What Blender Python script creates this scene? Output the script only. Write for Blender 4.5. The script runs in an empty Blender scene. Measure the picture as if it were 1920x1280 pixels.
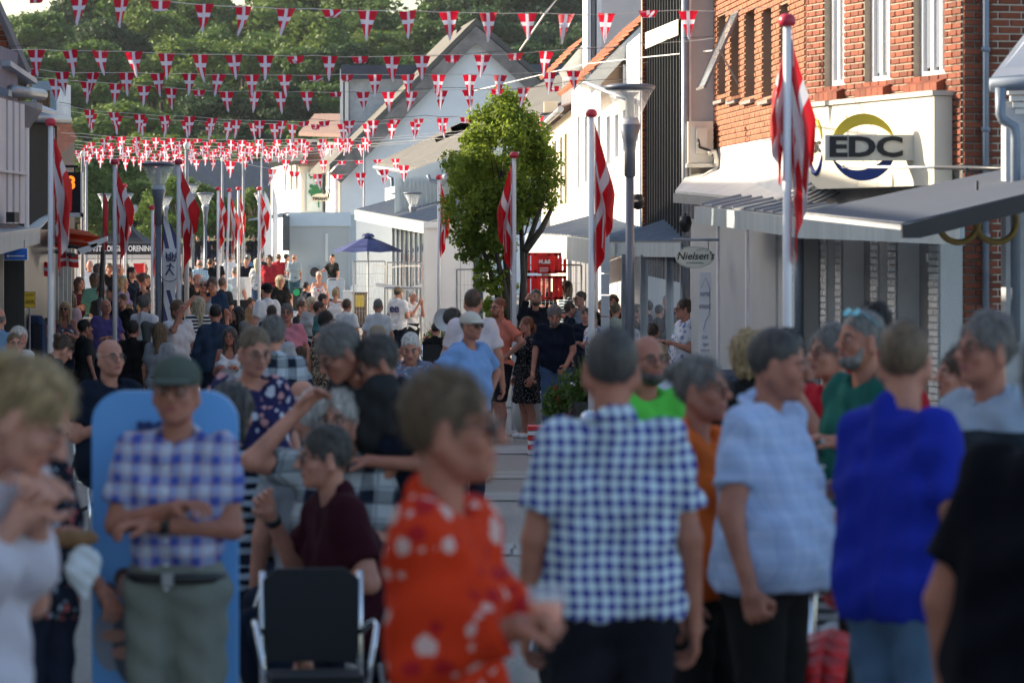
import bpy, math, random
import numpy as np
from mathutils import Vector, Matrix, Euler
S = bpy.context.scene
COL = S.collection
random.seed(7); RNG = np.random.default_rng(7)
R = math.radians
# ------------------------------------------------------------------ camera, sky, sun, exposure
F = 7300.0; CX = 960.0; YH = 434.0; HC = 2.07
cam = bpy.data.cameras.new('camera'); cam.sensor_width = 22.3; cam.lens = F / 1920 * 22.3
cam.shift_y = -(640 - YH) / 1920; cam.clip_end = 3000; cam.clip_start = 0.1
cam.dof.use_dof = True; cam.dof.focus_distance = 72; cam.dof.aperture_fstop = 3.3
co = bpy.data.objects.new('camera', cam); co.location = (0, 0, HC); co.rotation_euler = (R(90), 0, 0)
COL.objects.link(co); S.camera = co
SUN = Vector((-0.93, 0.37, math.tan(R(20)))).normalized()
w = bpy.data.worlds.new('World'); S.world = w; w.use_nodes = True
nt = w.node_tree; bg = nt.nodes['Background']; sky = nt.nodes.new('ShaderNodeTexSky')
sky.sky_type = 'NISHITA'; sky.sun_disc = False; sky.sun_elevation = math.asin(SUN.z)
sky.sun_rotation = math.atan2(SUN.x, SUN.y); sky.air_density = 1.0; sky.dust_density = 2.0; sky.ozone_density = 0.6
nt.links.new(sky.outputs[0], bg.inputs[0]); bg.inputs[1].default_value = 0.14
sl = bpy.data.lights.new('sun', 'SUN'); sl.energy = 4.6; sl.angle = R(0.5); sl.color = (1, 0.86, 0.66)
so = bpy.data.objects.new('sun', sl); so.rotation_euler = SUN.to_track_quat('Z', 'Y').to_euler(); so.location = (-40, 30, 40); COL.objects.link(so)
S.view_settings.view_transform = 'Standard'; S.view_settings.look = 'None'; S.view_settings.gamma = 1
S.view_settings.exposure = 1.12; S.view_settings.use_curve_mapping = False
S.cycles.max_bounces = 6; S.cycles.diffuse_bounces = 3; S.cycles.transparent_max_bounces = 8
# ------------------------------------------------------------------ measuring helpers
_gd = [-40, 12, 23, 49, 80, 150, 205, 260, 300, 330, 352, 380, 440, 520, 640, 900]
_gz = [0, 0, -.13, -.58, -.72, -.68, -.5, .15, 1.1, 1.9, 2.9, 4.6, 9.5, 17.5, 24, 30]
def G(d): return float(np.interp(d, _gd, _gz))
def X(px, d): return (px - CX) / F * d
def Z(py, d): return HC - (py - YH) / F * d
def P(px, py, d): return Vector((X(px, d), d, Z(py, d)))
# ------------------------------------------------------------------ materials
MATS = {}
def newmat(key):
    m = bpy.data.materials.new(key); m.use_nodes = True; MATS[key] = m
    return m, m.node_tree, m.node_tree.nodes['Principled BSDF']
def nd(t, typ, **kw):
    n = t.nodes.new(typ)
    for k, v in kw.items():
        if isinstance(v, (int, float, tuple, str, bool)) and k.startswith('i_'):
            n.inputs[int(k[2:])].default_value = v
        else: setattr(n, k, v)
    return n
def c4(c): return (c[0], c[1], c[2], 1)
def mixc(t, fac, a, b, mode='MIX'):
    n = t.nodes.new('ShaderNodeMix'); n.data_type = 'RGBA'; n.blend_type = mode
    for s, v in ((0, fac), (6, a), (7, b)):
        if hasattr(v, 'is_output'): t.links.new(v, n.inputs[s])
        else: n.inputs[s].default_value = v if s == 0 else c4(v)
    return n.outputs[2]
def mth(t, op, a, b=0.0, c=0.0):
    n = t.nodes.new('ShaderNodeMath'); n.operation = op
    for i, v in enumerate((a, b, c)):
        if hasattr(v, 'is_output'): t.links.new(v, n.inputs[i])
        else: n.inputs[i].default_value = v
    return n.outputs[0]
def noise(t, vec, scale, detail=4, rough=.6):
    n = nd(t, 'ShaderNodeTexNoise'); n.inputs['Scale'].default_value = scale
    n.inputs['Detail'].default_value = detail; n.inputs['Roughness'].default_value = rough
    if vec is not None: t.links.new(vec, n.inputs['Vector'])
    return n.outputs['Fac']
def ramp(t, v, lo, hi):
    n = nd(t, 'ShaderNodeMapRange'); n.inputs[1].default_value = lo; n.inputs[2].default_value = hi
    t.links.new(v, n.inputs[0]); return n.outputs[0]
def bumpn(t, b, h, strength=.3, dist=.01):
    n = nd(t, 'ShaderNodeBump'); n.inputs['Strength'].default_value = strength; n.inputs['Distance'].default_value = dist
    t.links.new(h, n.inputs['Height']); t.links.new(n.outputs[0], b.inputs['Normal'])
def M(key, col=(.5, .5, .5), rough=.7, var=.18, scale=3.0, bump=0.0, metal=0.0, obj_var=0.0, dirt=None, stretch=None):
    if key in MATS: return MATS[key]
    m, t, b = newmat(key)
    tc = nd(t, 'ShaderNodeTexCoord'); v = tc.outputs['Object']
    if stretch:
        mp = nd(t, 'ShaderNodeMapping'); mp.inputs['Scale'].default_value = stretch
        t.links.new(v, mp.inputs[0]); v = mp.outputs[0]
    n1 = noise(t, v, scale); k = ramp(t, n1, .3, .7)
    lo = tuple(c * (1 - var) for c in col); hi = tuple(min(1, c * (1 + var * .6)) for c in col)
    c = mixc(t, k, lo, hi)
    if obj_var:
        oi = nd(t, 'ShaderNodeObjectInfo'); g = nd(t, 'ShaderNodeNewGeometry')
        r = mth(t, 'FRACT', mth(t, 'ADD', oi.outputs['Random'], g.outputs['Random Per Island']))
        c = mixc(t, r, tuple(x * (1 - obj_var) for x in col), c)
    if dirt:
        n2 = noise(t, v, scale * .31, 6, .7)
        c = mixc(t, mth(t, 'MULTIPLY', ramp(t, n2, .5, .78), .7), c, dirt)
    t.links.new(c, b.inputs['Base Color'])
    b.inputs['Roughness'].default_value = rough; b.inputs['Metallic'].default_value = metal
    if bump: bumpn(t, b, noise(t, v, scale * 9, 3), bump, .02)
    return m
def glass(key='window_glass', col=(.05, .07, .09), rough=.06):
    if key in MATS: return MATS[key]
    m, t, b = newmat(key); b.inputs['Base Color'].default_value = c4(col); b.inputs['Roughness'].default_value = rough
    b.inputs['Specular IOR Level'].default_value = .9
    n = noise(t, nd(t, 'ShaderNodeTexCoord').outputs['Object'], .8, 2); bumpn(t, b, n, .06, .05)
    return m
def clear_glass(key='clear_glass', a=.25):
    if key in MATS: return MATS[key]
    m, t, b = newmat(key); b.inputs['Base Color'].default_value = (.75, .8, .85, 1); b.inputs['Roughness'].default_value = .08
    b.inputs['Alpha'].default_value = a; b.inputs['Specular IOR Level'].default_value = 1.0 if key != 'shop_glass' else .2
    return m
def flagmat(key, translucent, red=(.62, .012, .03), cloth=.35):
    if key in MATS: return MATS[key]
    m, t, b = newmat(key)
    uv = nd(t, 'ShaderNodeTexCoord').outputs['UV']; s = nd(t, 'ShaderNodeSeparateXYZ'); t.links.new(uv, s.inputs[0])
    u, v = s.outputs[0], s.outputs[1]
    # fraction of the cloth: cross centred at u=c0 , v=.5
    c0, wu, wv = (.5, .075, .075) if translucent else (.43, .068, .1)
    a = mth(t, 'LESS_THAN', mth(t, 'ABSOLUTE', mth(t, 'SUBTRACT', u, c0)), wu)
    c = mth(t, 'LESS_THAN', mth(t, 'ABSOLUTE', mth(t, 'SUBTRACT', v, .62 if translucent else .5)), wv)
    k = mth(t, 'MAXIMUM', a, c)
    cc = mixc(t, k, red, (.76, .72, .82) if translucent else (.68, .66, .7)); t.links.new(cc, b.inputs['Base Color']); b.inputs['Roughness'].default_value = .6
    tr = nd(t, 'ShaderNodeBsdfTranslucent'); t.links.new(cc, tr.inputs[0])
    mx = nd(t, 'ShaderNodeMixShader'); mx.inputs[0].default_value = cloth
    t.links.new(b.outputs[0], mx.inputs[1]); t.links.new(tr.outputs[0], mx.inputs[2])
    t.links.new(mx.outputs[0], t.nodes['Material Output'].inputs[0])
    return m
def fabric(kind, c1, c2=(.7, .7, .7), sc=.05, c3=(.4, .1, .1)):
    dk = lambda c: tuple(x * (.45 if max(c) < .1 else .7 if max(c) < .2 else 1) for x in c); c1, c2, c3 = dk(c1), dk(c2), dk(c3)
    key = 'fabric_%s_%s_%s_%s' % (kind, '_'.join('%.2f' % x for x in c1), '_'.join('%.2f' % x for x in c2), sc)
    if key in MATS: return MATS[key]
    m, t, b = newmat(key); tc = nd(t, 'ShaderNodeTexCoord'); v = tc.outputs['Object']
    s = nd(t, 'ShaderNodeSeparateXYZ'); t.links.new(v, s.inputs[0])
    b.inputs['Roughness'].default_value = .9; b.inputs['Specular IOR Level'].default_value = .15
    warp = mth(t, 'MULTIPLY', mth(t, 'SUBTRACT', noise(t, v, 4, 2), .5), .04)
    def band(o, per, duty=.5):
        q = mth(t, 'FRACT', mth(t, 'DIVIDE', mth(t, 'ADD', o, warp), per)); return mth(t, 'LESS_THAN', q, duty)
    if kind == 'plain': c = mixc(t, ramp(t, noise(t, v, 5), .3, .7), tuple(x * .86 for x in c1), c1)
    elif kind == 'stripe': c = mixc(t, band(s.outputs[2], sc), c1, c2)
    elif kind == 'gingham':
        a = band(s.outputs[0], sc); q = band(s.outputs[2], sc); c = mixc(t, mth(t, 'MULTIPLY', mth(t, 'ADD', a, q), .5), c2, c1)
    elif kind == 'plaid':
        a = band(s.outputs[0], sc, .45); q = band(s.outputs[2], sc, .45); c = mixc(t, mth(t, 'MULTIPLY', mth(t, 'ADD', a, q), .5), c2, c1)
        c = mixc(t, mth(t, 'MULTIPLY', mth(t, 'MAXIMUM', band(s.outputs[0], sc * .5, .14), band(s.outputs[2], sc * .5, .14)), .55), c, c3)
    else:
        vo = nd(t, 'ShaderNodeTexVoronoi'); vo.inputs['Scale'].default_value = 1 / sc; t.links.new(v, vo.inputs['Vector'])
        d, cl = vo.outputs['Distance'], vo.outputs['Color']
        if kind == 'dots': c = mixc(t, mth(t, 'LESS_THAN', d, .22), c1, c2)
        elif kind == 'leopard': c = mixc(t, mth(t, 'LESS_THAN', mth(t, 'ABSOLUTE', mth(t, 'SUBTRACT', d, .42)), .13), c1, c2)
        else:
            sp = nd(t, 'ShaderNodeSeparateXYZ'); t.links.new(cl, sp.inputs[0])
            k = mth(t, 'LESS_THAN', mth(t, 'ADD', d, mth(t, 'MULTIPLY', noise(t, v, 2 / sc, 2), .5)), mth(t, 'ADD', .35, mth(t, 'MULTIPLY', sp.outputs[0], .45)))
            fl = mixc(t, mth(t, 'GREATER_THAN', sp.outputs[1], .5), c2, c3); c = mixc(t, k, c1, fl)
    t.links.new(c, b.inputs['Base Color'])
    bumpn(t, b, noise(t, v, 14, 3), .5, .012)
    return m
# ------------------------------------------------------------------ mesh builder
class MB:
    def __init__(s): s.v = []; s.f = []; s.m = []; s.uv = None
    def add(s, vs, fs, mi=0):
        o = len(s.v); s.v += [tuple(v) for v in vs]; s.f += [tuple(i + o for i in f) for f in fs]; s.m += [mi] * len(fs); return s
    def box(s, x0, x1, y0, y1, z0, z1, mi=0, T=None):
        vs = [Vector((x, y, z)) for z in (z0, z1) for y in (y0, y1) for x in (x0, x1)]
        if T is not None: vs = [T @ v for v in vs]
        return s.add(vs, [(0, 2, 3, 1), (4, 5, 7, 6), (0, 1, 5, 4), (2, 6, 7, 3), (0, 4, 6, 2), (1, 3, 7, 5)], mi)
    def hexa(s, q, off, mi=0):   # quad extruded by a vector
        q = [Vector(a) for a in q]; o = Vector(off); n = len(q)
        return s.add(q + [a + o for a in q], [tuple(range(n)), tuple(range(2 * n - 1, n - 1, -1))] + [(i, i + n, (i + 1) % n + n, (i + 1) % n) for i in range(n)], mi)
    def tube(s, pts, r, n=8, mi=0, cap=True):
        pts = [Vector(p) for p in pts]; rs = r if isinstance(r, (list, tuple)) else [r] * len(pts)
        vs = []; prev = None
        for i, p in enumerate(pts):
            d = (pts[min(i + 1, len(pts) - 1)] - pts[max(i - 1, 0)]).normalized()
            if prev is None: a = d.orthogonal().normalized()
            else: a = (prev - d * prev.dot(d)).normalized()
            prev = a; b = d.cross(a)
            vs += [p + (a * math.cos(2 * math.pi * k / n) + b * math.sin(2 * math.pi * k / n)) * rs[i] for k in range(n)]
        fs = [(i * n + k, i * n + (k + 1) % n, (i + 1) * n + (k + 1) % n, (i + 1) * n + k) for i in range(len(pts) - 1) for k in range(n)]
        if cap: fs += [tuple(range(n - 1, -1, -1)), tuple((len(pts) - 1) * n + k for k in range(n))]
        return s.add(vs, fs, mi)
    def lathe(s, prof, n=20, mi=0, o=(0, 0, 0)):   # prof [(r,z)]
        vs = [(o[0] + r * math.cos(2 * math.pi * k / n), o[1] + r * math.sin(2 * math.pi * k / n), o[2] + z) for r, z in prof for k in range(n)]
        return s.add(vs, [(i * n + k, i * n + (k + 1) % n, (i + 1) * n + (k + 1) % n, (i + 1) * n + k) for i in range(len(prof) - 1) for k in range(n)], mi)
    def quad(s, a, b, c, d, mi=0): return s.add([a, b, c, d], [(0, 1, 2, 3)], mi)
    def build(s, name, mats, parent=None, smooth=False, **kw):
        me = bpy.data.meshes.new(name); me.from_pydata(s.v, [], s.f)
        for mm in (mats if isinstance(mats, (list, tuple)) else [mats]): me.materials.append(mm)
        if any(s.m): me.polygons.foreach_set('material_index', s.m)
        if smooth: me.polygons.foreach_set('use_smooth', [True] * len(s.f))
        if s.uv is not None:
            ul = me.uv_layers.new(name='UVMap'); ul.data.foreach_set('uv', [c for f in s.f for i in f for c in s.uv[i]])
        me.update(); return link(name, me, parent, **kw)
def link(name, me, parent=None, label=None, cat=None, group=None, kind=None, M=None):
    o = bpy.data.objects.new(name, me); COL.objects.link(o)
    if parent is not None: o.parent = parent
    if M is not None: o.matrix_basis = M
    if label: o['label'] = label
    if cat: o['category'] = cat
    if group: o['group'] = group
    if kind: o['kind'] = kind
    return o
def thing(name, loc, label, cat, group=None, rz=0):
    o = link(name, None, None, label, cat, group); o.location = loc; o.rotation_euler = (0, 0, rz); o.empty_display_size = .1
    return o
def copy_tree(o, parent=None):
    c = o.copy(); COL.objects.link(c); c.parent = parent
    for ch in list(o.children): copy_tree(ch, c)
    return c
def npmesh(name, v, f, mats, mi=None, smooth=True):
    me = bpy.data.meshes.new(name); v = np.asarray(v, np.float32); f = np.asarray(f, np.int32); k = f.shape[1]
    me.vertices.add(len(v)); me.vertices.foreach_set('co', v.ravel())
    me.loops.add(f.size); me.loops.foreach_set('vertex_index', f.ravel())
    me.polygons.add(len(f)); me.polygons.foreach_set('loop_start', np.arange(0, f.size, k, dtype=np.int32))
    for mm in (mats if isinstance(mats, (list, tuple)) else [mats]): me.materials.append(mm)
    if mi is not None: me.polygons.foreach_set('material_index', np.asarray(mi, np.int32))
    me.polygons.foreach_set('use_smooth', np.full(len(f), smooth)); me.update(calc_edges=True); return me
_font = {}
def lettering(txt, size, parent, Mx, mat, extrude=.01, name='lettering', bold=0.0, spacing=1.0, shear=0, sx=1.0):
    cu = bpy.data.curves.new('lettering', 'FONT'); cu.body = txt; cu.size = size; cu.extrude = extrude; cu.offset = bold
    cu.align_x = 'CENTER'; cu.align_y = 'CENTER'; cu.space_character = spacing; cu.shear = shear; cu.resolution_u = 3
    tmp = bpy.data.objects.new('lettering', cu); COL.objects.link(tmp)
    me = bpy.data.meshes.new_from_object(tmp, depsgraph=bpy.context.evaluated_depsgraph_get())
    bpy.data.objects.remove(tmp); bpy.data.curves.remove(cu)
    me.materials.clear(); me.materials.append(mat)
    return link(name, me, parent, M=Mx @ Matrix.Diagonal((sx, 1, 1, 1)))
def facing(loc, xdir, up=(0, 0, 1)):   # letters: x along xdir, y up, z out of the wall
    x = Vector(xdir).normalized(); y = Vector(up).normalized(); z = x.cross(y)
    m = Matrix((x, y, z)).transposed().to_4x4(); m.translation = Vector(loc); return m
FR = (1, 0, 0)
# ------------------------------------------------------------------ shared materials
WHITE = M('white_render', (.78, .78, .78), .85, .06, 1.2, .15, dirt=(.55, .53, .5))
WPAINT = M('white_paint', (.8, .8, .8), .4, .04, 4)
CREAM = M('cream_render', (.72, .64, .5), .85, .08, 1.5, .1)
PALEW = M('pale_wall', (.62, .58, .56), .9, .07, 1.2, .1, dirt=(.45, .42, .4))
MORTAR = M('mortar', (.42, .36, .28), .95, .15, 8, .3)
MORTD = M('mortar_lime', (.6, .56, .48), .95, .15, 8, .3)
BRICK = M('red_brick', (.33, .09, .045), .85, .35, 6, .4, obj_var=.5)
BRICKO = M('orange_brick', (.46, .18, .09), .85, .25, 6, .4, obj_var=.3)
BRICKW = M('painted_brick', (.6, .6, .58), .8, .1, 5, .3, obj_var=.12)
TILE = M('roof_tile', (.48, .17, .08), .8, .35, 5, .4, obj_var=.35)
TILEB = M('brown_tile', (.2, .12, .1), .8, .35, 5, .4, obj_var=.35)
SLATE = M('grey_roof', (.12, .115, .105), .85, .25, 2, .4, dirt=(.18, .165, .12))
CORR = M('blue_grey_roof', (.07, .085, .12), .6, .2, 2)
METAL = M('grey_metal', (.35, .37, .4), .45, .15, 4, metal=.6)
PIPE = M('pipe_zinc', (.22, .26, .32), .5, .15, 4, metal=.3)
DARKM = M('dark_metal', (.03, .03, .035), .4, .2, 4)
BLACKC = M('black_cladding', (.018, .018, .02), .35, .3, 3, stretch=(3, 3, .2))
FASC = M('fascia_metal', (.38, .44, .46), .55, .16, 2.5, dirt=(.3, .36, .35), stretch=(3, 3, .3))
ZINC = M('zinc_roof', (.24, .25, .26), .5, .2, 2, metal=.3, stretch=(4, 1, 1))
FRAMEW = M('white_frame', (.8, .8, .82), .4, .04, 4)
FRAMED = M('dark_frame', (.06, .035, .03), .5, .2, 4)
WOOD = M('wood', (.3, .17, .08), .7, .3, 3, .2, stretch=(1, 1, 8))
POLE = M('pole_white', (.78, .78, .8), .35, .04, 3)
BALL = M('ball_red', (.55, .03, .06), .35, .1, 3)
LAMPM = M('lamp_grey', (.14, .16, .2), .4, .12, 4, metal=.3)
GLASS = glass(); GLASSP = glass('pale_glass', (.25, .28, .33), .12)
REDP = M('red_plastic', (.7, .02, .02), .4, .1, 4)
BLACKP = M('black_plastic', (.012, .012, .014), .45, .2, 4)
YELLOW = M('yellow_card', (.75, .5, .03), .6, .08, 4)
INK = M('ink_black', (.012, .012, .015), .6, .1, 4)
BLUEF = M('blue_sign', (.02, .15, .6), .45, .08, 3)
# ------------------------------------------------------------------ ground
def ground():
    xs = np.concatenate([np.linspace(-160, -16, 19), np.linspace(-15, 9, 49), np.linspace(10, 160, 20)])
    ys = np.concatenate([np.arange(-40, 120, 1.0), np.arange(120, 400, 5), np.arange(400, 1500, 25)])
    v = np.array([(x, y, G(y) + (0 if y < 340 else .9 * math.sin(x * .06 + 1) * min(1, (y - 340) / 60))) for y in ys for x in xs])
    nx = len(xs); i, j = np.meshgrid(np.arange(len(ys) - 1), np.arange(nx - 1), indexing='ij'); a = (i * nx + j).ravel()
    f = np.stack([a, a + 1, a + nx + 1, a + nx], 1)
    m, t, b = newmat('street_ground'); v3 = nd(t, 'ShaderNodeTexCoord').outputs['Object']
    s = nd(t, 'ShaderNodeSeparateXYZ'); t.links.new(v3, s.inputs[0])
    agg = mixc(t, ramp(t, noise(t, v3, 60, 2, .8), .35, .65), (.16, .145, .13), (.42, .39, .35))
    agg = mixc(t, mth(t, 'MULTIPLY', ramp(t, noise(t, v3, .5, 5), .35, .7), .4), agg, (.2, .185, .17))
    grass = mixc(t, ramp(t, noise(t, v3, .4, 5), .3, .7), (.05, .085, .02), (.13, .16, .03))
    far = mth(t, 'GREATER_THAN', s.outputs[1], 297)
    t.links.new(mixc(t, far, agg, grass), b.inputs['Base Color']); b.inputs['Roughness'].default_value = .9
    bumpn(t, b, noise(t, v3, 40, 3), .5, .01)
    g = link('ground', npmesh('ground', v, f, m, smooth=True), kind='structure')
    # crossing road at the far end
    mb = MB(); mb.hexa([(-60, 262, G(262) + .02), (30, 262, G(262) + .02), (30, 276, G(276) + .02), (-60, 276, G(276) + .02)], (0, 0, .02))
    mb.build('road', M('asphalt_far', (.16, .15, .15), .9, .2, .5, .2), kind='structure')
    # pale concrete slabs crossing the street (each slab its own piece)
    slab = M('concrete_slab', (.4, .39, .37), .85, .2, 2, .3, obj_var=.25)
    slabd = M('concrete_slab_grey', (.3, .29, .28), .85, .2, 3, .3, obj_var=.2)
    me = MB().box(-.5, .5, -.5, .5, -.1, .5).build('paving_slab', slab); mesh_a = me.data; bpy.data.objects.remove(me)
    me = MB().box(-.5, .5, -.5, .5, -.1, .5).build('paving_slab', slabd); mesh_b = me.data; bpy.data.objects.remove(me)
    n = 0
    for (y0, rows, x0, x1, wx, wy, me) in ((27.6, 2, -2.4, 1.6, .8, .62, mesh_a), (35.0, 2, -2.8, 1.6, .8, .7, mesh_a), (39.3, 2, -2.8, 1.6, .8, .8, mesh_a), (45.5, 3, -3, 1.6, .8, .8, mesh_a), (51, 3, -3, 1.6, .8, .8, mesh_b),
                                          (60, 4, -4, 0, 1.0, 1.0, mesh_b), (70, 10, -3.8, -1.8, 1.0, 1.0, mesh_a)):
        for r in range(rows):
            y = y0 + r * wy; x = x0
            while x < x1:
                zz = G(y) + .004 + random.uniform(0, .006)
                tilt = math.atan2(G(y + .5) - G(y - .5), 1)
                Mx = Matrix.Translation((x + wx / 2 + .02 * (r % 2), y, zz)) @ Matrix.Rotation(tilt, 4, 'X') @ Matrix.Diagonal((wx - .02, wy - .02, .02, 1))
                link('paving_slab', me, g, M=Mx); x += wx; n += 1
    return g
GROUND = ground()
# ------------------------------------------------------------------ walls
def place_brick_meshes():
    out = {}
    for k, m in (('red', BRICK), ('orange', BRICKO), ('white', BRICKW)):
        mb = MB(); e = .03
        mb.add([(-.5, -.5, -.5), (.5, -.5, -.5), (.5, .5, -.5), (-.5, .5, -.5), (-.5 + e, -.5 + e * 3, .5), (.5 - e, -.5 + e * 3, .5), (.5 - e, .5 - e * 3, .5), (-.5 + e, .5 - e * 3, .5)],
               [(3, 2, 1, 0), (4, 5, 6, 7), (0, 1, 5, 4), (1, 2, 6, 5), (2, 3, 7, 6), (3, 0, 4, 7)])
        o = mb.build('brick', m); out[k] = o.data; bpy.data.objects.remove(o)
    return out
BM = place_brick_meshes()
class Wall:
    """ground line from A to B (x,y); u along, n outward (left of the picture for right-hand facades)"""
    def __init__(s, A, B, flip=False):
        s.A = Vector((A[0], A[1])); d = Vector((B[0], B[1])) - s.A; s.L = d.length; s.u = d.normalized()
        s.n = Vector((-s.u.y, s.u.x)) * (-1 if flip else 1)
    def p(s, u, n, z): q = s.A + s.u * u + s.n * n; return Vector((q.x, q.y, z))
    def U(s, px, n=0.0):
        k = (px - CX) / F; A = s.A + s.n * n
        return (k * A.y - A.x) / (s.u.x - k * s.u.y)
    def D(s, u, n=0.0): return (s.A + s.u * u + s.n * n).y
    def at(s, px, py, n=0.0): u = s.U(px, n); return u, Z(py, s.D(u, n))
    def box(s, mb, u0, u1, n0, n1, z0, z1, mi=0):
        q = [s.p(u, n, z) for z in (z0, z1) for n in (n0, n1) for u in (u0, u1)]
        mb.add(q, [(0, 2, 3, 1), (4, 5, 7, 6), (0, 1, 5, 4), (2, 6, 7, 3), (0, 4, 6, 2), (1, 3, 7, 5)], mi)
    def body(s, mb, z0, z1, holes=(), th=.35, u0=0, u1=None, n0=0.0, mi=0):
        u1 = s.L if u1 is None else u1
        us = sorted({u0, u1} | {min(max(h[i], u0), u1) for h in holes for i in (0, 1)}); zs = sorted({z0, z1} | {min(max(h[i], z0), z1) for h in holes for i in (2, 3)})
        for a, b in zip(us, us[1:]):
            if b - a < 1e-4: continue
            run = None
            for c, d in zip(zs, zs[1:]):
                mid = ((a + b) / 2, (c + d) / 2)
                hole = any(h[0] < mid[0] < h[1] and h[2] < mid[1] < h[3] for h in holes)
                if hole or d - c < 1e-4:
                    if run and hole: s.box(mb, a, b, n0 - th, n0, run[0], run[1], mi); run = None
                else: run = (run[0], d) if run else (c, d)
            if run: s.box(mb, a, b, n0 - th, n0, run[0], run[1], mi)
    def bricks(s, parent, u0, u1, z0, z1, holes=(), kind='red', ch=.0667, bl=.24, n0=0.0, as_parts=0, proud=.012, prefer=None):
        """brick faces laid in running bond; first `as_parts` of them single objects, the rest one joined part"""
        rows = []; z = z0; r = 0
        while z < z1 - .01:
            u = u0 - (bl / 2 if r % 2 else 0)
            while u < u1 - .005:
                a, b = max(u, u0), min(u + bl, u1); segs = [(a, b)]
                for h in holes:
                    if h[2] < z + ch / 2 < h[3]:
                        ns = []
                        for (c, d) in segs:
                            if d <= h[0] or c >= h[1]: ns.append((c, d)); continue
                            if c < h[0]: ns.append((c, h[0]))
                            if d > h[1]: ns.append((h[1], d))
                        segs = ns
                rows += [(c, d, z) for c, d in segs if d - c > .03]
                u += bl
            z += ch; r += 1
        if prefer: rows.sort(key=prefer)
        mb = MB(); uu = s.u; ang = math.atan2(uu.y, uu.x)
        for i, (c, d, z) in enumerate(rows):
            q = s.p((c + d) / 2, n0 + proud / 2 + random.uniform(-.002, .003), z + ch / 2)
            X3 = Vector((uu.x, uu.y, 0)); Z3 = Vector((s.n.x, s.n.y, 0)); Y3 = Z3.cross(X3)
            Mx = Matrix((X3 * (d - c - .012), Y3 * (ch - .012), Z3 * (proud + .01))).transposed().to_4x4(); Mx.translation = q
            if i < as_parts: link('brick', BM[kind], parent, M=Mx)
            else: mb.add([Mx @ v.co for v in BM[kind].vertices], [tuple(p.vertices) for p in BM[kind].polygons])
        if mb.v: mb.build('brick_course', BM[kind].materials[0], parent, kind='stuff')
    def window(s, parent, u0, u1, z0, z1, cols=1, rows=1, frame=FRAMEW, pane=GLASS, rec=.12, fw=.05, name='window', n0=0.0, bar=.03):
        mb = MB(); a, b = n0 - rec - .05, n0 - rec
        s.box(mb, u0, u0 + fw, a, b, z0, z1); s.box(mb, u1 - fw, u1, a, b, z0, z1)
        s.box(mb, u0 + fw, u1 - fw, a, b, z0, z0 + fw); s.box(mb, u0 + fw, u1 - fw, a, b, z1 - fw, z1)
        W = (u1 - u0 - 2 * fw) / cols; H = (z1 - z0 - 2 * fw) / rows
        for i in range(1, cols): s.box(mb, u0 + fw + W * i - bar / 2, u0 + fw + W * i + bar / 2, a, b - .003, z0 + fw, z1 - fw)
        for j in range(1, rows): s.box(mb, u0 + fw, u1 - fw, a, b - .006, z0 + fw + H * j - bar / 2, z0 + fw + H * j + bar / 2)
        f = mb.build(name, frame, parent)
        for i in range(cols):
            for j in range(rows):
                pm = MB(); s.box(pm, u0 + fw + W * i + bar / 2, u0 + fw + W * (i + 1) - bar / 2, a + .01, a + .022, z0 + fw + H * j + bar / 2, z0 + fw + H * (j + 1) - bar / 2)
                pm.build('pane', pane, f)
        return f
    def xdir(s, sign=-1): return (s.u.x * sign, s.u.y * sign, 0)
def bend_pipe(parent, pts, r=.045, mat=None, name='downpipe'): return MB().tube(pts, r, 8).build(name, mat or PIPE, parent, smooth=True)
def roof_tiles(parent, p00, p10, p01, p11, nu, nv, mat, name='roof_tile', as_parts=0, th=.05):
    """p00-p10 eave, p01-p11 ridge: rows of overlapping tiles"""
    p00, p10, p01, p11 = map(Vector, (p00, p10, p01, p11)); nrm = (p10 - p00).cross(p01 - p00).normalized()
    if nrm.z < 0: nrm = -nrm
    mb = MB(); k = 0
    for j in range(nv):
        for i in range(nu):
            def q(a, b): return (p00 * (1 - a) + p10 * a) * (1 - b) + (p01 * (1 - a) + p11 * a) * b
            a0, a1, b0, b1 = i / nu, (i + .92) / nu, j / nv, (j + 1.15) / nv
            A, B, C, D = q(a0, b0) + nrm * th, q(a1, b0) + nrm * th, q(a1, b1) + nrm * .01, q(a0, b1) + nrm * .01
            am = (a0 + a1) / 2; E, H = q(am, b0) + nrm * th * 1.9, q(am, b1) + nrm * th * .9
            vs = [A, E, B, C, H, D, A - nrm * th, B - nrm * th]; fs = [(0, 1, 4, 5), (1, 2, 3, 4), (0, 6, 7, 2, 1)]
            if k < as_parts: MB().add(vs, fs).build(name, mat, parent)
            else: mb.add(vs, fs)
            k += 1
    if mb.v: mb.build(name + '_row', mat, parent, kind='stuff')
def quadroof(parent, q, off, mat, name='roof'): return MB().hexa(q, off).build(name, mat, parent)

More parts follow.
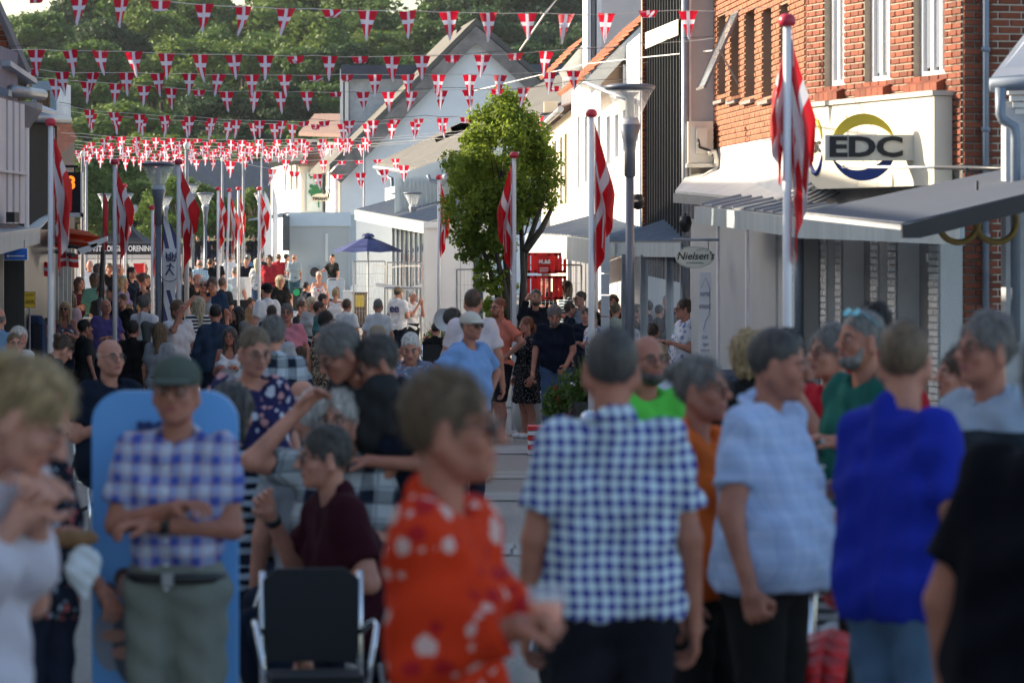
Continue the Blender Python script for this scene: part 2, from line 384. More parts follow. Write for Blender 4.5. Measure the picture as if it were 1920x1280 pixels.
# ================================================================== RIGHT SIDE
def shop_house():        # red brick house with cream sign board, painted ground floor
    A = (X(1805, 36.5), 36.5); B = (X(1513, 40.9), 40.9); W = Wall(A, B); g = G(38)
    t = thing('brick_house', (A[0], A[1], g), 'red brick house with tall white windows above a cream sign board and painted ground floor', 'house')
    t.location = (0, 0, 0)
    zt = 7.4; zs = W.at(1790, 181)[1]; holes = []
    wins = []
    for (p0, p1, yb) in ((1772, 1713, 150), (1671, 1621, 159), (1584, 1546, 167)):
        u0, u1 = W.U(p0), W.U(p1); zb = Z(yb, W.D((u0 + u1) / 2)) + .03; wins.append((u0, u1, zb, zb + 1.75)); holes.append(wins[-1])
    zc = W.at(1700, 440)[1]; gw = []
    for (p0, p1) in ((1785, 1742), (1674, 1637), (1579, 1549)):
        u0, u1 = W.U(p0), W.U(p1); gw.append((u0, u1, g + .35, g + 2.15))
    mb = MB(); W.body(mb, zc + .6, zt, holes, th=.3); mb.build('wall', MORTAR, t)
    mb = MB(); W.body(mb, g - .3, zc + .6, gw, th=.3); mb.build('ground_floor_wall', M('recess_shade', (.22, .21, .2), .8), t)  # shade between the piers is put into this darker wall colour
    W.bricks(t, 0, W.L, zc + .6, zt, holes, as_parts=170, prefer=lambda r: (r[2] > 4.9, r[0]))
    for u0, u1, z0, z1 in wins:
        W.window(t, u0 + .01, u1 - .01, z0, z1, 3, 1, rec=.07, fw=.06, bar=.07, pane=GLASSP)
        for k in range(5):
            a = u0 - .03 + (u1 - u0 + .06) * k / 5; mb = MB()
            mb.add([W.p(u, n, z) for (n, z) in ((-.1, z0 + .01), (.1, z0 - .07), (.1, z0 - .15), (-.1, z0 - .15)) for u in (a, a + (u1 - u0 + .06) / 5 - .01)],
                   [(0, 1, 3, 2), (2, 3, 5, 4), (4, 5, 7, 6), (0, 2, 4, 6), (1, 7, 5, 3)]); mb.build('sill_brick', BRICK, t)
        for (a, b) in ((u0, u0 + .004), (u1 - .004, u1)): pass
    for u0, u1, z0, z1 in gw:
        W.window(t, u0, u1, z0, z1, 1, 1, rec=.16, frame=FRAMED, fw=.05, name='shop_window')
        mb = MB(); W.box(mb, u0, u1, -.14, .03, z1 + .02, z1 + .1); mb.build('lintel_board', WPAINT, t)
    # projecting painted piers
    for (p0, p1) in ((1805, 1786), (1724, 1709), (1690, 1676), (1620, 1609), (1592, 1581), (1535, 1514)):
        u0, u1 = W.U(p0), W.U(p1); mb = MB(); W.body(mb, g, zc + .3, (), th=.02, u0=u0, u1=u1, n0=.24)
        W.box(mb, u0, u1, 0.001, .24, g, zc + .3)
        k = mb.build('pier', BRICKW, t); W.bricks(k, u0, u1, g, zc + .3, kind='white', n0=.24, proud=.004)
    # front (camera side) wall, bricks picked out
    fd = Vector((W.u.y, -W.u.x)); Fr = Wall(A, (A[0] + fd.x * 3, A[1] + fd.y * 3), flip=True)
    if Fr.n.y > 0: Fr.n = -Fr.n
    mb = MB(); Fr.body(mb, g - .3, zt, (), th=.3, u0=-.0, n0=0); mb.build('front_wall', MORTD, t)
    Fr.bricks(t, 0.0, .95, g, 5.6, as_parts=300, ch=.0685, bl=.235, prefer=lambda r: (r[2] > 4.5, abs(r[2] - 3.2)))
    for px, r in ((1843, .033),):
        u = Fr.U(px); q = Fr.p(u, .07, 0); bend_pipe(t, [(q.x, q.y, g), (q.x, q.y, zt)], r)
        for zz in (2.0, 3.0, 3.75, 4.3):
            MB().lathe([(r + .002, 0), (r + .012, .01), (r + .012, .04), (r + .002, .05)], 12, o=(q.x, q.y, zz)).build('pipe_clip', PIPE, t, smooth=True)
    quadroof(t, [W.p(-.2, .3, zt), W.p(W.L + .2, .3, zt), W.p(W.L + .2, -4, zt + 2.8), W.p(-.2, -4, zt + 2.8)], (0, 0, .12), TILE)
    # sign board
    u0, z1 = W.at(1752, 186); u0 = W.U(1789); u1 = W.U(1513); zlo = W.at(1650, 352)[1]; ztp = W.at(1650, 193)[1]
    s = thing('sign_board', (0, 0, 0), 'cream shop sign board with yellow and blue ring logo and EDC lettering', 'sign')
    SB = M('sign_cream', (.74, .69, .56), .5, .05, 1.5)
    mb = MB(); mid = (u0 + u1) / 2
    W.box(mb, u0, mid - .005, .02, .2, zlo, ztp); mb.build('panel', SB, s); mb = MB(); W.box(mb, mid + .005, u1, .02, .2, zlo, ztp); mb.build('panel', SB, s)
    mb = MB(); W.box(mb, u0 - .03, u1, .0, .23, ztp + .003, ztp + .05); mb.build('cap_strip', M('cap_strip', (.6, .56, .48), .7), s)
    def pt(px, py, n): u = W.U(px, n); return W.p(u, n, Z(py, W.D(u, n)))
    # blade sign standing out from the wall: crescent ring and letter box, facing down the street
    bl = thing('blade_sign', (0, 0, 0), 'projecting sign with yellow and blue crescent ring and black EDC letters', 'sign'); dB = 37.25
    c = P(1619, 276, dB); rx, rz = 61 / F * dB, 63 / F * dB
    for nm, a0, a1, mt in (('ring_yellow', 12, 205, M('logo_yellow', (.62, .47, .03), .5, .05)), ('ring_blue', 200, 378, M('logo_blue', (.012, .035, .22), .5, .05))):
        mb = MB(); N = 30; vs = []
        for i in range(N + 1):
            a = R(a0 + (a1 - a0) * i / N); th = math.sin(math.pi * i / N)
            for rr in (1.0, 1.0 - .34 * th - .012): vs.append(c + Vector((math.cos(a) * rx * rr, 0, math.sin(a) * rz * rr)))
        o = [v + Vector((0, .07, 0)) for v in vs]; n = len(vs)
        mb.add(vs + o, [(2 * i, 2 * i + 2, 2 * i + 3, 2 * i + 1) for i in range(N)] + [(2 * i + n, 2 * i + 1 + n, 2 * i + 3 + n, 2 * i + 2 + n) for i in range(N)] + [(2 * i, 2 * i + n, 2 * i + 2 + n, 2 * i + 2) for i in range(N)] + [(2 * i + 1, 2 * i + 3, 2 * i + 3 + n, 2 * i + 1 + n) for i in range(N)])
        mb.build(nm, mt, bl)
    lb = M('letter_box', (.66, .61, .52), .5, .08)
    MB().box(X(1546, dB), X(1734, dB), dB - .06, dB + .16, Z(301, dB), Z(253, dB)).build('letter_box', lb, bl)
    lettering('EDC', .262, bl, facing((X(1622, dB), dB - .068, Z(277.5, dB)), FR), INK, .006, bold=.009, sx=1.4)
    MATS['logo_yellow2'] = MATS['logo_yellow']; pt = lambda px, py, n: W.p(W.U(px, n), n, Z(py, W.D(W.U(px, n), n)))
    # small duplicate at the far end
    q = pt(1531, 276, .215); lettering('EDC', .15, s, facing(W.p(W.U(1531, .2), .215, q.z), W.xdir(-1)), INK, .005, bold=.004)
    for nm, a0, a1, mt in (('logo_yellow', 15, 165, MATS['logo_yellow']), ('logo_blue', 195, 345, MATS['logo_blue'])):
        mb = MB(); pts = [W.p(W.U(1531, .2) - math.cos(R(a0 + (a1 - a0) * i / 10)) * .2, .21, q.z + math.sin(R(a0 + (a1 - a0) * i / 10)) * .27) for i in range(11)]
        mb.tube(pts, [.004 + .022 * math.sin(math.pi * i / 10) for i in range(11)], 6).build(nm, mt, s, smooth=True)
    # spot lamp arm in front of the sign
    l = thing('sign_light_arm', (0, 0, 0), 'slim sign light arm across the bottom of the cream sign board', 'light')
    MB().tube([P(1580, 313, 37.2), P(1755, 314, 35.2)], .014, 8).build('tube', WPAINT, l, smooth=True)
    MB().tube([P(1755, 314, 35.2), P(1940, 317, 33.5)], .02, 8).build('arm', DARKM, l, smooth=True)
    for px in (1812, 1858): MB().tube([P(px, 315, 34.6), P(px, 342, 34.6)], .01, 6).build('bracket', DARKM, l)
    # wall hook
    return t, W
EDC, WE = shop_house()
def bay():
    t = thing('bay_house', (0, 0, 0), 'grey roofed house corner with gutter at the right edge beside the red brick wall', 'house')
    g = G(30)
    W = Wall((X(1886, 31), 31), (X(2060, 31), 31), flip=True); W.n = Vector((0, -1))
    mb = MB(); W.body(mb, g, Z(190, 31), (), th=.3); mb.build('wall', M('bay_wall', (.5, .52, .55), .8), t)
    MB().hexa([P(1858, 157, 31), P(2060, 140, 31), P(2060, -90, 34), P(1932, 60, 33)], (0, 0, .05)).build('roof', M('bay_roof', (.4, .44, .5), .5, .15, 2, metal=.3), t)
    MB().tube([P(1856, 160, 30.8), P(2060, 150, 30.8)], .055, 10).build('gutter', PIPE, t, smooth=True)
    for i in range(4): MB().box(X(1888 + i * 5, 31), X(2060, 31), 30.9 - .0 + i * .03, 31.0 + i * .001, Z(178 + i * 12, 31), Z(168 + i * 12, 31)).build('cornice_moulding', WPAINT, t)
    bend_pipe(t, [P(1876, 165, 30.7), P(1876, 215, 30.7), P(1880, 225, 30.7), P(1902, 238, 30.7), P(1904, 260, 30.7), P(1904, 640, 30.7)], .042)
bay()
def awning():
    t = thing('awning', (0, 0, 0), 'grey fabric awning reaching over the pavement from the right edge', 'awning')
    A, B, C, D = P(1500, 401, 33.2), P(1692, 421, 28.6), P(2110, 320, 28.6), P(1990, 296, 33.2)
    cl = M('awning_grey', (.06, .075, .105), .95, .1, 2, .1, stretch=(1, 6, 1))
    mb = MB(); N = 1
    for i in range(N):
        a, b = i / N, (i + 1) / N
        q = [A.lerp(B, a), A.lerp(B, b), D.lerp(C, b), D.lerp(C, a)]; mb.hexa([v + Vector((0, 0, .002 * (i % 2))) for v in q], (0, 0, .01))
    mb.build('canopy', cl, t)
    MB().hexa([A + Vector((0, 0, -.04)), B + Vector((0, 0, -.04)), B + Vector((.12, 0, -.04)), A + Vector((.12, 0, -.04))], (0, 0, .055)).build('front_bar', M('bar_white', (.85, .85, .85), .3), t)
    MB().hexa([B + Vector((-.02, -.05, -.05)), B + Vector((.12, -.05, -.1)), C + Vector((0, -.05, -.12)), C + Vector((0, -.05, .01)), B + Vector((.02, -.05, .0))], (0, .08, 0)).build('folding_arm', DARKM, t)
    MB().box(B.x - .01, B.x + .12, 28.5, 28.62, B.z - .1, B.z).build('end_cap', DARKM, t)
    s = thing('ring_sign', (0, 0, 0), 'dull gold double ring sign hanging below the grey awning', 'sign')
    gold = M('dull_gold', (.22, .14, .03), .5, .2, 4)
    for px in (1797, 1868):
        c = P(px, 415, 30.5); pts = [c + Vector((math.cos(a) * .16, 0, math.sin(a) * .165)) for a in np.linspace(0, 2 * math.pi, 25)]
        MB().tube(pts, .026, 8, cap=False).build('ring', gold, s, smooth=True)
    MB().tube([P(1832, 380, 30.5), P(1832, 340, 30.6)], .012, 6).build('bracket', DARKM, s)
awning()
def canopy(label, pts, h, W=None, depth=1.3, slats=True, zr=.35, fas=FASC, roof=ZINC, cat='canopy', ribs=10):
    """pts: [(px,py_top,d)...] of the front edge; fascia of height h metres, sloped roof sheet rising away from the street"""
    t = thing('shop_canopy', (0, 0, 0), label, cat)
    q = [P(*p) for p in pts]
    for a, b in zip(q, q[1:]):
        d = (b - a).normalized(); n = Vector((d.y, -d.x, 0)).normalized()
        if n.x < 0: n = -n
        MB().hexa([a, b, b - Vector((0, 0, h)), a - Vector((0, 0, h))], n * .05).build('fascia', fas, t)
        up = Vector((0, 0, zr)); c, e = b + n * depth + up, a + n * depth + up
        MB().hexa([a + n * .06, b + n * .06, c, e], (0, 0, .02)).build('roof_sheet', roof, t)
        if slats:
            mb = MB(); N = ribs
            for i in range(N):
                k = (i + .3) / N; f0 = a.lerp(b, k) + n * .05 + Vector((0, 0, .025)); f1 = e.lerp(c, k) + Vector((0, 0, .03)); mb.tube([f0, f1], .018, 5)
            mb.build('roof_rib', PIPE, t, kind='stuff')
    return t
canopy('long pale metal canopy fascia curving in front of the white panelled shop', [(1302, 387, 43.8), (1400, 397, 41), (1490, 409, 38.2)], .19, depth=.5, zr=.1, ribs=5)
canopy('blue grey canopy fascia under the cream sign board', [(1492, 408, 38.1), (1650, 412, 36.2), (1800, 418, 35)], .2, depth=.5, zr=.1, ribs=4)
def orange_house():
    A = (X(1511, 41.2), 41.2); B = (X(1337, 50), 50); W = Wall(A, B); g = G(45)
    t = thing('brick_house', (0, 0, 0), 'orange brick house with dark narrow windows, one casement swung open', 'house')
    zb = 2.07 + (434 - 262) / 7300 * 45; zt = Z(-4, 45) + .45
    wins = []
    for (p0, p1) in ((1480, 1464), (1449, 1431), (1417, 1398), (1387, 1371), (1362, 1347)):
        u0, u1 = W.U(p0), W.U(p1); d = W.D((u0 + u1) / 2); wins.append((u0, u1, Z(181, d), Z(181, d) + 1.02))
    mb = MB(); W.body(mb, zb, zt, wins, th=.3); mb.build('wall', M('mortar_brown', (.35, .22, .15), .9), t)
    mb = MB(); W.body(mb, g, zb, (), th=.3); mb.build('white_lower_wall', WHITE, t)
    W.bricks(t, 0, W.L, zb, zt, wins, kind='orange', as_parts=280, prefer=lambda r: r[0] + abs(r[2] - 3.6))
    for i, (u0, u1, z0, z1) in enumerate(wins):
        W.window(t, u0, u1, z0, z1, 1, 1, frame=FRAMED, rec=.2, fw=.06)
        mb = MB(); mb.add([W.p(u, n, z) for (n, z) in ((-.14, z0 + .01), (.07, z0 - .05), (.07, z0 - .09), (-.14, z0 - .09)) for u in (u0 - .02, u1 + .02)],
                          [(0, 1, 3, 2), (2, 3, 5, 4), (4, 5, 7, 6), (0, 2, 4, 6), (1, 7, 5, 3)]); mb.build('sill', M('sill_grey', (.3, .27, .25), .8), t)
    # open casement hung from the top
    u0, u1, z0, z1 = wins[3]; f = MB(); top = [W.p(u0, .0, z1), W.p(u1, .0, z1)]; bot = [W.p(u0, .42, z0 + .1), W.p(u1, .42, z0 + .1)]
    for a, b in ((top[0], bot[0]), (top[1], bot[1]), (bot[0], bot[1]), (top[0], top[1])): f.tube([a, b], .022, 4)
    f.build('open_casement', M('casement_grey', (.22, .2, .2), .3), t); MB().hexa([top[0], top[1], bot[1], bot[0]], (0, 0, .01)).build('casement_glass', clear_glass(), t)
    MB().tube([W.p(u0, 0, z0 + .1), W.p(u0, .25, z0 + .55)], .012, 5).build('stay', METAL, t)
    MB().hexa([W.p(-.1, .12, zt), W.p(W.L, .12, zt), W.p(W.L, -3, zt + 2), W.p(-.1, -3, zt + 2)], (0, 0, .12)).build('roof', TILEB, t)
    # bright lower roof of the canopy and panelled shopfront
    q = [P(1270, 368, 47.5), P(1500, 385, 40.2), P(1515, 330, 41.5), P(1337, 330, 50)]
    u1 = W.L
    MB().hexa([P(1266, 362, 48.5), P(1505, 386, 40.3), W.p(W.U(1470), 0, Z(335, 43)), W.p(u1, 0, Z(318, 50)), P(1290, 330, 50)], (0, 0, .03)).build('porch_roof', M('porch_roof', (.62, .6, .56), .6, .12, 2), t)
    MB().hexa([P(1262, 362, 48.5), P(1505, 388, 40.25), P(1505, 400, 40.25), P(1262, 380, 48.5)], (.02, .04, 0)).build('porch_gutter', METAL, t)
    # white shop panels
    for i, (p0, p1) in enumerate(((1296, 1345), (1350, 1399), (1405, 1454), (1459, 1508))):
        d0 = 48 - (p0 - 1296) / 212 * 8; d1 = 48 - (p1 - 1296) / 212 * 8
        a, b = P(p0, 0, d0 + .5), P(p1, 0, d1 + .9); w2 = Wall((a.x, a.y), (b.x, b.y), flip=True)
        mb = MB(); w2.box(mb, 0, w2.L, -.12, 0, g, Z(408, 44)); mb.build('shop_panel', M('panel_grey', (.42, .44, .45), .6, .05), t)
        if i < 2: mb = MB(); w2.box(mb, w2.L - .001, w2.L + .05, -.1, .01, g, Z(410, 44)); mb.build('light_strip', M('strip_white', (.85, .82, .85), .4), t)
    bend_pipe(t, [P(1498, 430, 40.3), P(1498, 640, 40.3)], .05)
    # rafters over the canopy
    r = MB()
    for i in range(6):
        x0 = 1525 - i * 14; r.tube([P(x0, 382 - i, 39.3), P(x0 + 70, 352 - i * 2, 40.2)], .014, 5)
    r.build('roof_batten', METAL, t, kind='stuff')
    return W
WO = orange_house()
def black_house():
    g = G(55); zt = 7.5
    t = thing('clad_house', (0, 0, 0), 'black ribbed clad house with pale end wall and narrow brick pillar', 'house')
    # pale end wall facing us
    e = Wall((X(1296, 49.8), 49.8), (X(1345, 49.8), 49.8), flip=True)
    mb = MB(); e.body(mb, g, zt, (), th=.25); mb.build('end_wall', PALEW, t)
    mb = MB(); e.box(mb, -.035, .0, -.2, .03, g + 2.6, zt); mb.build('corner_strip', M('strip_white', (.85, .82, .85), .4), t)
    W = Wall((X(1291, 50.1), 50.1), (X(1213, 60), 60)); W.n = Vector((-1, 0)) if W.n.x > 0 else W.n
    mb = MB(); W.body(mb, g + 2.0, zt, (), th=.2); mb.build('wall', BLACKC, t)
    n = 15
    for i in range(n + 1):
        mb = MB(); u = W.L * i / n; W.box(mb, u, u + .025, 0, .03, g + 2.0, zt); mb.build('cladding_rib', M('rib_grey', (.055, .052, .05), .4), t)
    b = MB(); u0, u1 = W.U(1279), W.U(1216)
    b.add([W.p(u0, .052, Z(33, 51)), W.p(u1, .052, Z(52, 58)), W.p(u1, .052, Z(83, 58)), W.p(u0, .052, Z(63, 51)), W.p(u0, .02, Z(33, 51)), W.p(u1, .02, Z(52, 58)), W.p(u1, .02, Z(83, 58)), W.p(u0, .02, Z(63, 51))],
          [(0, 1, 2, 3), (0, 4, 5, 1), (3, 2, 6, 7), (1, 5, 6, 2)]); b.build('white_band', M('band_white', (.7, .68, .6), .6), t)
    bend_pipe(t, [P(1285, -30, 49.7), P(1285, 300, 49.7), P(1287, 600, 49.7)], .05, METAL)
    pr = Wall((X(1204, 60), 60), (X(1215, 60), 60), flip=True); mb = MB(); pr.body(mb, g, zt, (), th=.5); p = mb.build('brick_pillar', MORTAR, t)
    pr.bricks(p, 0, pr.L, g, zt, kind='red', bl=.12, as_parts=100)
    # shopfront under the corrugated canopy: dark opening with glass doors
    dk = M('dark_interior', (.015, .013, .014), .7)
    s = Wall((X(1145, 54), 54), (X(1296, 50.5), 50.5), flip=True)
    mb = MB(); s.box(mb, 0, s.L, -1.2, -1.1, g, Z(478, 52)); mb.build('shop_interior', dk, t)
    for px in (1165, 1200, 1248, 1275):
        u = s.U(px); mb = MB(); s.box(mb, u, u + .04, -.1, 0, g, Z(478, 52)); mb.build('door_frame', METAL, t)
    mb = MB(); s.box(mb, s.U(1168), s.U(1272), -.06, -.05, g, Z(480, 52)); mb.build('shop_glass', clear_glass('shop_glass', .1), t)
    tl = Wall((X(1127, 54.2), 54.2), (X(1143, 54.2), 54.2), flip=True); q = MB()
    for z in np.arange(g, 1.9, .3):
        mb = MB(); tl.box(mb, 0, tl.L, -.1, 0, z, z + .285); mb.build('wall_panel', WPAINT, t)
    u = thing('air_unit', (0, 0, 0), 'cream air handling box with bent pipes on the pale end wall', 'air unit')
    a, b = P(1290, 330, 49.4), P(1337, 228, 49.4); CR = M('unit_cream', (.68, .64, .56), .5, .06)
    MB().box(a.x, b.x, 49.35, 49.75, Z(306, 49.4), b.z).build('housing', CR, u)
    c, d = P(1306, 288, 49.3), P(1326, 240, 49.3); MB().box(c.x, d.x, 49.28, 49.36, c.z, d.z).build('cover', CR, u)
    MB().box(a.x - .02, b.x + .02, 49.3, 49.78, Z(314, 49.4), Z(307, 49.4)).build('shelf', CR, u)
    MB().tube([P(1309, 262, 49.25), P(1312, 276, 49.2), P(1330, 282, 49.2), P(1338, 292, 49.2)], .018, 6).build('cable', DARKM, u, smooth=True)
    MB().tube([P(1328, 288, 49.2), P(1340, 285, 49.2), P(1344, 300, 49.2), P(1342, 318, 49.3), P(1300, 345, 48.9), P(1280, 356, 48.7)], .035, 8).build('pipe', CR, u, smooth=True)
black_house()
canopy('corrugated grey canopy roof over the dark shopfront', [(1130, 455, 55), (1276, 455, 50.6)], .19, depth=1.5, zr=.5, roof=M('corrugated', (.2, .21, .2), .6, .2, 2), ribs=26, fas=FASC)
def white_house():
    A = (X(1200, 62), 62); B = (X(1072, 88), 88); W = Wall(A, B); g = G(72)
    t = thing('white_house', (0, 0, 0), 'white rendered house with narrow windows under an orange tiled roof', 'house')
    zt = Z(160, 84); ze = zt; wins = []
    for (p0, p1) in ((1197, 1190), (1176, 1168), (1160, 1153), (1144, 1137), (1126, 1120), (1113, 1107), (1101, 1096), (1087, 1083)):
        u0, u1 = W.U(p0), W.U(p1); d = W.D((u0 + u1) / 2); k = (86 - d) / 24
        wins.append((u0, u1, Z(300 + 55 * (1 - k) - 10, 75), Z(218, d if d > 70 else 70)))
    mb = MB(); W.body(mb, g, ze, wins, th=.3); mb.build('wall', WHITE, t)
    for u0, u1, z0, z1 in wins: W.window(t, u0, u1, z0, z1, 1, 2, rec=.2, fw=.04, pane=GLASSP)
    # gable wall towards us, tiles, verge
    E0 = P(1100, 150, 75); gx = P(1210, 40, 66)
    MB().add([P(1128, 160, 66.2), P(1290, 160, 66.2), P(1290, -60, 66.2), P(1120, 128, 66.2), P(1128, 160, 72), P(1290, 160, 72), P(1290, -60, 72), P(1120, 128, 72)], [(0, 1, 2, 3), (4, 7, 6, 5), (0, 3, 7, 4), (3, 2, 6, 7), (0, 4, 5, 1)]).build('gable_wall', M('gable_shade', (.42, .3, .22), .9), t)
    MB().box(X(1168, 66), X(1206, 66), 65.9, 66.1, Z(172, 66), Z(122, 66)).build('gable_window', M('blind_white', (.8, .78, .78), .6), t)
    v0, v1 = P(1098, 147, 66), P(1245, 3, 66)
    d = Vector((-.25, 7, 0)); roof_tiles(t, v0, v0 + d * 1.3, v1, v1 + d * 1.3, 16, 16, TILE, as_parts=120, th=.05)
    MB().hexa([v0 + Vector((0, -.06, -.03)), v1 + Vector((0, -.06, -.03)), v1 + Vector((0, -.06, -.24)), v0 + Vector((.1, -.06, -.27))], (0, .05, 0)).build('verge_board', M('verge_cream', (.66, .66, .62), .6), t)
    MB().tube([P(1060, 150, 84), P(1103, 146, 66)], .06, 8).build('gutter', METAL, t)
    bend_pipe(t, [P(1103, 157, 66), P(1140, 173, 62.5), P(1190, 190, 61.8)], .045, METAL)
    # ground floor
    MB().hexa([P(1082, 405, 88), P(1082, 330, 88), P(1095, 330, 84), P(1095, 412, 84)], (.05, 0, 0)).build('glass_pane', GLASSP, t)
    for i in range(7):
        p = 1075 + i * 9; MB().box(X(p, 76) - .03, X(p, 76) + .04, 75.9, 76, G(76), Z(475, 76)).build('mullion', WPAINT, t)
    MB().box(X(1065, 76), X(1135, 76), 76.2, 76.3, G(76), Z(470, 76)).build('shop_glass', GLASSP, t)
white_house()
canopy('pale curved canopy over the shop behind the third flagpole', [(985, 438, 74), (1060, 443, 68), (1132, 452, 60)], .4, depth=1.4, zr=.35, ribs=12, slats=True)
def tower_house():
    t = thing('white_house', (0, 0, 0), 'tall white gable house with bright pilasters rising behind the orange tiled roof', 'house')
    d = 92; g = G(d)
    MB().box(X(1128, d), X(1300, d), d, d + 6, g, Z(-80, d)).build('gable_wall', PALEW, t)
    for a, b in ((1101, 1108), (1110, 1117), (1119, 1128)):
        MB().box(X(a, d), X(b, d), d + .4 * (a == 1110), d + 6, g, Z(-80, d)).build('pilaster', WHITE, t)
    q0, q1 = P(1040, 133, 98), P(1103, 68, 98); dd = Vector((-.3, 6, 0))
    roof_tiles(t, q0, q0 + dd, q1, q1 + dd, 10, 8, TILE, as_parts=60)
    MB().hexa([q0 + Vector((.1, -.05, -.04)), q1 + Vector((0, -.05, -.04)), q1 + Vector((0, -.05, -.62)), q0 + Vector((.3, -.05, -.35))], (0, .1, 0)).build('verge_board', M('verge_cream', (.66, .66, .62), .6), t)
    MB().add([q0 + Vector((.2, 0, -.1)), P(1103, 72, 98), P(1103, 250, 98), P(1050, 250, 98)], [(0, 1, 2, 3)]).build('side_wall', WHITE, t)
tower_house()
def cream_house():
    A = (X(1072, 88.2), 88.2); B = (X(1015, 112), 112); W = Wall(A, B); g = G(100)
    t = thing('cream_house', (0, 0, 0), 'cream brick house with tall narrow windows behind the street tree', 'house')
    wins = []
    for (p0, p1) in ((1063, 1058), (1054, 1050), (1043, 1039), (1031, 1027)):
        u0, u1 = W.U(p0), W.U(p1); wins.append((u0, u1, Z(385, 98), Z(262, 98)))
    mb = MB(); W.body(mb, g, Z(228, 98), wins, th=.3); mb.build('wall', CREAM, t)
    for q in wins: W.window(t, *q, 1, 2, rec=.2, fw=.04)
    a, b = W.p(-.1, .25, Z(228, 98)), W.p(W.L, .25, Z(228, 98))
    roof_tiles(t, a, b, a + Vector((2.5, 0, 1.0)), b + Vector((2.5, 0, 1.0)), 30, 6, TILEB)
    MB().tube([a, b], .07, 8).build('gutter', METAL, t)
    bend_pipe(t, [P(1076, 182, 88), P(1077, 215, 87.9), P(1078, 480, 87.9)], .055, METAL)
    MB().box(X(1020, 95), X(1046, 95), 95, 96, Z(210, 95), Z(190, 95)).build('vent_box', CREAM, t)
cream_house()
def low_house():
    t = thing('low_house', (0, 0, 0), 'low pale house with broad grey roof in front of the big white gable', 'house')
    g = G(120); e0, e1 = P(840, 330, 113), P(705, 312, 150); r0, r1 = P(1085, 180, 116), P(1050, 146, 152)
    MB().hexa([e0, e1, r1, r0], (0, 0, .14)).build('roof', SLATE, t)
    lo = P(860, 322, 113.2), P(722, 306, 150)
    wl = Wall((X(835, 114), 114), (X(722, 149), 149)); pal = M('shaded_white_wall', (.6, .66, .68), .8, .07, 1.5)  # white walls; their bluish shade is put into the colour
    mb = MB(); wl.body(mb, g, Z(330, 116), (), th=.3); mb.build('wall', pal, t)
    MB().add([P(740, 330, 113.9), P(1000, 330, 113.9), P(1000, 424, 113.9), P(740, 424, 113.9), P(1000, 240, 113.9)], [(0, 1, 2, 3), (0, 4, 1)]).build('front_wall', pal, t)
    for i in range(16):
        x = X(742 + i * 8, 113.8); MB().box(x, x + .02, 113.8, 113.86, Z(415, 113.8), Z(334, 113.8)).build('cladding_seam', M('seam', (.42, .5, .54), .7), t)
    MB().tube([P(703, 314, 149), P(838, 332, 112.8)], .09, 8).build('gutter', PIPE, t)
    bend_pipe(t, [P(708, 318, 148), P(712, 326, 147), P(735, 335, 146), P(738, 400, 146)], .07)
    bend_pipe(t, [P(803, 328, 113.4), P(806, 338, 113.4), P(822, 342, 113.4), P(834, 346, 113.4)], .06)
    for (a, b) in (((815, 262), (880, 235)), ((845, 242), (900, 218))):
        MB().hexa([P(*a, 118), P(*b, 118), P(b[0] + 3, b[1] + 5, 118), P(a[0] + 3, a[1] + 5, 118)], (0, 0, .05)).build('roof_light', PIPE, t)
low_house()
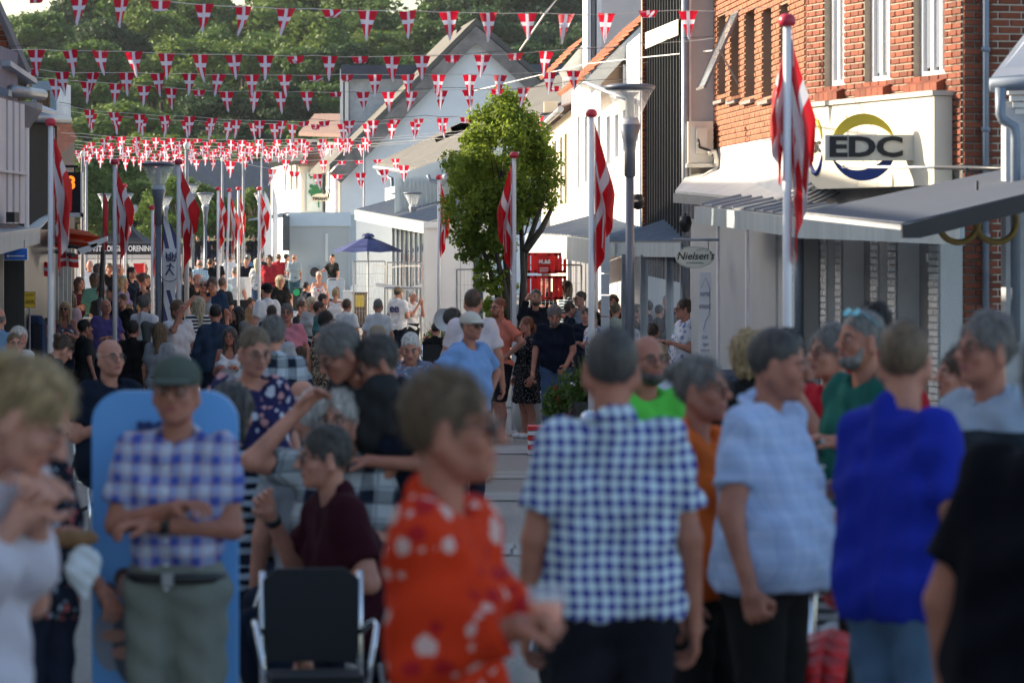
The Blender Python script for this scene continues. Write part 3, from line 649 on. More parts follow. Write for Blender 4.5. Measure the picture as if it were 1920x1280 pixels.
def gable_house():
    d = 168; g = G(d); t = thing('gable_house', (0, 0, 0), 'big whitewashed gable house with weathered grey roof edge', 'house')
    ap, el, er = P(893, 48, d), P(640, 300, d), P(1060, 190, d)
    wall = M('limewash', (.82, .85, .88), .9, .07, .5, .5, dirt=(.62, .65, .69))
    MB().hexa([(el.x, d, g), (er.x, d, g), er, ap, el], (0, .5, 0)).build('gable_wall', wall, t)
    dep = Vector((-1.6, 15, 0)); up = Vector((0, 0, .45))
    MB().hexa([el + Vector((-.5, -.3, -.5)) , ap + Vector((0, -.3, 0)), ap + dep, el + dep + Vector((-.5, 0, -.5))], (0, 0, .3)).build('roof', SLATE, t)
    MB().hexa([er + Vector((.5, -.3, -.5)), ap + Vector((0, -.3, 0)), ap + dep, er + dep + Vector((.5, 0, -.5))], (0, 0, .3)).build('roof', SLATE, t)
    vb = M('verge_stained', (.24, .22, .21), .9, .4, 1.5)
    MB().hexa([el + Vector((-.5, -.45, -.6)), ap + Vector((0, -.45, -.05)), ap + Vector((0, -.45, -.75)), el + Vector((0, -.45, -1.0))], (0, .15, 0)).build('verge_board', vb, t)
    MB().hexa([er + Vector((.5, -.45, -.6)), ap + Vector((0, -.45, -.05)), ap + Vector((0, -.45, -.75)), er + Vector((0, -.45, -1.0))], (0, .15, 0)).build('verge_board', vb, t)
    MB().box(X(856, 172), X(865, 172), 172, 172.6, Z(66, 172), Z(52, 172)).build('chimney', DARKM, t)
    MB().box(X(820, d) , X(828, d), d - .05, d, Z(268, d), Z(264, d)).build('vent', DARKM, t)
    f = thing('flat_house', (0, 0, 0), 'flat topped house with corrugated parapet behind the white gable', 'house')
    d = 176; MB().box(X(655, d), X(790, d), d, d + 8, g, Z(146, d)).build('wall', M('grey_wall', (.5, .54, .58), .8), f)
    for a, b in ((638, 644), (647, 654)): MB().box(X(a, d), X(b, d), d - .3, d + 8, g, Z(130, d)).build('pilaster', WHITE, f)
    for i in range(28):
        x = X(642 + i * 5.3, d); MB().box(x, x + .1, d - .55, d - .35, Z(149, d), Z(126, d)).build('parapet_rib', CORR, f)
    MB().box(X(640, d), X(795, d), d - .4, d - .3, Z(149, d), Z(123, d)).build('parapet', CORR, f)
    d = 192; k = thing('long_house', (0, 0, 0), 'long dark parapet roof showing right of the white gable below the wood', 'house')
    MB().box(X(950, d), X(1200, d), d, d + 6, g, Z(121, d)).build('parapet', CORR, k)
gable_house()
def tiffany_house():
    t = thing('white_house', (0, 0, 0), 'sunlit white shop house with brown tiled roofs and green tree wall sign', 'house')
    g = G(200); brt = M('sun_white', (.8, .76, .68), .8, .06, 1)
    d = 196
    wl = Wall((X(564, 190), 190), (X(508, 212), 212)); wins = []
    for (p0, p1) in ((559, 554), (549, 544), (537, 533)): wins.append((wl.U(p0), wl.U(p1), Z(358, 200), Z(310, 200)))
    mb = MB(); wl.body(mb, g, Z(306, 196), wins, th=.4); mb.build('wall', brt, t)
    for q in wins: wl.window(t, *q, 1, 1, rec=.25, fw=.08)
    MB().box(X(564, 190.1), X(606, 190.1), 190.1, 190.6, g, Z(306, 190)).build('front_wall', M('shaded_white_wall', (.6, .66, .68), .8, .07, 1.5), t)  # camera side of the white house, shade put into its colour
    MB().hexa([P(503, 312, 189.5), P(568, 309, 189.5), P(600, 270, 196), P(548, 268, 200)], (0, 0, .2)).build('roof', SLATE, t)
    a, b = P(560, 312, 189.2), P(612, 312, 189.2)
    roof_tiles(t, a, b, P(585, 268, 193), P(640, 268, 193), 14, 7, TILEB, as_parts=98, th=.08)
    for x0, x1, dd in ((603, 640, 188),):
        w2 = Wall((X(628, 184), 184), (X(604, 192), 192)); mb = MB(); w2.body(mb, g, Z(270, 186), [(w2.U(620), w2.U(616), Z(362, 187), Z(300, 187))], th=.4); mb.build('side_wall', brt, t)
        w2.window(t, w2.U(620), w2.U(616), Z(362, 187), Z(300, 187), 1, 1, rec=.25, fw=.06)
    MB().box(X(628, 184), X(634, 184), 184, 184.3, g, Z(262, 184)).build('pilaster', M('lilac_post', (.5, .45, .55), .7), t)
    MB().box(X(598, 186), X(640, 186), 184.5, 187, Z(276, 186), Z(268, 186)).build('cornice', brt, t)
    MB().hexa([P(560, 255, 215), P(640, 258, 205), P(640, 220, 212), P(590, 220, 218)], (0, 0, .2)).build('roof', TILEB, t)
    s = thing('wall_sign', (0, 0, 0), 'pale wall sign with a printed green tree and the letters VE', 'sign')
    MB().box(X(575, 189.9), X(604, 189.9), 189.86, 189.98, Z(397, 190), Z(322, 190)).build('board', M('sign_pale', (.6, .7, .72), .6), s)
    gr = M('print_green', (.03, .2, .08), .6, .2, 2); mb = MB()
    for i in range(26):
        a = random.uniform(0, 6.28); r = random.uniform(0, 1) ** .5; c = P(592 + math.cos(a) * r * 10, 358 + math.sin(a) * r * 15, 189.84); q = random.uniform(.08, .16)
        mb.hexa([c + Vector((math.cos(k) * q, 0, math.sin(k) * q)) for k in np.linspace(0, 2 * math.pi, 7)[:-1]], (0, -.01 - i * .0005, 0))
    mb.build('printed_crown', gr, s); MB().hexa([P(596, 360, 189.84), P(598, 360, 189.84), P(599, 389, 189.84), P(596, 389, 189.84)], (0, -.01, 0)).build('printed_trunk', gr, s)
    lettering('VE', .32, s, facing(P(586, 332, 189.82), FR), gr, .01, bold=.01)
    h = thing('hanging_sign', (0, 0, 0), 'small cream hanging sign reading TIFFANY on a curled bracket', 'sign')
    q = P(600, 372, 186.5); MB().hexa([q + Vector((math.cos(a) * .42, 0, math.sin(a) * .2 + .03)) for a in np.linspace(0, math.pi, 12)] + [q + Vector((-.42, 0, -.14)), q + Vector((.42, 0, -.14))], (0, .05, 0)).build('board', M('sign_cream2', (.75, .7, .58), .5), h)
    lettering('TIFFANY', .2, h, facing(P(600, 373, 186.46), FR), INK, .01, bold=.008, sx=.95)
    MB().tube([P(603, 358, 186.5), P(608, 356, 186.5), P(614, 362, 186.5), P(617, 372, 186.5), P(617, 356, 186.5), P(614, 355, 186.5)], .03, 6).build('bracket', DARKM, h)
tiffany_house()
def glass_shop():
    t = thing('glass_shop', (0, 0, 0), 'dark glazed corner shop under a pale slatted canopy behind the barriers', 'shop')
    g = G(110); a, b = P(735, 0, 118), P(805, 0, 104); W = Wall((b.x, b.y), (a.x, a.y))
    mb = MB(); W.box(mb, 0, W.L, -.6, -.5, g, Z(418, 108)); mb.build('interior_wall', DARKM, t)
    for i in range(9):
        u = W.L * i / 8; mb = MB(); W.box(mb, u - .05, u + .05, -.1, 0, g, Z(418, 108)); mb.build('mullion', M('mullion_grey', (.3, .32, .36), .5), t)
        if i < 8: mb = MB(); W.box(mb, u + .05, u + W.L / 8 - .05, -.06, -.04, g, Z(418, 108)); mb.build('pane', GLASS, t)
    MB().box(X(668, 125), X(740, 125), 125, 125.4, g, Z(405, 125)).build('side_wall', M('limewash', (.66, .69, .72)), t)
glass_shop()
canopy('pale green stained canopy with long roof slats above the glass shop', [(665, 394, 122), (740, 408, 112), (800, 418, 104)], .3, depth=2.2, zr=.6, ribs=16)
def far_house():
    d = 330; t = thing('far_house', (0, 0, 0), 'low brick house with blue grey roof at the far end of the street', 'house')
    MB().box(X(345, d), X(560, d), d, d + 8, 0, Z(381, d)).build('wall', M('far_brick', (.28, .1, .07), .9, .25, 1), t)
    for i in range(60):
        a = 318 + i * 4.1; k = 0
        MB().hexa([P(a, 385, d - .6), P(a + 3.4, 385, d - .6), P(a + 3.4 + 8, 305, d + 5), P(a + 8, 305, d + 5)], (0, 0, .15)).build('roof_panel', CORR, t)
    for px in (438, 470, 500): MB().box(X(px, d), X(px + 10, d), d - .05, d, Z(400, d), Z(388, d)).build('window', GLASSP, t)
    r = thing('far_house', (0, 0, 0), 'low orange walled house under a dark roof behind the far flags', 'house')
    MB().box(X(120, 300), X(160, 300), 300, 306, 0, Z(400, 300)).build('wall', CREAM, r)
    MB().hexa([P(110, 402, 299), P(170, 402, 299), P(165, 385, 304), P(115, 385, 304)], (0, 0, .15)).build('roof', CORR, r)
far_house()
# ================================================================== LEFT SIDE
def left_block():
    # street wall that runs past the camera on the left (outside the frame; it shades the square)
    for i, (y0, y1, h, mt) in enumerate(((-16, -2, 6.8, WHITE), (-2, 12, 7.4, CREAM), (12, 25, 6.9, WHITE), (25, 38.2, 5.4, CREAM))):
        t = thing('terrace_house', (0, 0, 0), ['white', 'cream', 'second white', 'second cream'][i] + ' terrace house on the left side of the street near the viewer', 'house')
        xf = -5.9; W = Wall((xf, y0), (xf, y1), flip=True); g = G(y0) - .3
        wins = [(1 + 2.6 * k, 2.2 + 2.6 * k, z, z + 1.4) for k in range(4) for z in (1.0, 3.9)]
        mb = MB(); W.body(mb, g, h, wins, th=.3); mb.build('wall', mt, t)
        for q in wins: W.window(t, *q, 2, 1)
        L = W.L
        MB().hexa([W.p(0, .3, h), W.p(L, .3, h), W.p(L, -4, h + (2.6 if i < 3 else 1.7)), W.p(0, -4, h + (2.6 if i < 3 else 1.7))], (0, 0, .15)).build('roof', TILE, t)
        MB().box(xf - 8, xf - .35, y0, y0 + .3, g, h).build('end_wall', mt, t)
        MB().box(xf - 8, xf - .35, y1 - .3, y1, g, h).build('end_wall', mt, t)
left_block()
def leafmat_cloth():
    if 'awning_orange' in MATS: return MATS['awning_orange']
    m, t, b = newmat('awning_orange'); b.inputs['Base Color'].default_value = (.9, .2, .05, 1); b.inputs['Roughness'].default_value = .8
    tr = nd(t, 'ShaderNodeBsdfTranslucent'); tr.inputs[0].default_value = (.95, .25, .07, 1); mx = nd(t, 'ShaderNodeMixShader'); mx.inputs[0].default_value = .5
    t.links.new(b.outputs[0], mx.inputs[1]); t.links.new(tr.outputs[0], mx.inputs[2]); t.links.new(mx.outputs[0], t.nodes['Material Output'].inputs[0]); return m
def left_houses():
    g = G(45)
    t = thing('gable_house', (0, 0, 0), 'dark brick gable house with grey roof edge at the top left corner', 'house')
    d = 46
    MB().add([P(-260, 130, d), P(46, 130, d), P(0, 25, d), P(-260, -330, d)], [(0, 1, 2, 3)]).hexa([P(-260, 600, d + .02), P(0, 600, d + .02), P(0, 128, d + .02), P(-260, 128, d + .02)], (0, .2, 0)).build('gable_wall', MORTAR, t)
    bw = Wall((X(-60, d), d), (X(46, d), d), flip=True); bw.n = Vector((0, -1)); rows = []
    z = Z(130, d)
    while z < Z(-30, d):
        pxr = 46 - (130 - (434 - (z - HC) / d * F)) * .44; u1 = max(0, bw.U(pxr) - .05)
        if u1 > .1: bw.bricks(t, 0, u1, z, z + .0667, as_parts=8)
        z += .0667
    dv = Vector((-3.4, 26, 0)); rp = [P(46, 132, d), P(0, 27, d), P(-120, -245, d), Vector((-8.9, d, 7.4))]
    for a, b in zip(rp, rp[1:]): MB().hexa([a + Vector((0, .3, -.1)), b + Vector((0, .3, -.1)), b + dv, a + dv], (0, 0, .12)).build('roof', SLATE, t)  # run back and up out of view to shade the street
    MB().hexa([P(46, 600, d + .3), P(46, 134, d + .3), P(46, 134, d + .3) + dv, P(46, 600, d + .3) + dv], (-.2, 0, 0)).build('side_wall', MORTAR, t)
    MB().hexa([P(50, 132, d - .3), P(-2, 15, d - .3), P(-120, -250, d - .3), P(-135, -250, d - .3), P(-10, 20, d - .3), P(38, 132, d - .3)], (0, .5, 0)).build('verge_board', M('verge_grey', (.16, .14, .14), .8), t)
    MB().hexa([P(-80, 122, 43.5), P(20, 124, 43.5), P(70, 158, 46.5), P(-10, 160, 46.5), P(-80, 160, 44)], (0, 0, .06)).build('lower_roof', M('bay_roof', (.4, .44, .5), .5, .15, 2, metal=.3), t)
    MB().hexa([P(-40, 150, 43), P(16, 168, 43), P(16, 180, 43), P(-40, 172, 43)], (0, .3, 0)).build('gutter_box', PIPE, t)
    MB().tube([P(22, 170, 44), P(80, 178, 49)], .07, 10).build('gutter', METAL, t, smooth=True)
    w = thing('slatted_house', (0, 0, 0), 'white slatted upper front on the left beside a black clad house', 'house')
    W = Wall((X(-30, 41.5), 41.5), (X(43, 45), 45), flip=True); pw = M('slat_white', (.6, .56, .57), .7, .08, 2)
    z0, z1 = Z(419, 43.5), Z(188, 43.5)
    MB().hexa([(-6.05, 38.3, 4.4), (-6.1, 45.6, 4.4), (-9.0, 45.6, 7.3), (-9.0, 38.3, 7.3)], (0, 0, .15)).build('roof', SLATE, w)  # added out of view to shade the street, ridge set by the sun
    MB().hexa([(-6.15, 38.3, G(41)), (-6.2, 45.6, G(41)), (-6.2, 45.6, 4.5), (-6.15, 38.3, 4.5)], (-.3, 0, 0)).build('side_wall', PALEW, w)
    mb = MB(); W.box(mb, 0, W.L, -3, -.06, z0 - .15, z1 + .6); mb.build('wall', M('lilac_wall', (.2, .18, .22), .8), w)
    for a, b in ((-30, -14), (-10, 8), (12, 20), (24, 32), (35, 43)):
        mb = MB(); W.box(mb, W.U(a), W.U(b), -.05, .02, z0, z1); mb.build('slat', pw, w)
    mb = MB(); W.box(mb, 0, W.L, -.02, .06, Z(325, 43.5), Z(320, 43.5)); mb.build('rail', pw, w)
    MB().box(X(20, 43), X(36, 43), 42.6, 43, Z(417, 43), Z(398, 43)).build('alarm_box', INK, w)
    # black clad
    b = thing('clad_house', (0, 0, 0), 'black clad shop house behind the nearest left flagpole', 'house')
    W = Wall((X(46, 46), 46), (X(104, 56), 56), flip=True); mb = MB(); W.box(mb, 0, W.L, -3, 0, g, Z(212, 50)); mb.build('wall', BLACKC, b)
    for i in range(24):
        mb = MB(); u = W.L * (i + .5) / 24; W.box(mb, u, u + .02, 0, .03, Z(430, 50), Z(214, 50)); mb.build('cladding_rib', M('rib_grey', (.16, .15, .16), .4), b)
    MB().tube([P(50, 240, 45.8), P(50, 430, 45.8)], .03, 8).build('downpipe', WPAINT, b)
    MB().hexa([P(30, 190, 45.5), P(70, 192, 46), P(70, 205, 46), P(45, 240, 46)], (0, .5, 0)).build('eaves', M('eaves_grey', (.25, .26, .28), .7), b)
    MB().hexa([P(58, 205, 47), P(126, 222, 58), P(70, 200, 58)], (0, 0, .05)).build('roof', M('bay_roof', (.4, .44, .5)), b)
    MB().tube([P(62, 221, 47), P(128, 225, 57)], .06, 8).build('gutter', METAL, b, smooth=True)
    k = thing('dormer_house', (0, 0, 0), 'dormer with timber shutters above red tiles at left', 'house')
    d = 62; MB().box(X(60, d), X(106, d), d, d + 2, Z(215, d), Z(152, d)).build('dormer', M('dormer_frame', (.5, .6, .68), .6), k)
    for i in range(5): MB().box(X(70 + i * 5, d), X(74 + i * 5, d), d - .06, d, Z(206, d), Z(170, d)).build('shutter_board', WOOD, k)
    roof_tiles(k, P(100, 300, 66), P(140, 262, 90), P(60, 225, 66), P(125, 225, 90), 12, 12, TILE, as_parts=144, th=.05)
    MB().hexa([P(90, 300, 66.5), P(140, 262, 90), P(140, 560, 90), P(90, 560, 66.5)], (-1, 0, 0)).build('wall', M('left_wall', (.1, .075, .065), .9), k)
    # ground floor shops
    s = thing('shopfront', (0, 0, 0), 'cream posted shopfront below the left canopy', 'shop')
    W = Wall((X(-30, 42), 42), (X(140, 66), 66), flip=True)
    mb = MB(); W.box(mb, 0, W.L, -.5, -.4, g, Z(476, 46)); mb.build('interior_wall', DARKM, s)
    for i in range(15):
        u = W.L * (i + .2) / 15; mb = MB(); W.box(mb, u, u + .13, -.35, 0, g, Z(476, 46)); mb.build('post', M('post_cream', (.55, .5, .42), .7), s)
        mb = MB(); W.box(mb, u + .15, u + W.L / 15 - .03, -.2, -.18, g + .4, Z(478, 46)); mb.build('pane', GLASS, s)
    c = thing('shop_canopy', (0, 0, 0), 'weathered pale canopy fascia at the left edge', 'canopy')
    MB().hexa([P(-40, 446, 38.5), P(75, 430, 47), P(75, 456, 47), P(-40, 488, 38.5)], (-.05, .03, 0)).build('fascia', FASC, c)
    MB().hexa([P(-40, 446, 38.5), P(75, 430, 47), P(48, 420, 47.5), P(-60, 425, 42)], (0, 0, .02)).build('roof_sheet', METAL, c)
    MB().hexa([P(75, 430, 47), P(98, 405, 52), P(60, 405, 52), P(48, 420, 47.5)], (0, 0, .02)).build('roof_sheet', METAL, c)
    # orange awnings
    for i, (l, a, b, zt, e) in enumerate((('upper orange awning strip', 75, 187, 434, 443), ('lower orange awning strip', 75, 168, 450, 459))):
        t = thing('awning', (0, 0, 0), l + ' beside the nearest left flag', 'awning'); om = leafmat_cloth()
        d0, d1 = 54, 50
        A, B = P(a, zt - 2, d0 + 3), P(b, e - 1 + (4 if i == 0 else 0), d1); A2, B2 = P(a - 20, zt - 22, d0 + 6), P(b - 40, e - 12, d1 + 6)
        MB().hexa([A, B, B + Vector((0, 0, -.07)), A + Vector((0, 0, -.11))], (-.004, .008, 0)).build('valance', om, t)
        MB().hexa([A, B, B + Vector((-.5, 3, .08)), A + Vector((-.5, 3, .12))], (0, 0, .01)).build('canopy', om, t)
        MB().hexa([B + Vector((-.15, -.04, -.06)), B + Vector((.1, -.04, .02)), B + Vector((.1, -.04, -.04)), B + Vector((-.1, -.04, -.13))], (0, .1, 0)).build('end_bar', WPAINT, t)
        MB().tube([A + Vector((0, 0, -.14)), B + Vector((-.2, 0, -.14))], .03, 6).build('arm', DARKM, t)
left_houses()
def left_signs():
    s = thing('price_sign', (0, 0, 0), 'black display sign with orange digits behind the nearest left flag', 'sign'); d = 58
    MB().box(X(84, d), X(153, d), d, d + .15, Z(399, d), Z(323, d)).build('panel', M('panel_black', (.01, .01, .02), .4), s)
    for q in ((84, 399, 86, 323), (151, 407, 154, 323), (84, 407, 154, 399)): MB().box(X(q[0], d), X(q[2], d), d - .02, d + .17, Z(q[1], d), Z(q[3], d)).build('frame_bar', WPAINT, s)
    em, t_, b_ = newmat('digit_orange'); b_.inputs['Base Color'].default_value = (.8, .15, .02, 1); b_.inputs['Emission Color'].default_value = (1, .25, .02, 1); b_.inputs['Emission Strength'].default_value = .7
    lettering('88', .27, s, facing(P(124, 344, d - .02), FR), em, .005, bold=.008)
    MB().tube([P(118, 312, d), P(147, 312, d)], .02, 6).build('bracket', DARKM, s); MB().tube([P(140, 312, d), P(140, 323, d)], .012, 6).build('bracket', DARKM, s)
    b = thing('arrow_sign', (0, 0, 0), 'blue hanging sign with a white arrow pointing left', 'sign'); d = 44
    MB().box(X(7, d), X(52, d), d, d + .04, Z(488, d), Z(465, d)).build('border', WPAINT, b)
    MB().box(X(8, d), X(51, d), d - .01, d - .002, Z(487, d), Z(466, d)).build('face', BLUEF, b)
    MB().hexa([P(12, 480, d - .02), P(16, 476.5, d - .02), P(16, 479, d - .02), P(46, 479, d - .02), P(46, 481, d - .02), P(16, 481, d - .02), P(16, 483.5, d - .02)], (0, .008, 0)).build('arrow', WPAINT, b)
    for px in (14, 46): MB().tube([P(px, 465, d), P(px, 450, d)], .008, 5).build('hanger', METAL, b)
left_signs()
# ================================================================== VEGETATION
def leafmat(key, c1, c2, tr=.35):
    if key in MATS: return MATS[key]
    m, t, b = newmat(key); g = nd(t, 'ShaderNodeNewGeometry'); oi = nd(t, 'ShaderNodeObjectInfo')
    tc = nd(t, 'ShaderNodeTexCoord').outputs['Object']
    k = mth(t, 'MULTIPLY', mth(t, 'ADD', g.outputs['Random Per Island'], ramp(t, noise(t, tc, .7, 2), .3, .7)), .5)
    c = mixc(t, k, c1, c2); c = mixc(t, mth(t, 'MULTIPLY', oi.outputs['Random'], .55), c, (c1[0] * 1.1, c1[1] * .85, c1[2]))
    t.links.new(c, b.inputs['Base Color']); b.inputs['Roughness'].default_value = .6; b.inputs['Specular IOR Level'].default_value = .3
    trn = nd(t, 'ShaderNodeBsdfTranslucent'); t.links.new(c, trn.inputs[0]); mx = nd(t, 'ShaderNodeMixShader'); mx.inputs[0].default_value = tr
    t.links.new(b.outputs[0], mx.inputs[1]); t.links.new(trn.outputs[0], mx.inputs[2]); t.links.new(mx.outputs[0], t.nodes['Material Output'].inputs[0])
    return m
LEAF = leafmat('leaf_green', (.05, .11, .022), (.15, .25, .05)); LEAFY = leafmat('leaf_yellow_green', (.075, .14, .025), (.21, .3, .055)); LEAFD = leafmat('leaf_dark', (.025, .06, .025), (.08, .15, .045))
LEAFS = leafmat('leaf_street', (.13, .21, .03), (.45, .57, .08), .6)
BARK = M('bark', (.1, .08, .065), .9, .3, 6, .5)
def leaves(centres, radii, n, size, squash=1.0, shell=.55):
    """leaf quads through the volume of lobes"""
    C = np.asarray(centres, float); r = np.asarray(radii, float); p = r ** 2 / (r ** 2).sum(); k = RNG.choice(len(C), n, p=p)
    d = RNG.normal(size=(n, 3)); d /= np.linalg.norm(d, axis=1)[:, None]; rad = r[k] * (shell + (1 - shell) * RNG.random(n) ** .5)
    pos = C[k] + d * rad[:, None] * np.array([1, 1, squash]) + RNG.normal(size=(n, 3)) * size * .6
    nrm = d + RNG.normal(size=(n, 3)) * .7; nrm /= np.linalg.norm(nrm, axis=1)[:, None]
    a = np.cross(nrm, RNG.normal(size=(n, 3))); a /= np.linalg.norm(a, axis=1)[:, None]; b = np.cross(nrm, a)
    s = size * (.6 + .8 * RNG.random(n))[:, None]
    v = np.stack([pos - a * s, pos + b * s * .55, pos + a * s, pos - b * s * .55], 1).reshape(-1, 3)
    return v, np.arange(4 * n).reshape(n, 4)
def tree_proto(seed, h, w, n, size, mat):
    rs = np.random.default_rng(seed); L = 64; cs = []; rr = []
    for i in range(L):
        a = rs.uniform(0, 6.28); zz = rs.uniform(.22, .95); q = w * .5 * math.sin(math.pi * min(.97, zz * .82 + .12)) * rs.uniform(.35, .95)
        cs.append((math.cos(a) * q, math.sin(a) * q, zz * h)); rr.append(rs.uniform(.05, .15) * w)
    v, f = leaves(cs, rr, int(n * 1.5), size * .8, .8, .3)
    crown = npmesh('crown', v, f, mat, smooth=False)
    mb = MB().tube([(0, 0, -1), (.1, 0, h * .3), (0, .1, h * .7)], [w * .04, w * .03, w * .01], 8)
    for c in cs[:7]: mb.tube([(0, 0, h * .3), Vector(c) * .55 + Vector((0, 0, h * .15)), c], [w * .018, w * .012, .03], 5)
    o = mb.build('trunk', BARK); tr = o.data; bpy.data.objects.remove(o); return crown, tr
PROT = [tree_proto(i + 1, 10, 9 + i % 3, 9000, .27, m) for i, m in enumerate((LEAF, LEAFY, LEAF, LEAFD, LEAF, LEAFD))]
def tree(px, d, top, wscale, k, label, base=None, group='trees on the wooded hill'):
    z0 = G(d) if base is None else base; h = Z(top, d) - z0
    t = thing('tree', (X(px, d), d, z0), label, 'tree', group, rz=random.uniform(0, 6.28)); s = h / 10
    sc = Matrix.Diagonal((s * wscale, s * wscale, s, 1)); link('crown', PROT[k][0], t, M=sc); link('trunk', PROT[k][1], t, M=sc)
    return t
def wood():
    T = [330, 268, 210, 150, 92, 40, 2]
    lab = ['bushy tree at the foot of the hill', 'tree low on the hill', 'tree halfway up the hill', 'tree on the upper slope', 'tree high on the hill', 'tall tree below the skyline', 'tall tree on the skyline']
    seen = set()
    for r, (d, n, sp) in enumerate(((344, 13, 1.35), (372, 13, 1.3), (405, 13, 1.25), (440, 13, 1.2), (478, 13, 1.1), (515, 13, 1.05), (552, 14, 1.0))):
        for i in range(n):
            px = -60 + (i + .5 * (r % 2) + random.uniform(-.25, .25)) * 1330 / n
            top = T[r] + random.uniform(-24, 20); side = 'left part' if px < 400 else 'middle' if px < 800 else 'right part'
            if r == 6: top = 62 if px < 40 else 34 if px < 110 else random.uniform(-30, -4) if px < 720 else 8 if px < 840 else random.uniform(-70, -30)
            if px < 60: top = max(top, 45 + r * 3)
            k = random.choice((3, 5, 5, 3)) if px > 860 else random.choice((0, 1, 2, 4, 1, 3))
            where = next(n for lim, n in ((20, 'over the left gable'), (90, 'over the left dormer'), (160, 'over the black display sign'), (250, 'over the black tent'), (330, 'over the left street lamp'), (410, 'over the third flag'), (510, 'over the far blue grey roof'), (600, 'over the sunlit shop house'), (700, 'over the flat parapet'), (800, 'left of the white gable'), (890, 'at the gable peak'), (925, 'just right of the gable peak'), (965, 'over the gable right slope'), (1060, 'over the street tree'), (1130, 'left of the orange tiled roofs'), (9999, 'behind the tall white tower wall')) if px < lim)
            LB = ['green ', 'yellow green ', 'leafy ', 'dark green ', 'broad ', 'deep green '][k] + lab[r] + ' ' + where
            if LB in seen: LB = 'smaller ' + LB if ('smaller ' + LB) not in seen else 'second ' + LB
            seen.add(LB); t = tree(px, d + random.uniform(-9, 9), top, sp * random.uniform(1.0, 1.35), k, LB)
    for px, d, top, k in ((150, 285, 300, 0), (200, 290, 330, 1), (262, 285, 342, 0), (330, 280, 330, 1), (378, 290, 345, 1), (185, 300, 270, 4), (120, 292, 262, 0)):
        tree(px, d, top, 1.1, k, {150: 'young tree right of the black display sign', 200: 'yellowish young tree behind the second flagpole', 262: 'young tree above the black tent roof', 330: 'yellow green young tree behind the third flag', 378: 'small yellow young tree before the far roof', 185: 'broad young tree above the road sign', 120: 'young tree peeping over the black cladding'}[px], group='young trees at the street end')
    tree(478, 300, 352, .9, 1, 'small golden green tree before the far blue grey roof', group=None)
    v, f = leaves([(X(px, 318), 318 + random.random(), G(318) + .6 + .3 * random.random()) for px in range(150, 560, 6)], [.9] * 69, 16000, .12, 1.1)
    link('hedge', npmesh('hedge', v, f, LEAFY, smooth=False), None, 'long clipped green hedge across the end of the street', 'hedge')
wood()
def street_tree():
    d = 62; s = d / F; g = G(d); t = thing('street_tree', (0, 0, 0), 'bright green multi stemmed street tree behind the white flagpole', 'tree')
    cs = []; rr = []; rs = random.Random(5)
    prof = ((205, 950, 22), (235, 948, 48), (265, 945, 72), (300, 940, 92), (335, 938, 98), (370, 935, 92), (405, 930, 78), (440, 915, 55))
    for py, cx, hw in prof:
        for i in range(6 + hw // 8):
            a = rs.uniform(0, 6.28); q = rs.uniform(.3, .98) ** .6; cs.append((X(cx + math.cos(a) * hw * q * 1.08, d), d + math.sin(a) * hw * q * s, Z(py + rs.uniform(-16, 16), d))); rr.append(rs.uniform(.13, .27))
    v, f = leaves(cs, rr, 27000, .038, 1, .15)
    cs2 = [(X(px, d) , d + rs.uniform(-.3, .3), Z(py, d)) for px, py in ((890, 470), (905, 500), (925, 540), (935, 520), (900, 455), (880, 440), (915, 575), (945, 560), (870, 480), (955, 535), (925, 480), (940, 590), (905, 530))]
    v2, f2 = leaves(cs2, [.14] * len(cs2), 1700, .045, 1, .2)
    link('crown', npmesh('crown', np.vstack([v, v2]), np.vstack([f, f2 + len(v)]), LEAFS, smooth=False), t)
    for pts in (((985, 640), (982, 540), (978, 440), (960, 330)), ((975, 640), (985, 470), (1010, 400), (1032, 340)), ((968, 650), (950, 560), (930, 470), (900, 350)), ((960, 650), (935, 560), (910, 480), (880, 400)), ((962, 650), (948, 480), (945, 330), (948, 230)), ((985, 470), (1015, 430), (1035, 390), (1040, 370))):
        p = [P(a, b, d + rs.uniform(-.15, .15)) for a, b in pts]; MB().tube(p, [.06, .05, .035, .012], 8).build('branch', BARK, t, smooth=True)
    for i in range(26):
        c = Vector(cs[rs.randrange(len(cs))]); b = P(945 + rs.uniform(-20, 40), 440, d); MB().tube([b, (b + c) / 2 + Vector((0, 0, .1)), c], [.02, .012, .005], 4).build('twig', BARK, t)
street_tree()
def planter(px, py, d, w, h, label, flowers=True):
    g = G(d); t = thing('planter', (X(px, d), d, g), label, 'planter')
    MB().lathe([(w * .35, 0), (w * .5, h), (w * .46, h), (w * .44, h - .05), (0, h - .05)], 14).build('pot', M('pot_grey', (.06, .065, .07), .7), t)
    n = 260; vs = []; v, f = leaves([(random.uniform(-w, w) * .35, random.uniform(-w, w) * .3, h + random.uniform(0, .25)) for _ in range(8)], [.14] * 8, n * 3, .04)
    link('foliage', npmesh('foliage', v, f, LEAF, smooth=False), t)
    mb = MB()
    for _ in range(70):
        a = random.uniform(0, 6.28); r = random.uniform(0, w * .3); l = random.uniform(.3, .6); x, y = math.cos(a) * r, math.sin(a) * r
        mb.tube([(x, y, h), (x * 1.3, y * 1.3, h + l * .7), (x * 1.8, y * 1.8, h + l)], [.006, .005, .002], 3)
    mb.build('grass_blade', LEAFS, t, kind='stuff')
    if flowers:
        v, f = leaves([(random.uniform(-w, w) * .5, random.uniform(-w, w) * .3 - .1, h + random.uniform(-.15, .3)) for _ in range(12)], [.06] * 12, 160, .03)
        link('flower', npmesh('flower', v, f, M('petal_red', (.6, .03, .04), .6), smooth=False), t, kind='stuff')
planter(1056, 700, 46, .32, .4, 'grey planter with grasses and red flowers behind the checked shirt man')
planter(1100, 690, 45, .45, .62, 'dark planter beside the navy polo man', False)
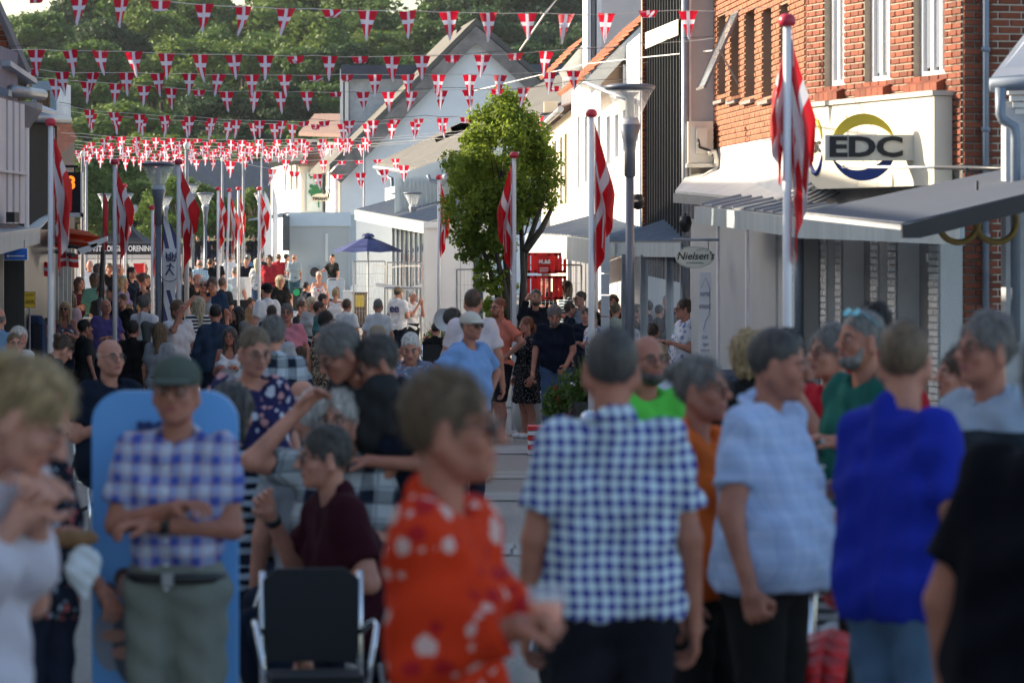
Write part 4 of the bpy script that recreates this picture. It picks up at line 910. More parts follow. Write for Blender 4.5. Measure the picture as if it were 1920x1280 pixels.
planter(824, 620, 76, .6, .5, 'planter of grasses and red blooms beside the satellite white dish')
planter(322, 640, 66, .5, .45, 'flower pot behind the striped beach flag')
# ================================================================== BUNTING
PEN = flagmat('pennant_cloth', True, (.6, .008, .035), .42); FLG = flagmat('flag_cloth', False, (.6, .008, .015), .3); CORD = M('cord_white', (.75, .73, .68), .7, .05); CORDD = M('cord_dark', (.03, .03, .035), .7)
def pennant_meshes():
    out = []
    for k in range(7):
        rs = random.Random(k + 3); vs = []; uv = []; N, Mm = 4, 6
        fold = k >= 5; bend = rs.uniform(-.5, .5); lean = rs.uniform(-.15, .15)
        for j in range(Mm + 1):
            b = j / Mm
            for i in range(N + 1):
                a = i / N - .5; wdt = (1 - b * .96)
                x = a * wdt + lean * b * b; z = -b * 1.3; y = .1 * math.sin(b * 3 + k) * b + bend * b * b * .5 + .06 * math.sin(a * 7 + k)
                if fold:
                    bb = min(b, .38); rest = b - bb; z = -bb * 1.1 + rest * (.25 if k == 5 else .45); y = -.25 * bb - rest * 1.0; x += rest * (.5 if k == 5 else -.35)
                vs.append((x, y, z)); uv.append((a * wdt * .93 + .5, 1 - b))
        mb = MB(); mb.add(vs, [(j * (N + 1) + i, j * (N + 1) + i + 1, (j + 1) * (N + 1) + i + 1, (j + 1) * (N + 1) + i) for j in range(Mm) for i in range(N)])
        mb.uv = uv; o = mb.build('pennant', PEN, smooth=True); out.append(o.data); bpy.data.objects.remove(o)
    return out
PENS = pennant_meshes()
def bunting(pts, d, xs, wpx, label, d2=None, cord=True, dark=False):
    """pts [(px,py)] the cord in the picture's measure at distance d; xs: pennant centres"""
    d2 = d if d2 is None else d2; x0, x1 = pts[0][0], pts[-1][0]
    t = thing('bunting', (0, 0, 0), label, 'bunting', 'flag bunting strung across the street')
    ax, ay = [p[0] for p in pts], [p[1] for p in pts]
    def at(px): k = (px - x0) / (x1 - x0); dd = d + (d2 - d) * k; return P(px, float(np.interp(px, ax, ay)), dd)
    n = max(8, len(xs)); cp = [at(px) + Vector((0, 0, random.uniform(-.012, .012))) for px in np.linspace(x0, x1, n * 2)]
    s = F / d; MB().tube(cp, max(.004, .5 / s), 4).build('cord', CORD, t)
    if dark: MB().tube([p + Vector((0, .1, .02 + .03 * math.sin(i * .8))) for i, p in enumerate(cp)], max(.004, .6 / s), 4).build('wire', CORDD, t)
    w = wpx / F * d
    for px in xs:
        p = at(px); k = random.choice((0, 1, 2, 3, 4, 0, 1, 2, 5, 6))
        Mx = Matrix.Translation(p) @ Matrix.Rotation(random.uniform(-.6, .6), 4, 'Z') @ Matrix.Rotation(random.uniform(-.3, .3), 4, 'X') @ Matrix.Rotation(random.uniform(-.07, .07), 4, 'Y') @ Matrix.Diagonal((w * random.choice((1, -1)), w, w * random.uniform(1.05, 1.18), 1))
        link('pennant', PENS[k], t, M=Mx)
bunting([(-60, -12), (229, -3), (383, 8), (537, 16), (690, 20), (841, 22), (988, 26), (1100, 28), (1215, 20), (1350, 22), (1455, 12)], 36.5, [71, 150, 229, 301, 383, 457, 537, 621, 690, 765, 841, 915, 988, 1062, 1137, 1215, 1290], 41, 'nearest and highest row of red and white pennants', 41.5)
bunting([(-40, 92), (188, 95), (375, 103), (554, 105), (735, 106), (905, 103), (1024, 97), (1200, 84), (1340, 72)], 45, [5, 68, 131, 188, 250, 311, 375, 438, 497, 554, 618, 675, 735, 791, 848, 905, 966, 1024], 35, 'second row of red and white pennants from the top', 48, dark=True)
bunting([(-40, 122), (116, 135), (300, 138), (533, 141), (765, 140), (938, 141), (1090, 132), (1215, 118)], 49, [56, 116, 175, 237, 296, 355, 410, 472, 533, 589, 651, 703, 765, 822, 881, 938, 1030, 1075], 31, 'third row of pennants, ending on the orange tiled roof', 56)
bunting([(-40, 138), (105, 149), (217, 157), (321, 166), (425, 172), (628, 173), (728, 173), (878, 169), (1037, 162), (1205, 147)], 53, [105, 164, 217, 270, 321, 373, 425, 478, 526, 575, 628, 681, 728, 772, 827, 878, 932, 982, 1037], 29, 'fourth row of pennants with a dark wire above', 60, dark=True)
bunting([(38, 187), (168, 206), (262, 215), (355, 219), (443, 225), (575, 228), (700, 226), (800, 222), (873, 220), (1060, 216)], 62, [168, 213, 261, 308, 355, 398, 443, 487, 530, 570, 608, 655, 700, 740, 785, 830, 873, 1012], 24, 'fifth row of pennants crossing before the white gable', 66, dark=True)
bunting([(60, 200), (170, 213), (300, 224), (440, 230), (560, 234), (700, 232), (830, 226), (1020, 222)], 66, [172, 219, 266, 311, 350, 394, 430, 475, 515, 548, 592, 643, 690, 735, 779, 829], 24, 'sixth row of pennants just below the fifth', 70)
for r, (y, d, n, w, xa, xb) in enumerate(((259, 78, 18, 18, 190, 700), (264, 84, 19, 17, 180, 700), (271, 92, 20, 16, 160, 690), (276, 98, 19, 15, 150, 620), (281, 106, 19, 15, 140, 610), (286, 114, 18, 14, 130, 560), (291, 122, 16, 13, 120, 430), (298, 90, 12, 15, 150, 460))):
    xs = [xa + (xb - xa) * (i + .5 + random.uniform(-.25, .25)) / n for i in range(n)]
    bunting([(105, y - 12), (xa, y - 4), ((xa + xb) / 2, y + 4), (xb, y), (xb + 200, y - 16)], d, xs, w, ['seventh', 'eighth', 'ninth', 'tenth', 'eleventh', 'twelfth', 'farthest', 'low sagging'][r] + ' row of small pennants in the crowded bunting over the far street', d + 4)
bunting([(380, 288), (512, 299), (655, 302), (740, 298), (860, 284)], 88, [462, 502, 536, 570, 606, 641, 673, 707, 741], 17, 'row of small pennants before the brown tiled roofs')
bunting([(380, 292), (500, 316), (600, 327), (655, 327), (720, 318), (790, 303), (835, 290)], 78, [432, 512, 552, 595, 633, 676, 720, 757], 22, 'lowest sagging row of pennants above the grey trailer')
def rope(pts, r, label):
    MB().tube([P(*p) for p in pts], r, 4).build('overhead_rope', CORD, None, label=label, cat='rope')
rope([(1060, -20, 40), (1022, 26, 39.5), (975, 95, 46)], .012, 'diagonal overhead rope between the top two bunting rows')
rope([(1336, 95, 49), (1215, 107, 55), (1100, 120, 62), (870, 175, 70)], .01, 'pale overhead rope from the orange brick wall to the roofs')
# ================================================================== FLAGPOLES, FLAGS
def flag_mesh(k, side):
    rs = random.Random(k * 7 + 1); N, Mm = 28, 16; vs = []; uv = []; Wd = rs.uniform(.2, .25); ph = rs.uniform(0, 6)
    for j in range(Mm + 1):
        v = j / Mm
        for i in range(N + 1):
            u = i / N; t = (1 - v) * .45 + u * .8
            rmp = min(1, u * 1.5) ** 1.15
            x = Wd * rmp * (.12 + .88 * v ** .9) * (1 - .25 * u * u * v) + .05 * math.sin(ph + v * 12 + u * 1.5) * rmp * (.5 + .5 * v)
            y = (.09 * math.sin(v * 12 + u * 1.2 + ph + 1.5) + .03 * math.sin(v * 25 + ph + u * 2)) * rmp
            z = -(1 - v) * (.72 - .12 * u) - u * (.98 - .1 * v) - .03 * math.sin(v * 6 + ph) * u
            vs.append((side * (x + .03), y, z)); uv.append((u, v))
    mb = MB(); mb.add(vs, [(j * (N + 1) + i, j * (N + 1) + i + 1, (j + 1) * (N + 1) + i + 1, (j + 1) * (N + 1) + i) for j in range(Mm) for i in range(N)]); mb.uv = uv
    return mb
def flagpole(px, py, d, side, k, label, flag=True, lean=0.0, h=None, sc=1.0, both=False):
    g = G(d); top = Z(py, d); x = X(px, d)
    t = thing('flagpole', (x, d, g), 'white pole of the ' + label, 'flagpole', 'white flagpoles along the street'); H = top - g
    r = .028
    MB().tube([(-lean, 0, 0), (0, 0, H - .06)], [r * 1.35, r], 12).build('pole', POLE, t, smooth=True)
    MB().lathe([(0, .035), (.035, .03), (.058, .005), (.06, -.03), (.045, -.05), (.03, -.052)], 16, o=(0, 0, H - .03)).build('ball', BALL, t, smooth=True)
    MB().tube([(.04 * side, 0, H - .1), (.045 * side, 0, H * .35)], .004, 4).build('halyard', CORD, t)
    if flag:
        f = flag_mesh(k, side); o = f.build('flag', FLG, None, smooth=True, label=label, cat='flag', group='Danish flags hanging on poles'); o.location = (x, d, top - .12); o.scale = (sc * (.72 if both else 1), sc, sc)
        if both:
            f2 = flag_mesh(k + 5, -side); n = len(f.v)
            b = MB(); o2 = f2.build('flag', FLG, None, smooth=True, label='narrow rear fold of ' + label, cat='flag', group='Danish flags hanging on poles'); o2.location = (x, d + .03, top - .2); o2.scale = (.55, 1, .62)
    return t
flagpole(95, 222, 42, 1, 1, 'large limp red flag at the left edge before the black cladding', sc=1.02)
flagpole(215, 298, 56, 1, 2, 'limp red flag before the black tent', sc=.95)
flagpole(335, 298, 55, 1, 3, 'limp red flag held by a man in a white shirt', sc=.98)
flagpole(409, 350, 84, 1, 4, 'small flag left of the leaning pole', sc=.8)
flagpole(430, 353, 84, 1, 5, 'limp flag on the leaning white pole', lean=.12, sc=.9)
flagpole(447, 350, 90, 1, 6, 'small flag just right of the leaning pole', sc=.8)
flagpole(486, 350, 86, 1, 7, 'small flag beside the white feather banners', sc=.85)
flagpole(823, 328, 68, 1, 8, 'limp flag left of the street tree', sc=.85)
flagpole(964, 285, 52, -1, 9, 'limp flag hanging before the street tree', sc=.95)
flagpole(1109, 205, 39.5, 1, 10, 'limp flag left of the large street lamp', sc=1.0)
flagpole(1476, 27, 26.3, 1, 11, 'large near flag between the brick houses', sc=.98, both=True)
flagpole(286, 385, 70, 1, 13, 'flag half hidden by the left street lamp', sc=.75)
flagpole(234, 345, 90, 1, 14, 'small distant flag behind the black tent', sc=.8)
# thin masts
for px, py, yb, d in ((350, 275, 560, 75), (417, 300, 520, 130), (456, 293, 500, 130), (491, 265, 500, 150), (683, 262, 560, 130), (155, 290, 330, 90), (162, 300, 340, 120)):
    t = thing('mast', (X(px, d), d, G(d)), {350: 'slim grey mast just right of the third flagpole', 417: 'slim mast between two small flags near the far roof', 456: 'slim mast before the blue grey far roof', 491: 'slim mast left of the sunlit shop house', 683: 'slim mast in front of the white gable wall', 155: 'short slim mast above the black display sign', 162: 'slim mast with dark cap above the orange digits'}[px], 'mast', 'slim masts carrying the bunting')
    MB().tube([(0, 0, 0), (0, 0, Z(py, d) - G(d))], [.055, .035], 8).build('shaft', M('mast_grey', (.32, .32, .35), .5), t, smooth=True)
    MB().lathe([(.0, .1), (.06, .05), (.06, 0), (.04, -.05)], 10, o=(0, 0, Z(py, d) - G(d))).build('cap', WPAINT, t, smooth=True)
# ================================================================== STREET LAMPS
def make_lamp():
    t = thing('street_lamp', (0, 0, 0), '', 'street lamp', 'street lamps with clear conical heads'); H = 4.0
    MB().tube([(0, 0, 0), (0, 0, H - 1.0)], [.06, .045], 12).build('post', LAMPM, t, smooth=True)
    MB().lathe([(.045, -1.0), (.062, -.99), (.062, -.72), (.075, -.62), (.12, -.44), (.1, -.42), (0, -.42)], 18, o=(0, 0, H)).build('neck', LAMPM, t, smooth=True)
    MB().lathe([(.115, -.44), (.09, -.36), (0, -.36)], 18, o=(0, 0, H)).build('collar', M('lamp_light', (.5, .52, .56), .5), t, smooth=True)
    MB().lathe([(.1, -.37), (.255, -.06), (.25, -.06), (.095, -.36)], 28, o=(0, 0, H)).build('glass_cone', clear_glass('lamp_glass', .26), t, smooth=True)
    MB().lathe([(.05, -.36), (.045, -.14), (.09, -.1), (.1, -.09), (0, -.09)], 14, o=(0, 0, H)).build('lamp_bulb', M('frosted', (.7, .68, .62), .3), t, smooth=True)
    MB().lathe([(0, -.06), (.262, -.062), (.278, -.03), (.272, -.015), (.2, .0), (0, .005)], 30, o=(0, 0, H)).build('disc_lid', LAMPM, t, smooth=True)
    return t
lamp0 = make_lamp(); first = True
for px, py, d, lb in ((1181, 158, 42, 'large clear street lamp before the black clad house'), (297, 304, 62, 'clear street lamp with tall grey post left of the third flag'), (385, 361, 120, 'small street lamp right of the striped beach flag'),
                      (311, 368, 150, 'small far lamp just behind the left street lamp'), (237, 362, 145, 'small far lamp over the black tent'), (196, 363, 150, 'small far lamp left of the black tent'), (488, 362, 160, 'small lamp beside the white feather banners'),
                      (748, 361, 128, 'far lamp left of a pair before the glass shop'), (774, 360, 112, 'lamp right of a pair before the glass shop'), (362, 345, 170, 'tiny far lamp by the young trees')):
    t = lamp0 if first else copy_tree(lamp0); first = False
    t['label'] = lb; z = Z(py, d); t.location = (X(px, d), d, z - 4.0)
    base = z - 4.0 - G(d)
    if base > .01: MB().tube([(0, 0, -base), (0, 0, .05)], .075, 10).build('base_sleeve', LAMPM, t)
# ================================================================== TENT, BANNERS, PARASOL, TRAILER ...
def tent():
    d = 100; t = thing('black_tent', (0, 0, 0), 'black pop up tent with white lettering on its valance', 'tent'); g = G(d)
    a, b, pk = P(143, 470, d), P(306, 470, d), P(233, 408, d + 1.2); tb = M('tent_black', (.018, .02, .026), .7, .15, 3, .2)
    bb = Vector((.3, 2.4, 0)); top = [a + Vector((0, 0, .18)), b + Vector((0, 0, .18)), b + bb + Vector((0, 0, .18)), a + bb + Vector((0, 0, .18))]
    N = 8; mb = MB()
    for i in range(4):
        p, q = top[i], top[(i + 1) % 4]
        for j in range(N):
            k0, k1 = j / N, (j + 1) / N; f = lambda k: k; sag = lambda k: -.35 * math.sin(math.pi * k) * .8
            mb.add([p.lerp(pk, k0) + Vector((0, 0, sag(k0))), q.lerp(pk, k0) + Vector((0, 0, sag(k0))), q.lerp(pk, k1) + Vector((0, 0, sag(k1))), p.lerp(pk, k1) + Vector((0, 0, sag(k1)))], [(0, 1, 2, 3)])
    mb.build('roof', tb, t, smooth=False)
    for i in range(4):
        p, q = top[i], top[(i + 1) % 4]; MB().hexa([p, q, q - Vector((0, 0, .28)), p - Vector((0, 0, .28))], (0, .02, 0)).build('valance', tb, t)
    for p in top: MB().tube([p - Vector((0, 0, .1)), (p.x, p.y, g)], .03, 6).build('leg', METAL, t)
    lettering('BROVST BORGERFORENING', .205, t, facing(P(220, 466.5, d) + Vector((0, -.03, 0)), FR), M('letter_white', (.8, .8, .8), .5), .005, bold=.006, sx=.72)
tent()
def beach_flag(px, pt, pb, w, d, label, style, lean=0.0):
    t = thing('feather_banner', (0, 0, 0), label, 'banner'); z1, z0 = Z(pt, d), Z(pb, d); g = G(d); wm = w / F * d; x = X(px, d)
    wh = M('banner_white', (.78, .78, .8), .7, .04, 3); vs = []; N = 18
    for i in range(N + 1):
        k = i / N; z = z0 + (z1 - z0) * k; ww = wm * (1 - max(0, (k - .72) / .28) ** 2) * (.72 + .28 * min(1, k * 2.2))
        xo = x + lean * k
        vs += [(xo, d + .03 * math.sin(k * 9), z), (xo + ww * .5, d + .05 * math.sin(k * 7 + 1), z), (xo + ww, d + .03 * math.sin(k * 9), z - .0)]
    fs = []
    for i in range(N): fs += [(3 * i, 3 * i + 1, 3 * i + 4, 3 * i + 3), (3 * i + 1, 3 * i + 2, 3 * i + 5, 3 * i + 4)]
    m = wh
    if style == 'stripe':
        m, tt, b = newmat('striped_banner'); s = nd(tt, 'ShaderNodeSeparateXYZ'); tt.links.new(nd(tt, 'ShaderNodeTexCoord').outputs['Object'], s.inputs[0])
        q = mth(tt, 'FRACT', mth(tt, 'ADD', mth(tt, 'MULTIPLY', s.outputs[0], 6.5), mth(tt, 'MULTIPLY', s.outputs[2], 1.6))); k = mth(tt, 'LESS_THAN', q, .42)
        far = mth(tt, 'GREATER_THAN', mth(tt, 'ABSOLUTE', mth(tt, 'SUBTRACT', s.outputs[2], Z(505, d))), .33)
        tt.links.new(mixc(tt, mth(tt, 'MULTIPLY', k, far), (.78, .78, .8), (.08, .07, .18)), b.inputs['Base Color']); b.inputs['Roughness'].default_value = .7
    if style == 'red': m = M('banner_red', (.6, .02, .03), .6, .08)
    MB().add(vs, fs).build('cloth', m, t, smooth=True)
    MB().tube([(x, d, g), (x, d, z0), (x + lean, d, z1), ], [.022, .018, .01], 6).build('rod', DARKM, t)
    MB().tube([(x - .3, d, g + .02), (x + .4, d, g + .02)], .02, 6).build('foot', DARKM, t)
    ink = M('print_navy', (.05, .05, .14), .6)
    if style == 'stripe':
        lettering('HH', .13, t, facing((x + wm * .62, d - .07, Z(479, d)), FR), ink, .003, bold=.004); lettering('BIG', .1, t, facing((x + wm * .6, d - .07, Z(486, d)), FR), ink, .003, bold=.004)
        MB().tube([(x + wm * .5 + math.cos(a) * .17, d - .08, Z(505, d) + math.sin(a) * .19) for a in np.linspace(3.4, 6.0, 12)], .008, 4).build('printed_arc', ink, t)
        c = Vector((x + wm * .5, d - .08, Z(504, d)))
        MB().tube([c + Vector((-.06, 0, -.1)), c + Vector((0, 0, 0)), c + Vector((.02, 0, .09))], .014, 5).tube([c + Vector((.0, 0, 0)), c + Vector((.07, 0, -.1))], .012, 5).tube([c + Vector((-.05, 0, .04)), c + Vector((.02, 0, .07)), c + Vector((.07, 0, .02))], .01, 5).build('printed_figure', ink, t)
beach_flag(305, 402, 605, 27, 62, 'white beach banner with dark purple stripes and a round emblem', 'stripe')
beach_flag(495, 356, 545, 15, 140, 'left white feather banner beside the grey trailer', 'plainw')
beach_flag(512, 350, 545, 9, 143, 'right narrow white feather banner beside the grey trailer', 'plainw')
beach_flag(194, 360, 470, 9, 66, 'narrow red banner beside the second flagpole', 'red')
MB().tube([P(193, 470, 60), P(188, 560, 60), P(184, 700, 58)], .035, 8).build('banner_post', DARKM, None, label='leaning dark post below the second flag', cat='post')
def trailer():
    d = 158; t = thing('trailer', (0, 0, 0), 'pale grey box trailer with its dark rear door swung out', 'trailer'); g = G(d)
    body = M('trailer_grey', (.5, .54, .54), .45, .04, 1); x0, x1 = X(541, d), X(657, d)
    MB().box(x0, x1, d, d + 6, g + .5, Z(402, d)).build('box', body, t)
    MB().box(x0 - .02, x1 + .02, d - .08, d - .0, Z(424, d), Z(398, d)).build('top_panel', M('trailer_light', (.6, .7, .78), .4, .03), t)
    for px in (541, 652): MB().box(X(px, d), X(px + 5, d), d - .06, d, g + .5, Z(425, d)).build('corner_post', body, t)
    MB().box(X(580, d), X(600, d), d - .25, d - .002, g + .55, Z(497, d)).build('cooling_unit', M('unit_grey', (.4, .42, .44), .5), t)
    MB().lathe([(.2, 0), (.17, .03), (.04, .02), (0, .02)], 16).build('fan', DARKM, t).matrix_basis = Matrix.Translation((X(591, d), d - .27, Z(510, d))) @ Matrix.Rotation(R(90), 4, 'X')
    MB().box(X(610, d), X(615, d), d - .07, d - .001, Z(490, d), Z(438, d)).build('handle_bar', WPAINT, t)
    MB().hexa([P(530, 402, d - 2), P(541, 405, d), P(541, 470, d), P(530, 470, d - 2)], (.05, 0, 0)).build('door', DARKM, t)
    MB().hexa([P(465, 414, d - 3), P(530, 408, d), P(541, 400, d + .5), P(528, 402, d)], (0, 0, .06)).build('side_flap', METAL, t)
    for px in (555, 640): MB().lathe([(.0, 0), (.42, 0), (.42, .25), (0, .25)], 18).build('wheel', BLACKP, t).matrix_basis = Matrix.Translation((X(px, d), d + 1.2, g + .42)) @ Matrix.Rotation(R(90), 4, 'Y')
    MB().box(x0, x1, d - .5, d, g + .3, g + .5).build('tail_step', METAL, t)
trailer()
def parasol():
    d = 113; t = thing('parasol', (X(690, d), d, G(d)), 'dark blue parasol beside the grey trailer', 'parasol'); zt = Z(443, d) - G(d); ze = Z(471, d) - G(d); r = 67 / F * d
    nb = M('parasol_blue', (.03, .045, .16), .7, .15, 2)
    for i in range(8):
        a, b = i * math.pi / 4, (i + 1) * math.pi / 4; mb = MB(); rows = []
        for k in (.08, .4, .7, 1.0): rows += [(math.cos(a) * r * k, math.sin(a) * r * k, zt + (ze - zt) * k ** 1.15), (math.cos((a + b) / 2) * r * k * .965, math.sin((a + b) / 2) * r * k * .965, zt + (ze - zt) * k ** 1.15 - .03 * k), (math.cos(b) * r * k, math.sin(b) * r * k, zt + (ze - zt) * k ** 1.15)]
        mb.add(rows, [(3 * j + q, 3 * j + q + 1, 3 * j + q + 4, 3 * j + q + 3) for j in range(3) for q in (0, 1)]); mb.build('canopy_panel', nb, t)
    MB().lathe([(0, .1), (.15, .06), (.2, -.03), (.0, -.02)], 12, o=(0, 0, zt)).build('cap', nb, t); MB().tube([(0, 0, 0), (0, 0, zt)], .03, 8).build('pole', WPAINT, t)
    MB().lathe([(.3, 0), (.3, .08), (0, .1)], 14).build('base', DARKM, t)
parasol()
def white_container():
    d = 80; t = thing('container', (0, 0, 0), 'white site container with a glass door behind the street tree', 'container'); g = G(d)
    wc = M('container_white', (.72, .72, .72), .5, .04, 2)
    MB().box(X(798, d), X(915, d), d, d + 3, g + .1, Z(426, d)).build('box', wc, t)
    MB().box(X(794, d), X(918, d), d - .08, d + 3.05, Z(427, d), Z(416, d)).build('roof_rim', WPAINT, t)
    MB().box(X(863, d), X(864, d), d - .01, d, g, Z(430, d)).build('seam', METAL, t)
    MB().box(X(888, d), X(905, d), d - .02, d, g, Z(470, d)).build('door', GLASS, t); MB().box(X(794, d), X(799, d), d - .06, d, g, Z(426, d)).build('corner_post', wc, t)
white_container()
def fences():
    k = 0
    for px0, px1, yt, yb, d in ((663, 722, 490, 600, 100), (726, 790, 492, 610, 92), (790, 842, 497, 612, 86), (857, 905, 505, 615, 80), (722, 790, 540, 600, 84), (985, 1090, 497, 600, 72)):
        g = G(d); t = thing('mesh_fence', (0, 0, 0), ['wire fence panel nearest the parasol', 'wire fence panel before the glass shop', 'wire fence panel before the white container', 'wire fence panel behind the street tree', 'low barrier in front of the wire panels', 'wire fence panel before the red barriers'][k], 'fence', 'temporary mesh fences'); k += 1
        z1, z0 = Z(yt, d), g + .1; a, b = X(px0, d), X(px1, d)
        for x in (a, b): MB().tube([(x, d, g), (x, d, z1)], .02, 6).build('post', METAL, t)
        for z in (z0, z1): MB().tube([(a, d, z), (b, d, z)], .018, 6).build('rail', METAL, t)
        mb = MB(); n = int((b - a) / .07)
        for i in range(1, n): mb.tube([(a + (b - a) * i / n, d, z0), (a + (b - a) * i / n, d, z1)], .0035, 3)
        for i in range(1, 6): mb.tube([(a, d, z0 + (z1 - z0) * i / 6), (b, d, z0 + (z1 - z0) * i / 6)], .004, 3)
        mb.build('wire_mesh', METAL, t, kind='stuff')
        MB().box(a - .15, a + .15, d - .2, d + .2, g, g + .12).build('foot_block', M('rubber', (.05, .05, .05), .9), t)
    t = MB(); q = [P(x, y, 84) for x, y in ((705, 530), (735, 534), (770, 538), (790, 532))]
    for a, b in zip(q, q[1:]): t.hexa([a, b, b - Vector((0, 0, .08)), a - Vector((0, 0, .08))], (0, .01, 0))
    t.build('barrier_tape', WPAINT, None, label='white barrier tape sagging in front of the mesh fences', cat='tape')
    t = MB(); q = [P(x, y, 96) for x, y in ((700, 494), (730, 500), (755, 497), (790, 497))]
    for a, b in zip(q, q[1:]): t.hexa([a, b, b - Vector((0, 0, .04)), a - Vector((0, 0, .04))], (0, .01, 0))
    t.build('barrier_tape', WPAINT, None, label='thin tape along the top of the fence before the glass shop', cat='tape')
fences()
def red_barriers():
    d = 68
    for i in range(3):
        px = 988 + i * 8; dd = d + i * .6; t = thing('red_barrier', (0, 0, 0), ['front', 'middle', 'rear'][i] + ' red plastic barrier in the stack behind the black polo man', 'barrier', 'stacked red barriers'); g = G(dd)
        for (x0, x1, ya, yb) in ((px, px + 60, 474, 512), (px, px + 60, 517, 562)):
            for a, b, c, e in ((x0, x0 + 6, ya, yb), (x1 - 8, x1 - 2, ya, yb), (x0, x1 - 2, ya, ya + 5), (x0, x1 - 2, yb - 5, yb), (x0 + 14, x0 + 18, ya, yb), (x1 - 20, x1 - 16, ya, yb)):
                MB().box(X(a, dd), X(b, dd), dd, dd + .06, Z(e, dd), Z(c, dd)).build('rail', REDP, t)
        MB().box(X(px + 20, dd), X(px + 40, dd), dd + .02, dd + .05, Z(513, dd), Z(475, dd)).build('plate', REDP, t)
        if i == 0:
            w = M('letter_white', (.8, .8, .8), .5); lettering('M..fall', .085, t, facing(P(px + 33, 491, dd) + Vector((0, -.01, 0)), FR), w, .004, bold=.005)
            for k in range(3): MB().box(X(px + 24, dd), X(px + 40, dd), dd - .005, dd, Z(503 + k * 3, dd), Z(502 + k * 3, dd)).build('printed_line', w, t)
red_barriers()
def oval_sign():
    d = 46; t = thing('oval_sign', (0, 0, 0), "cream oval hanging sign reading Nielsen's", 'sign'); c = P(1303, 482, d); rx, rz = 36.5 / F * d, 21 / F * d
    N = 36; mb = MB(); mb.hexa([c + Vector((math.cos(2 * math.pi * i / N) * rx, 0, math.sin(2 * math.pi * i / N) * rz)) for i in range(N)], (0, .03, 0)).build('board', M('sign_ivory', (.85, .83, .68), .5, .05), t)
    MB().tube([c + Vector((math.cos(2 * math.pi * i / N) * rx * .94, -.004, math.sin(2 * math.pi * i / N) * rz * .92)) for i in range(N + 1)], .0025, 4).build('rim_line', METAL, t)
    lettering("Nielsen's", .125, t, facing(c + Vector((.005, -.005, .01)), (1, 0, 0.03)), INK, .002, shear=.25, bold=.001, sx=.98); lettering('BORGERSHOPPEN', .025, t, facing(c + Vector((0, -.005, -.07)), FR), INK, .001)
    MB().tube([c + Vector((.13, -.004, .07)), c + Vector((.17, -.004, .1)), c + Vector((.1, -.004, .1)), c + Vector((.02, -.004, .08))], .002, 4).build('flourish', INK, t)
    MB().tube([P(1262, 449, d), P(1348, 450, d)], .016, 8).build('bracket', METAL, t)
    for px in (1279, 1328): MB().tube([P(px, 450, d), P(px, 468, d)], .005, 5).build('chain', DARKM, t)
    s = thing('loudspeaker', (0, 0, 0), 'black round loudspeaker above the oval sign', 'speaker'); MB().lathe([(0, -.12), (.05, -.1), (.08, 0), (.06, .08), (0, .09)], 14, o=tuple(P(1285, 418, 47))).build('horn', BLACKP, s, smooth=True); MB().tube([P(1285, 412, 47), P(1285, 400, 47)], .015, 6).build('bracket', DARKM, s)
    s = thing('loudspeaker', (0, 0, 0), 'black loudspeaker on the lamp post before the white wall', 'speaker'); MB().lathe([(0, -.1), (.05, -.08), (.07, 0), (.05, .07), (0, .08)], 14, o=tuple(P(1196, 377, 43))).build('horn', BLACKP, s, smooth=True); MB().tube([P(1196, 377, 43), P(1186, 377, 42)], .015, 6).build('bracket', DARKM, s)
oval_sign()
def rollup():
    d = 43.5; t = thing('rollup_banner', (0, 0, 0), 'white roll up banner with thin outline lettering beside the Hawaiian shirt man', 'banner'); g = G(d)
    MB().hexa([P(1312, 511, d), P(1334, 511, d), P(1332, 690, d), P(1309, 690, d)], (0, .01, 0)).build('banner', M('banner_white', (.78, .78, .8)), t); k = M('print_grey', (.12, .12, .2), .6)
    for i, (s, y, z) in enumerate((('SOFTEIS', 552, .062), ('BONGHC', 575, .062), ('Gall.', 632, .05), ('..ljgel', 645, .05), ('Lemonad', 656, .034))): lettering(s, z, t, facing(P(1322, y, d) + Vector((0, -.006, 0)), FR), k, .001, sx=.5 if i < 2 else .8)
    MB().tube([P(x, y, d) + Vector((0, -.004, 0)) for x, y in ((1315, 540), (1323, 520), (1331, 541), (1330, 590), (1323, 602), (1319, 618))], .0025, 4).build('printed_outline', k, t)
    MB().box(X(1306, d), X(1337, d), d - .06, d + .1, g, g + .07).build('base', METAL, t)
rollup()
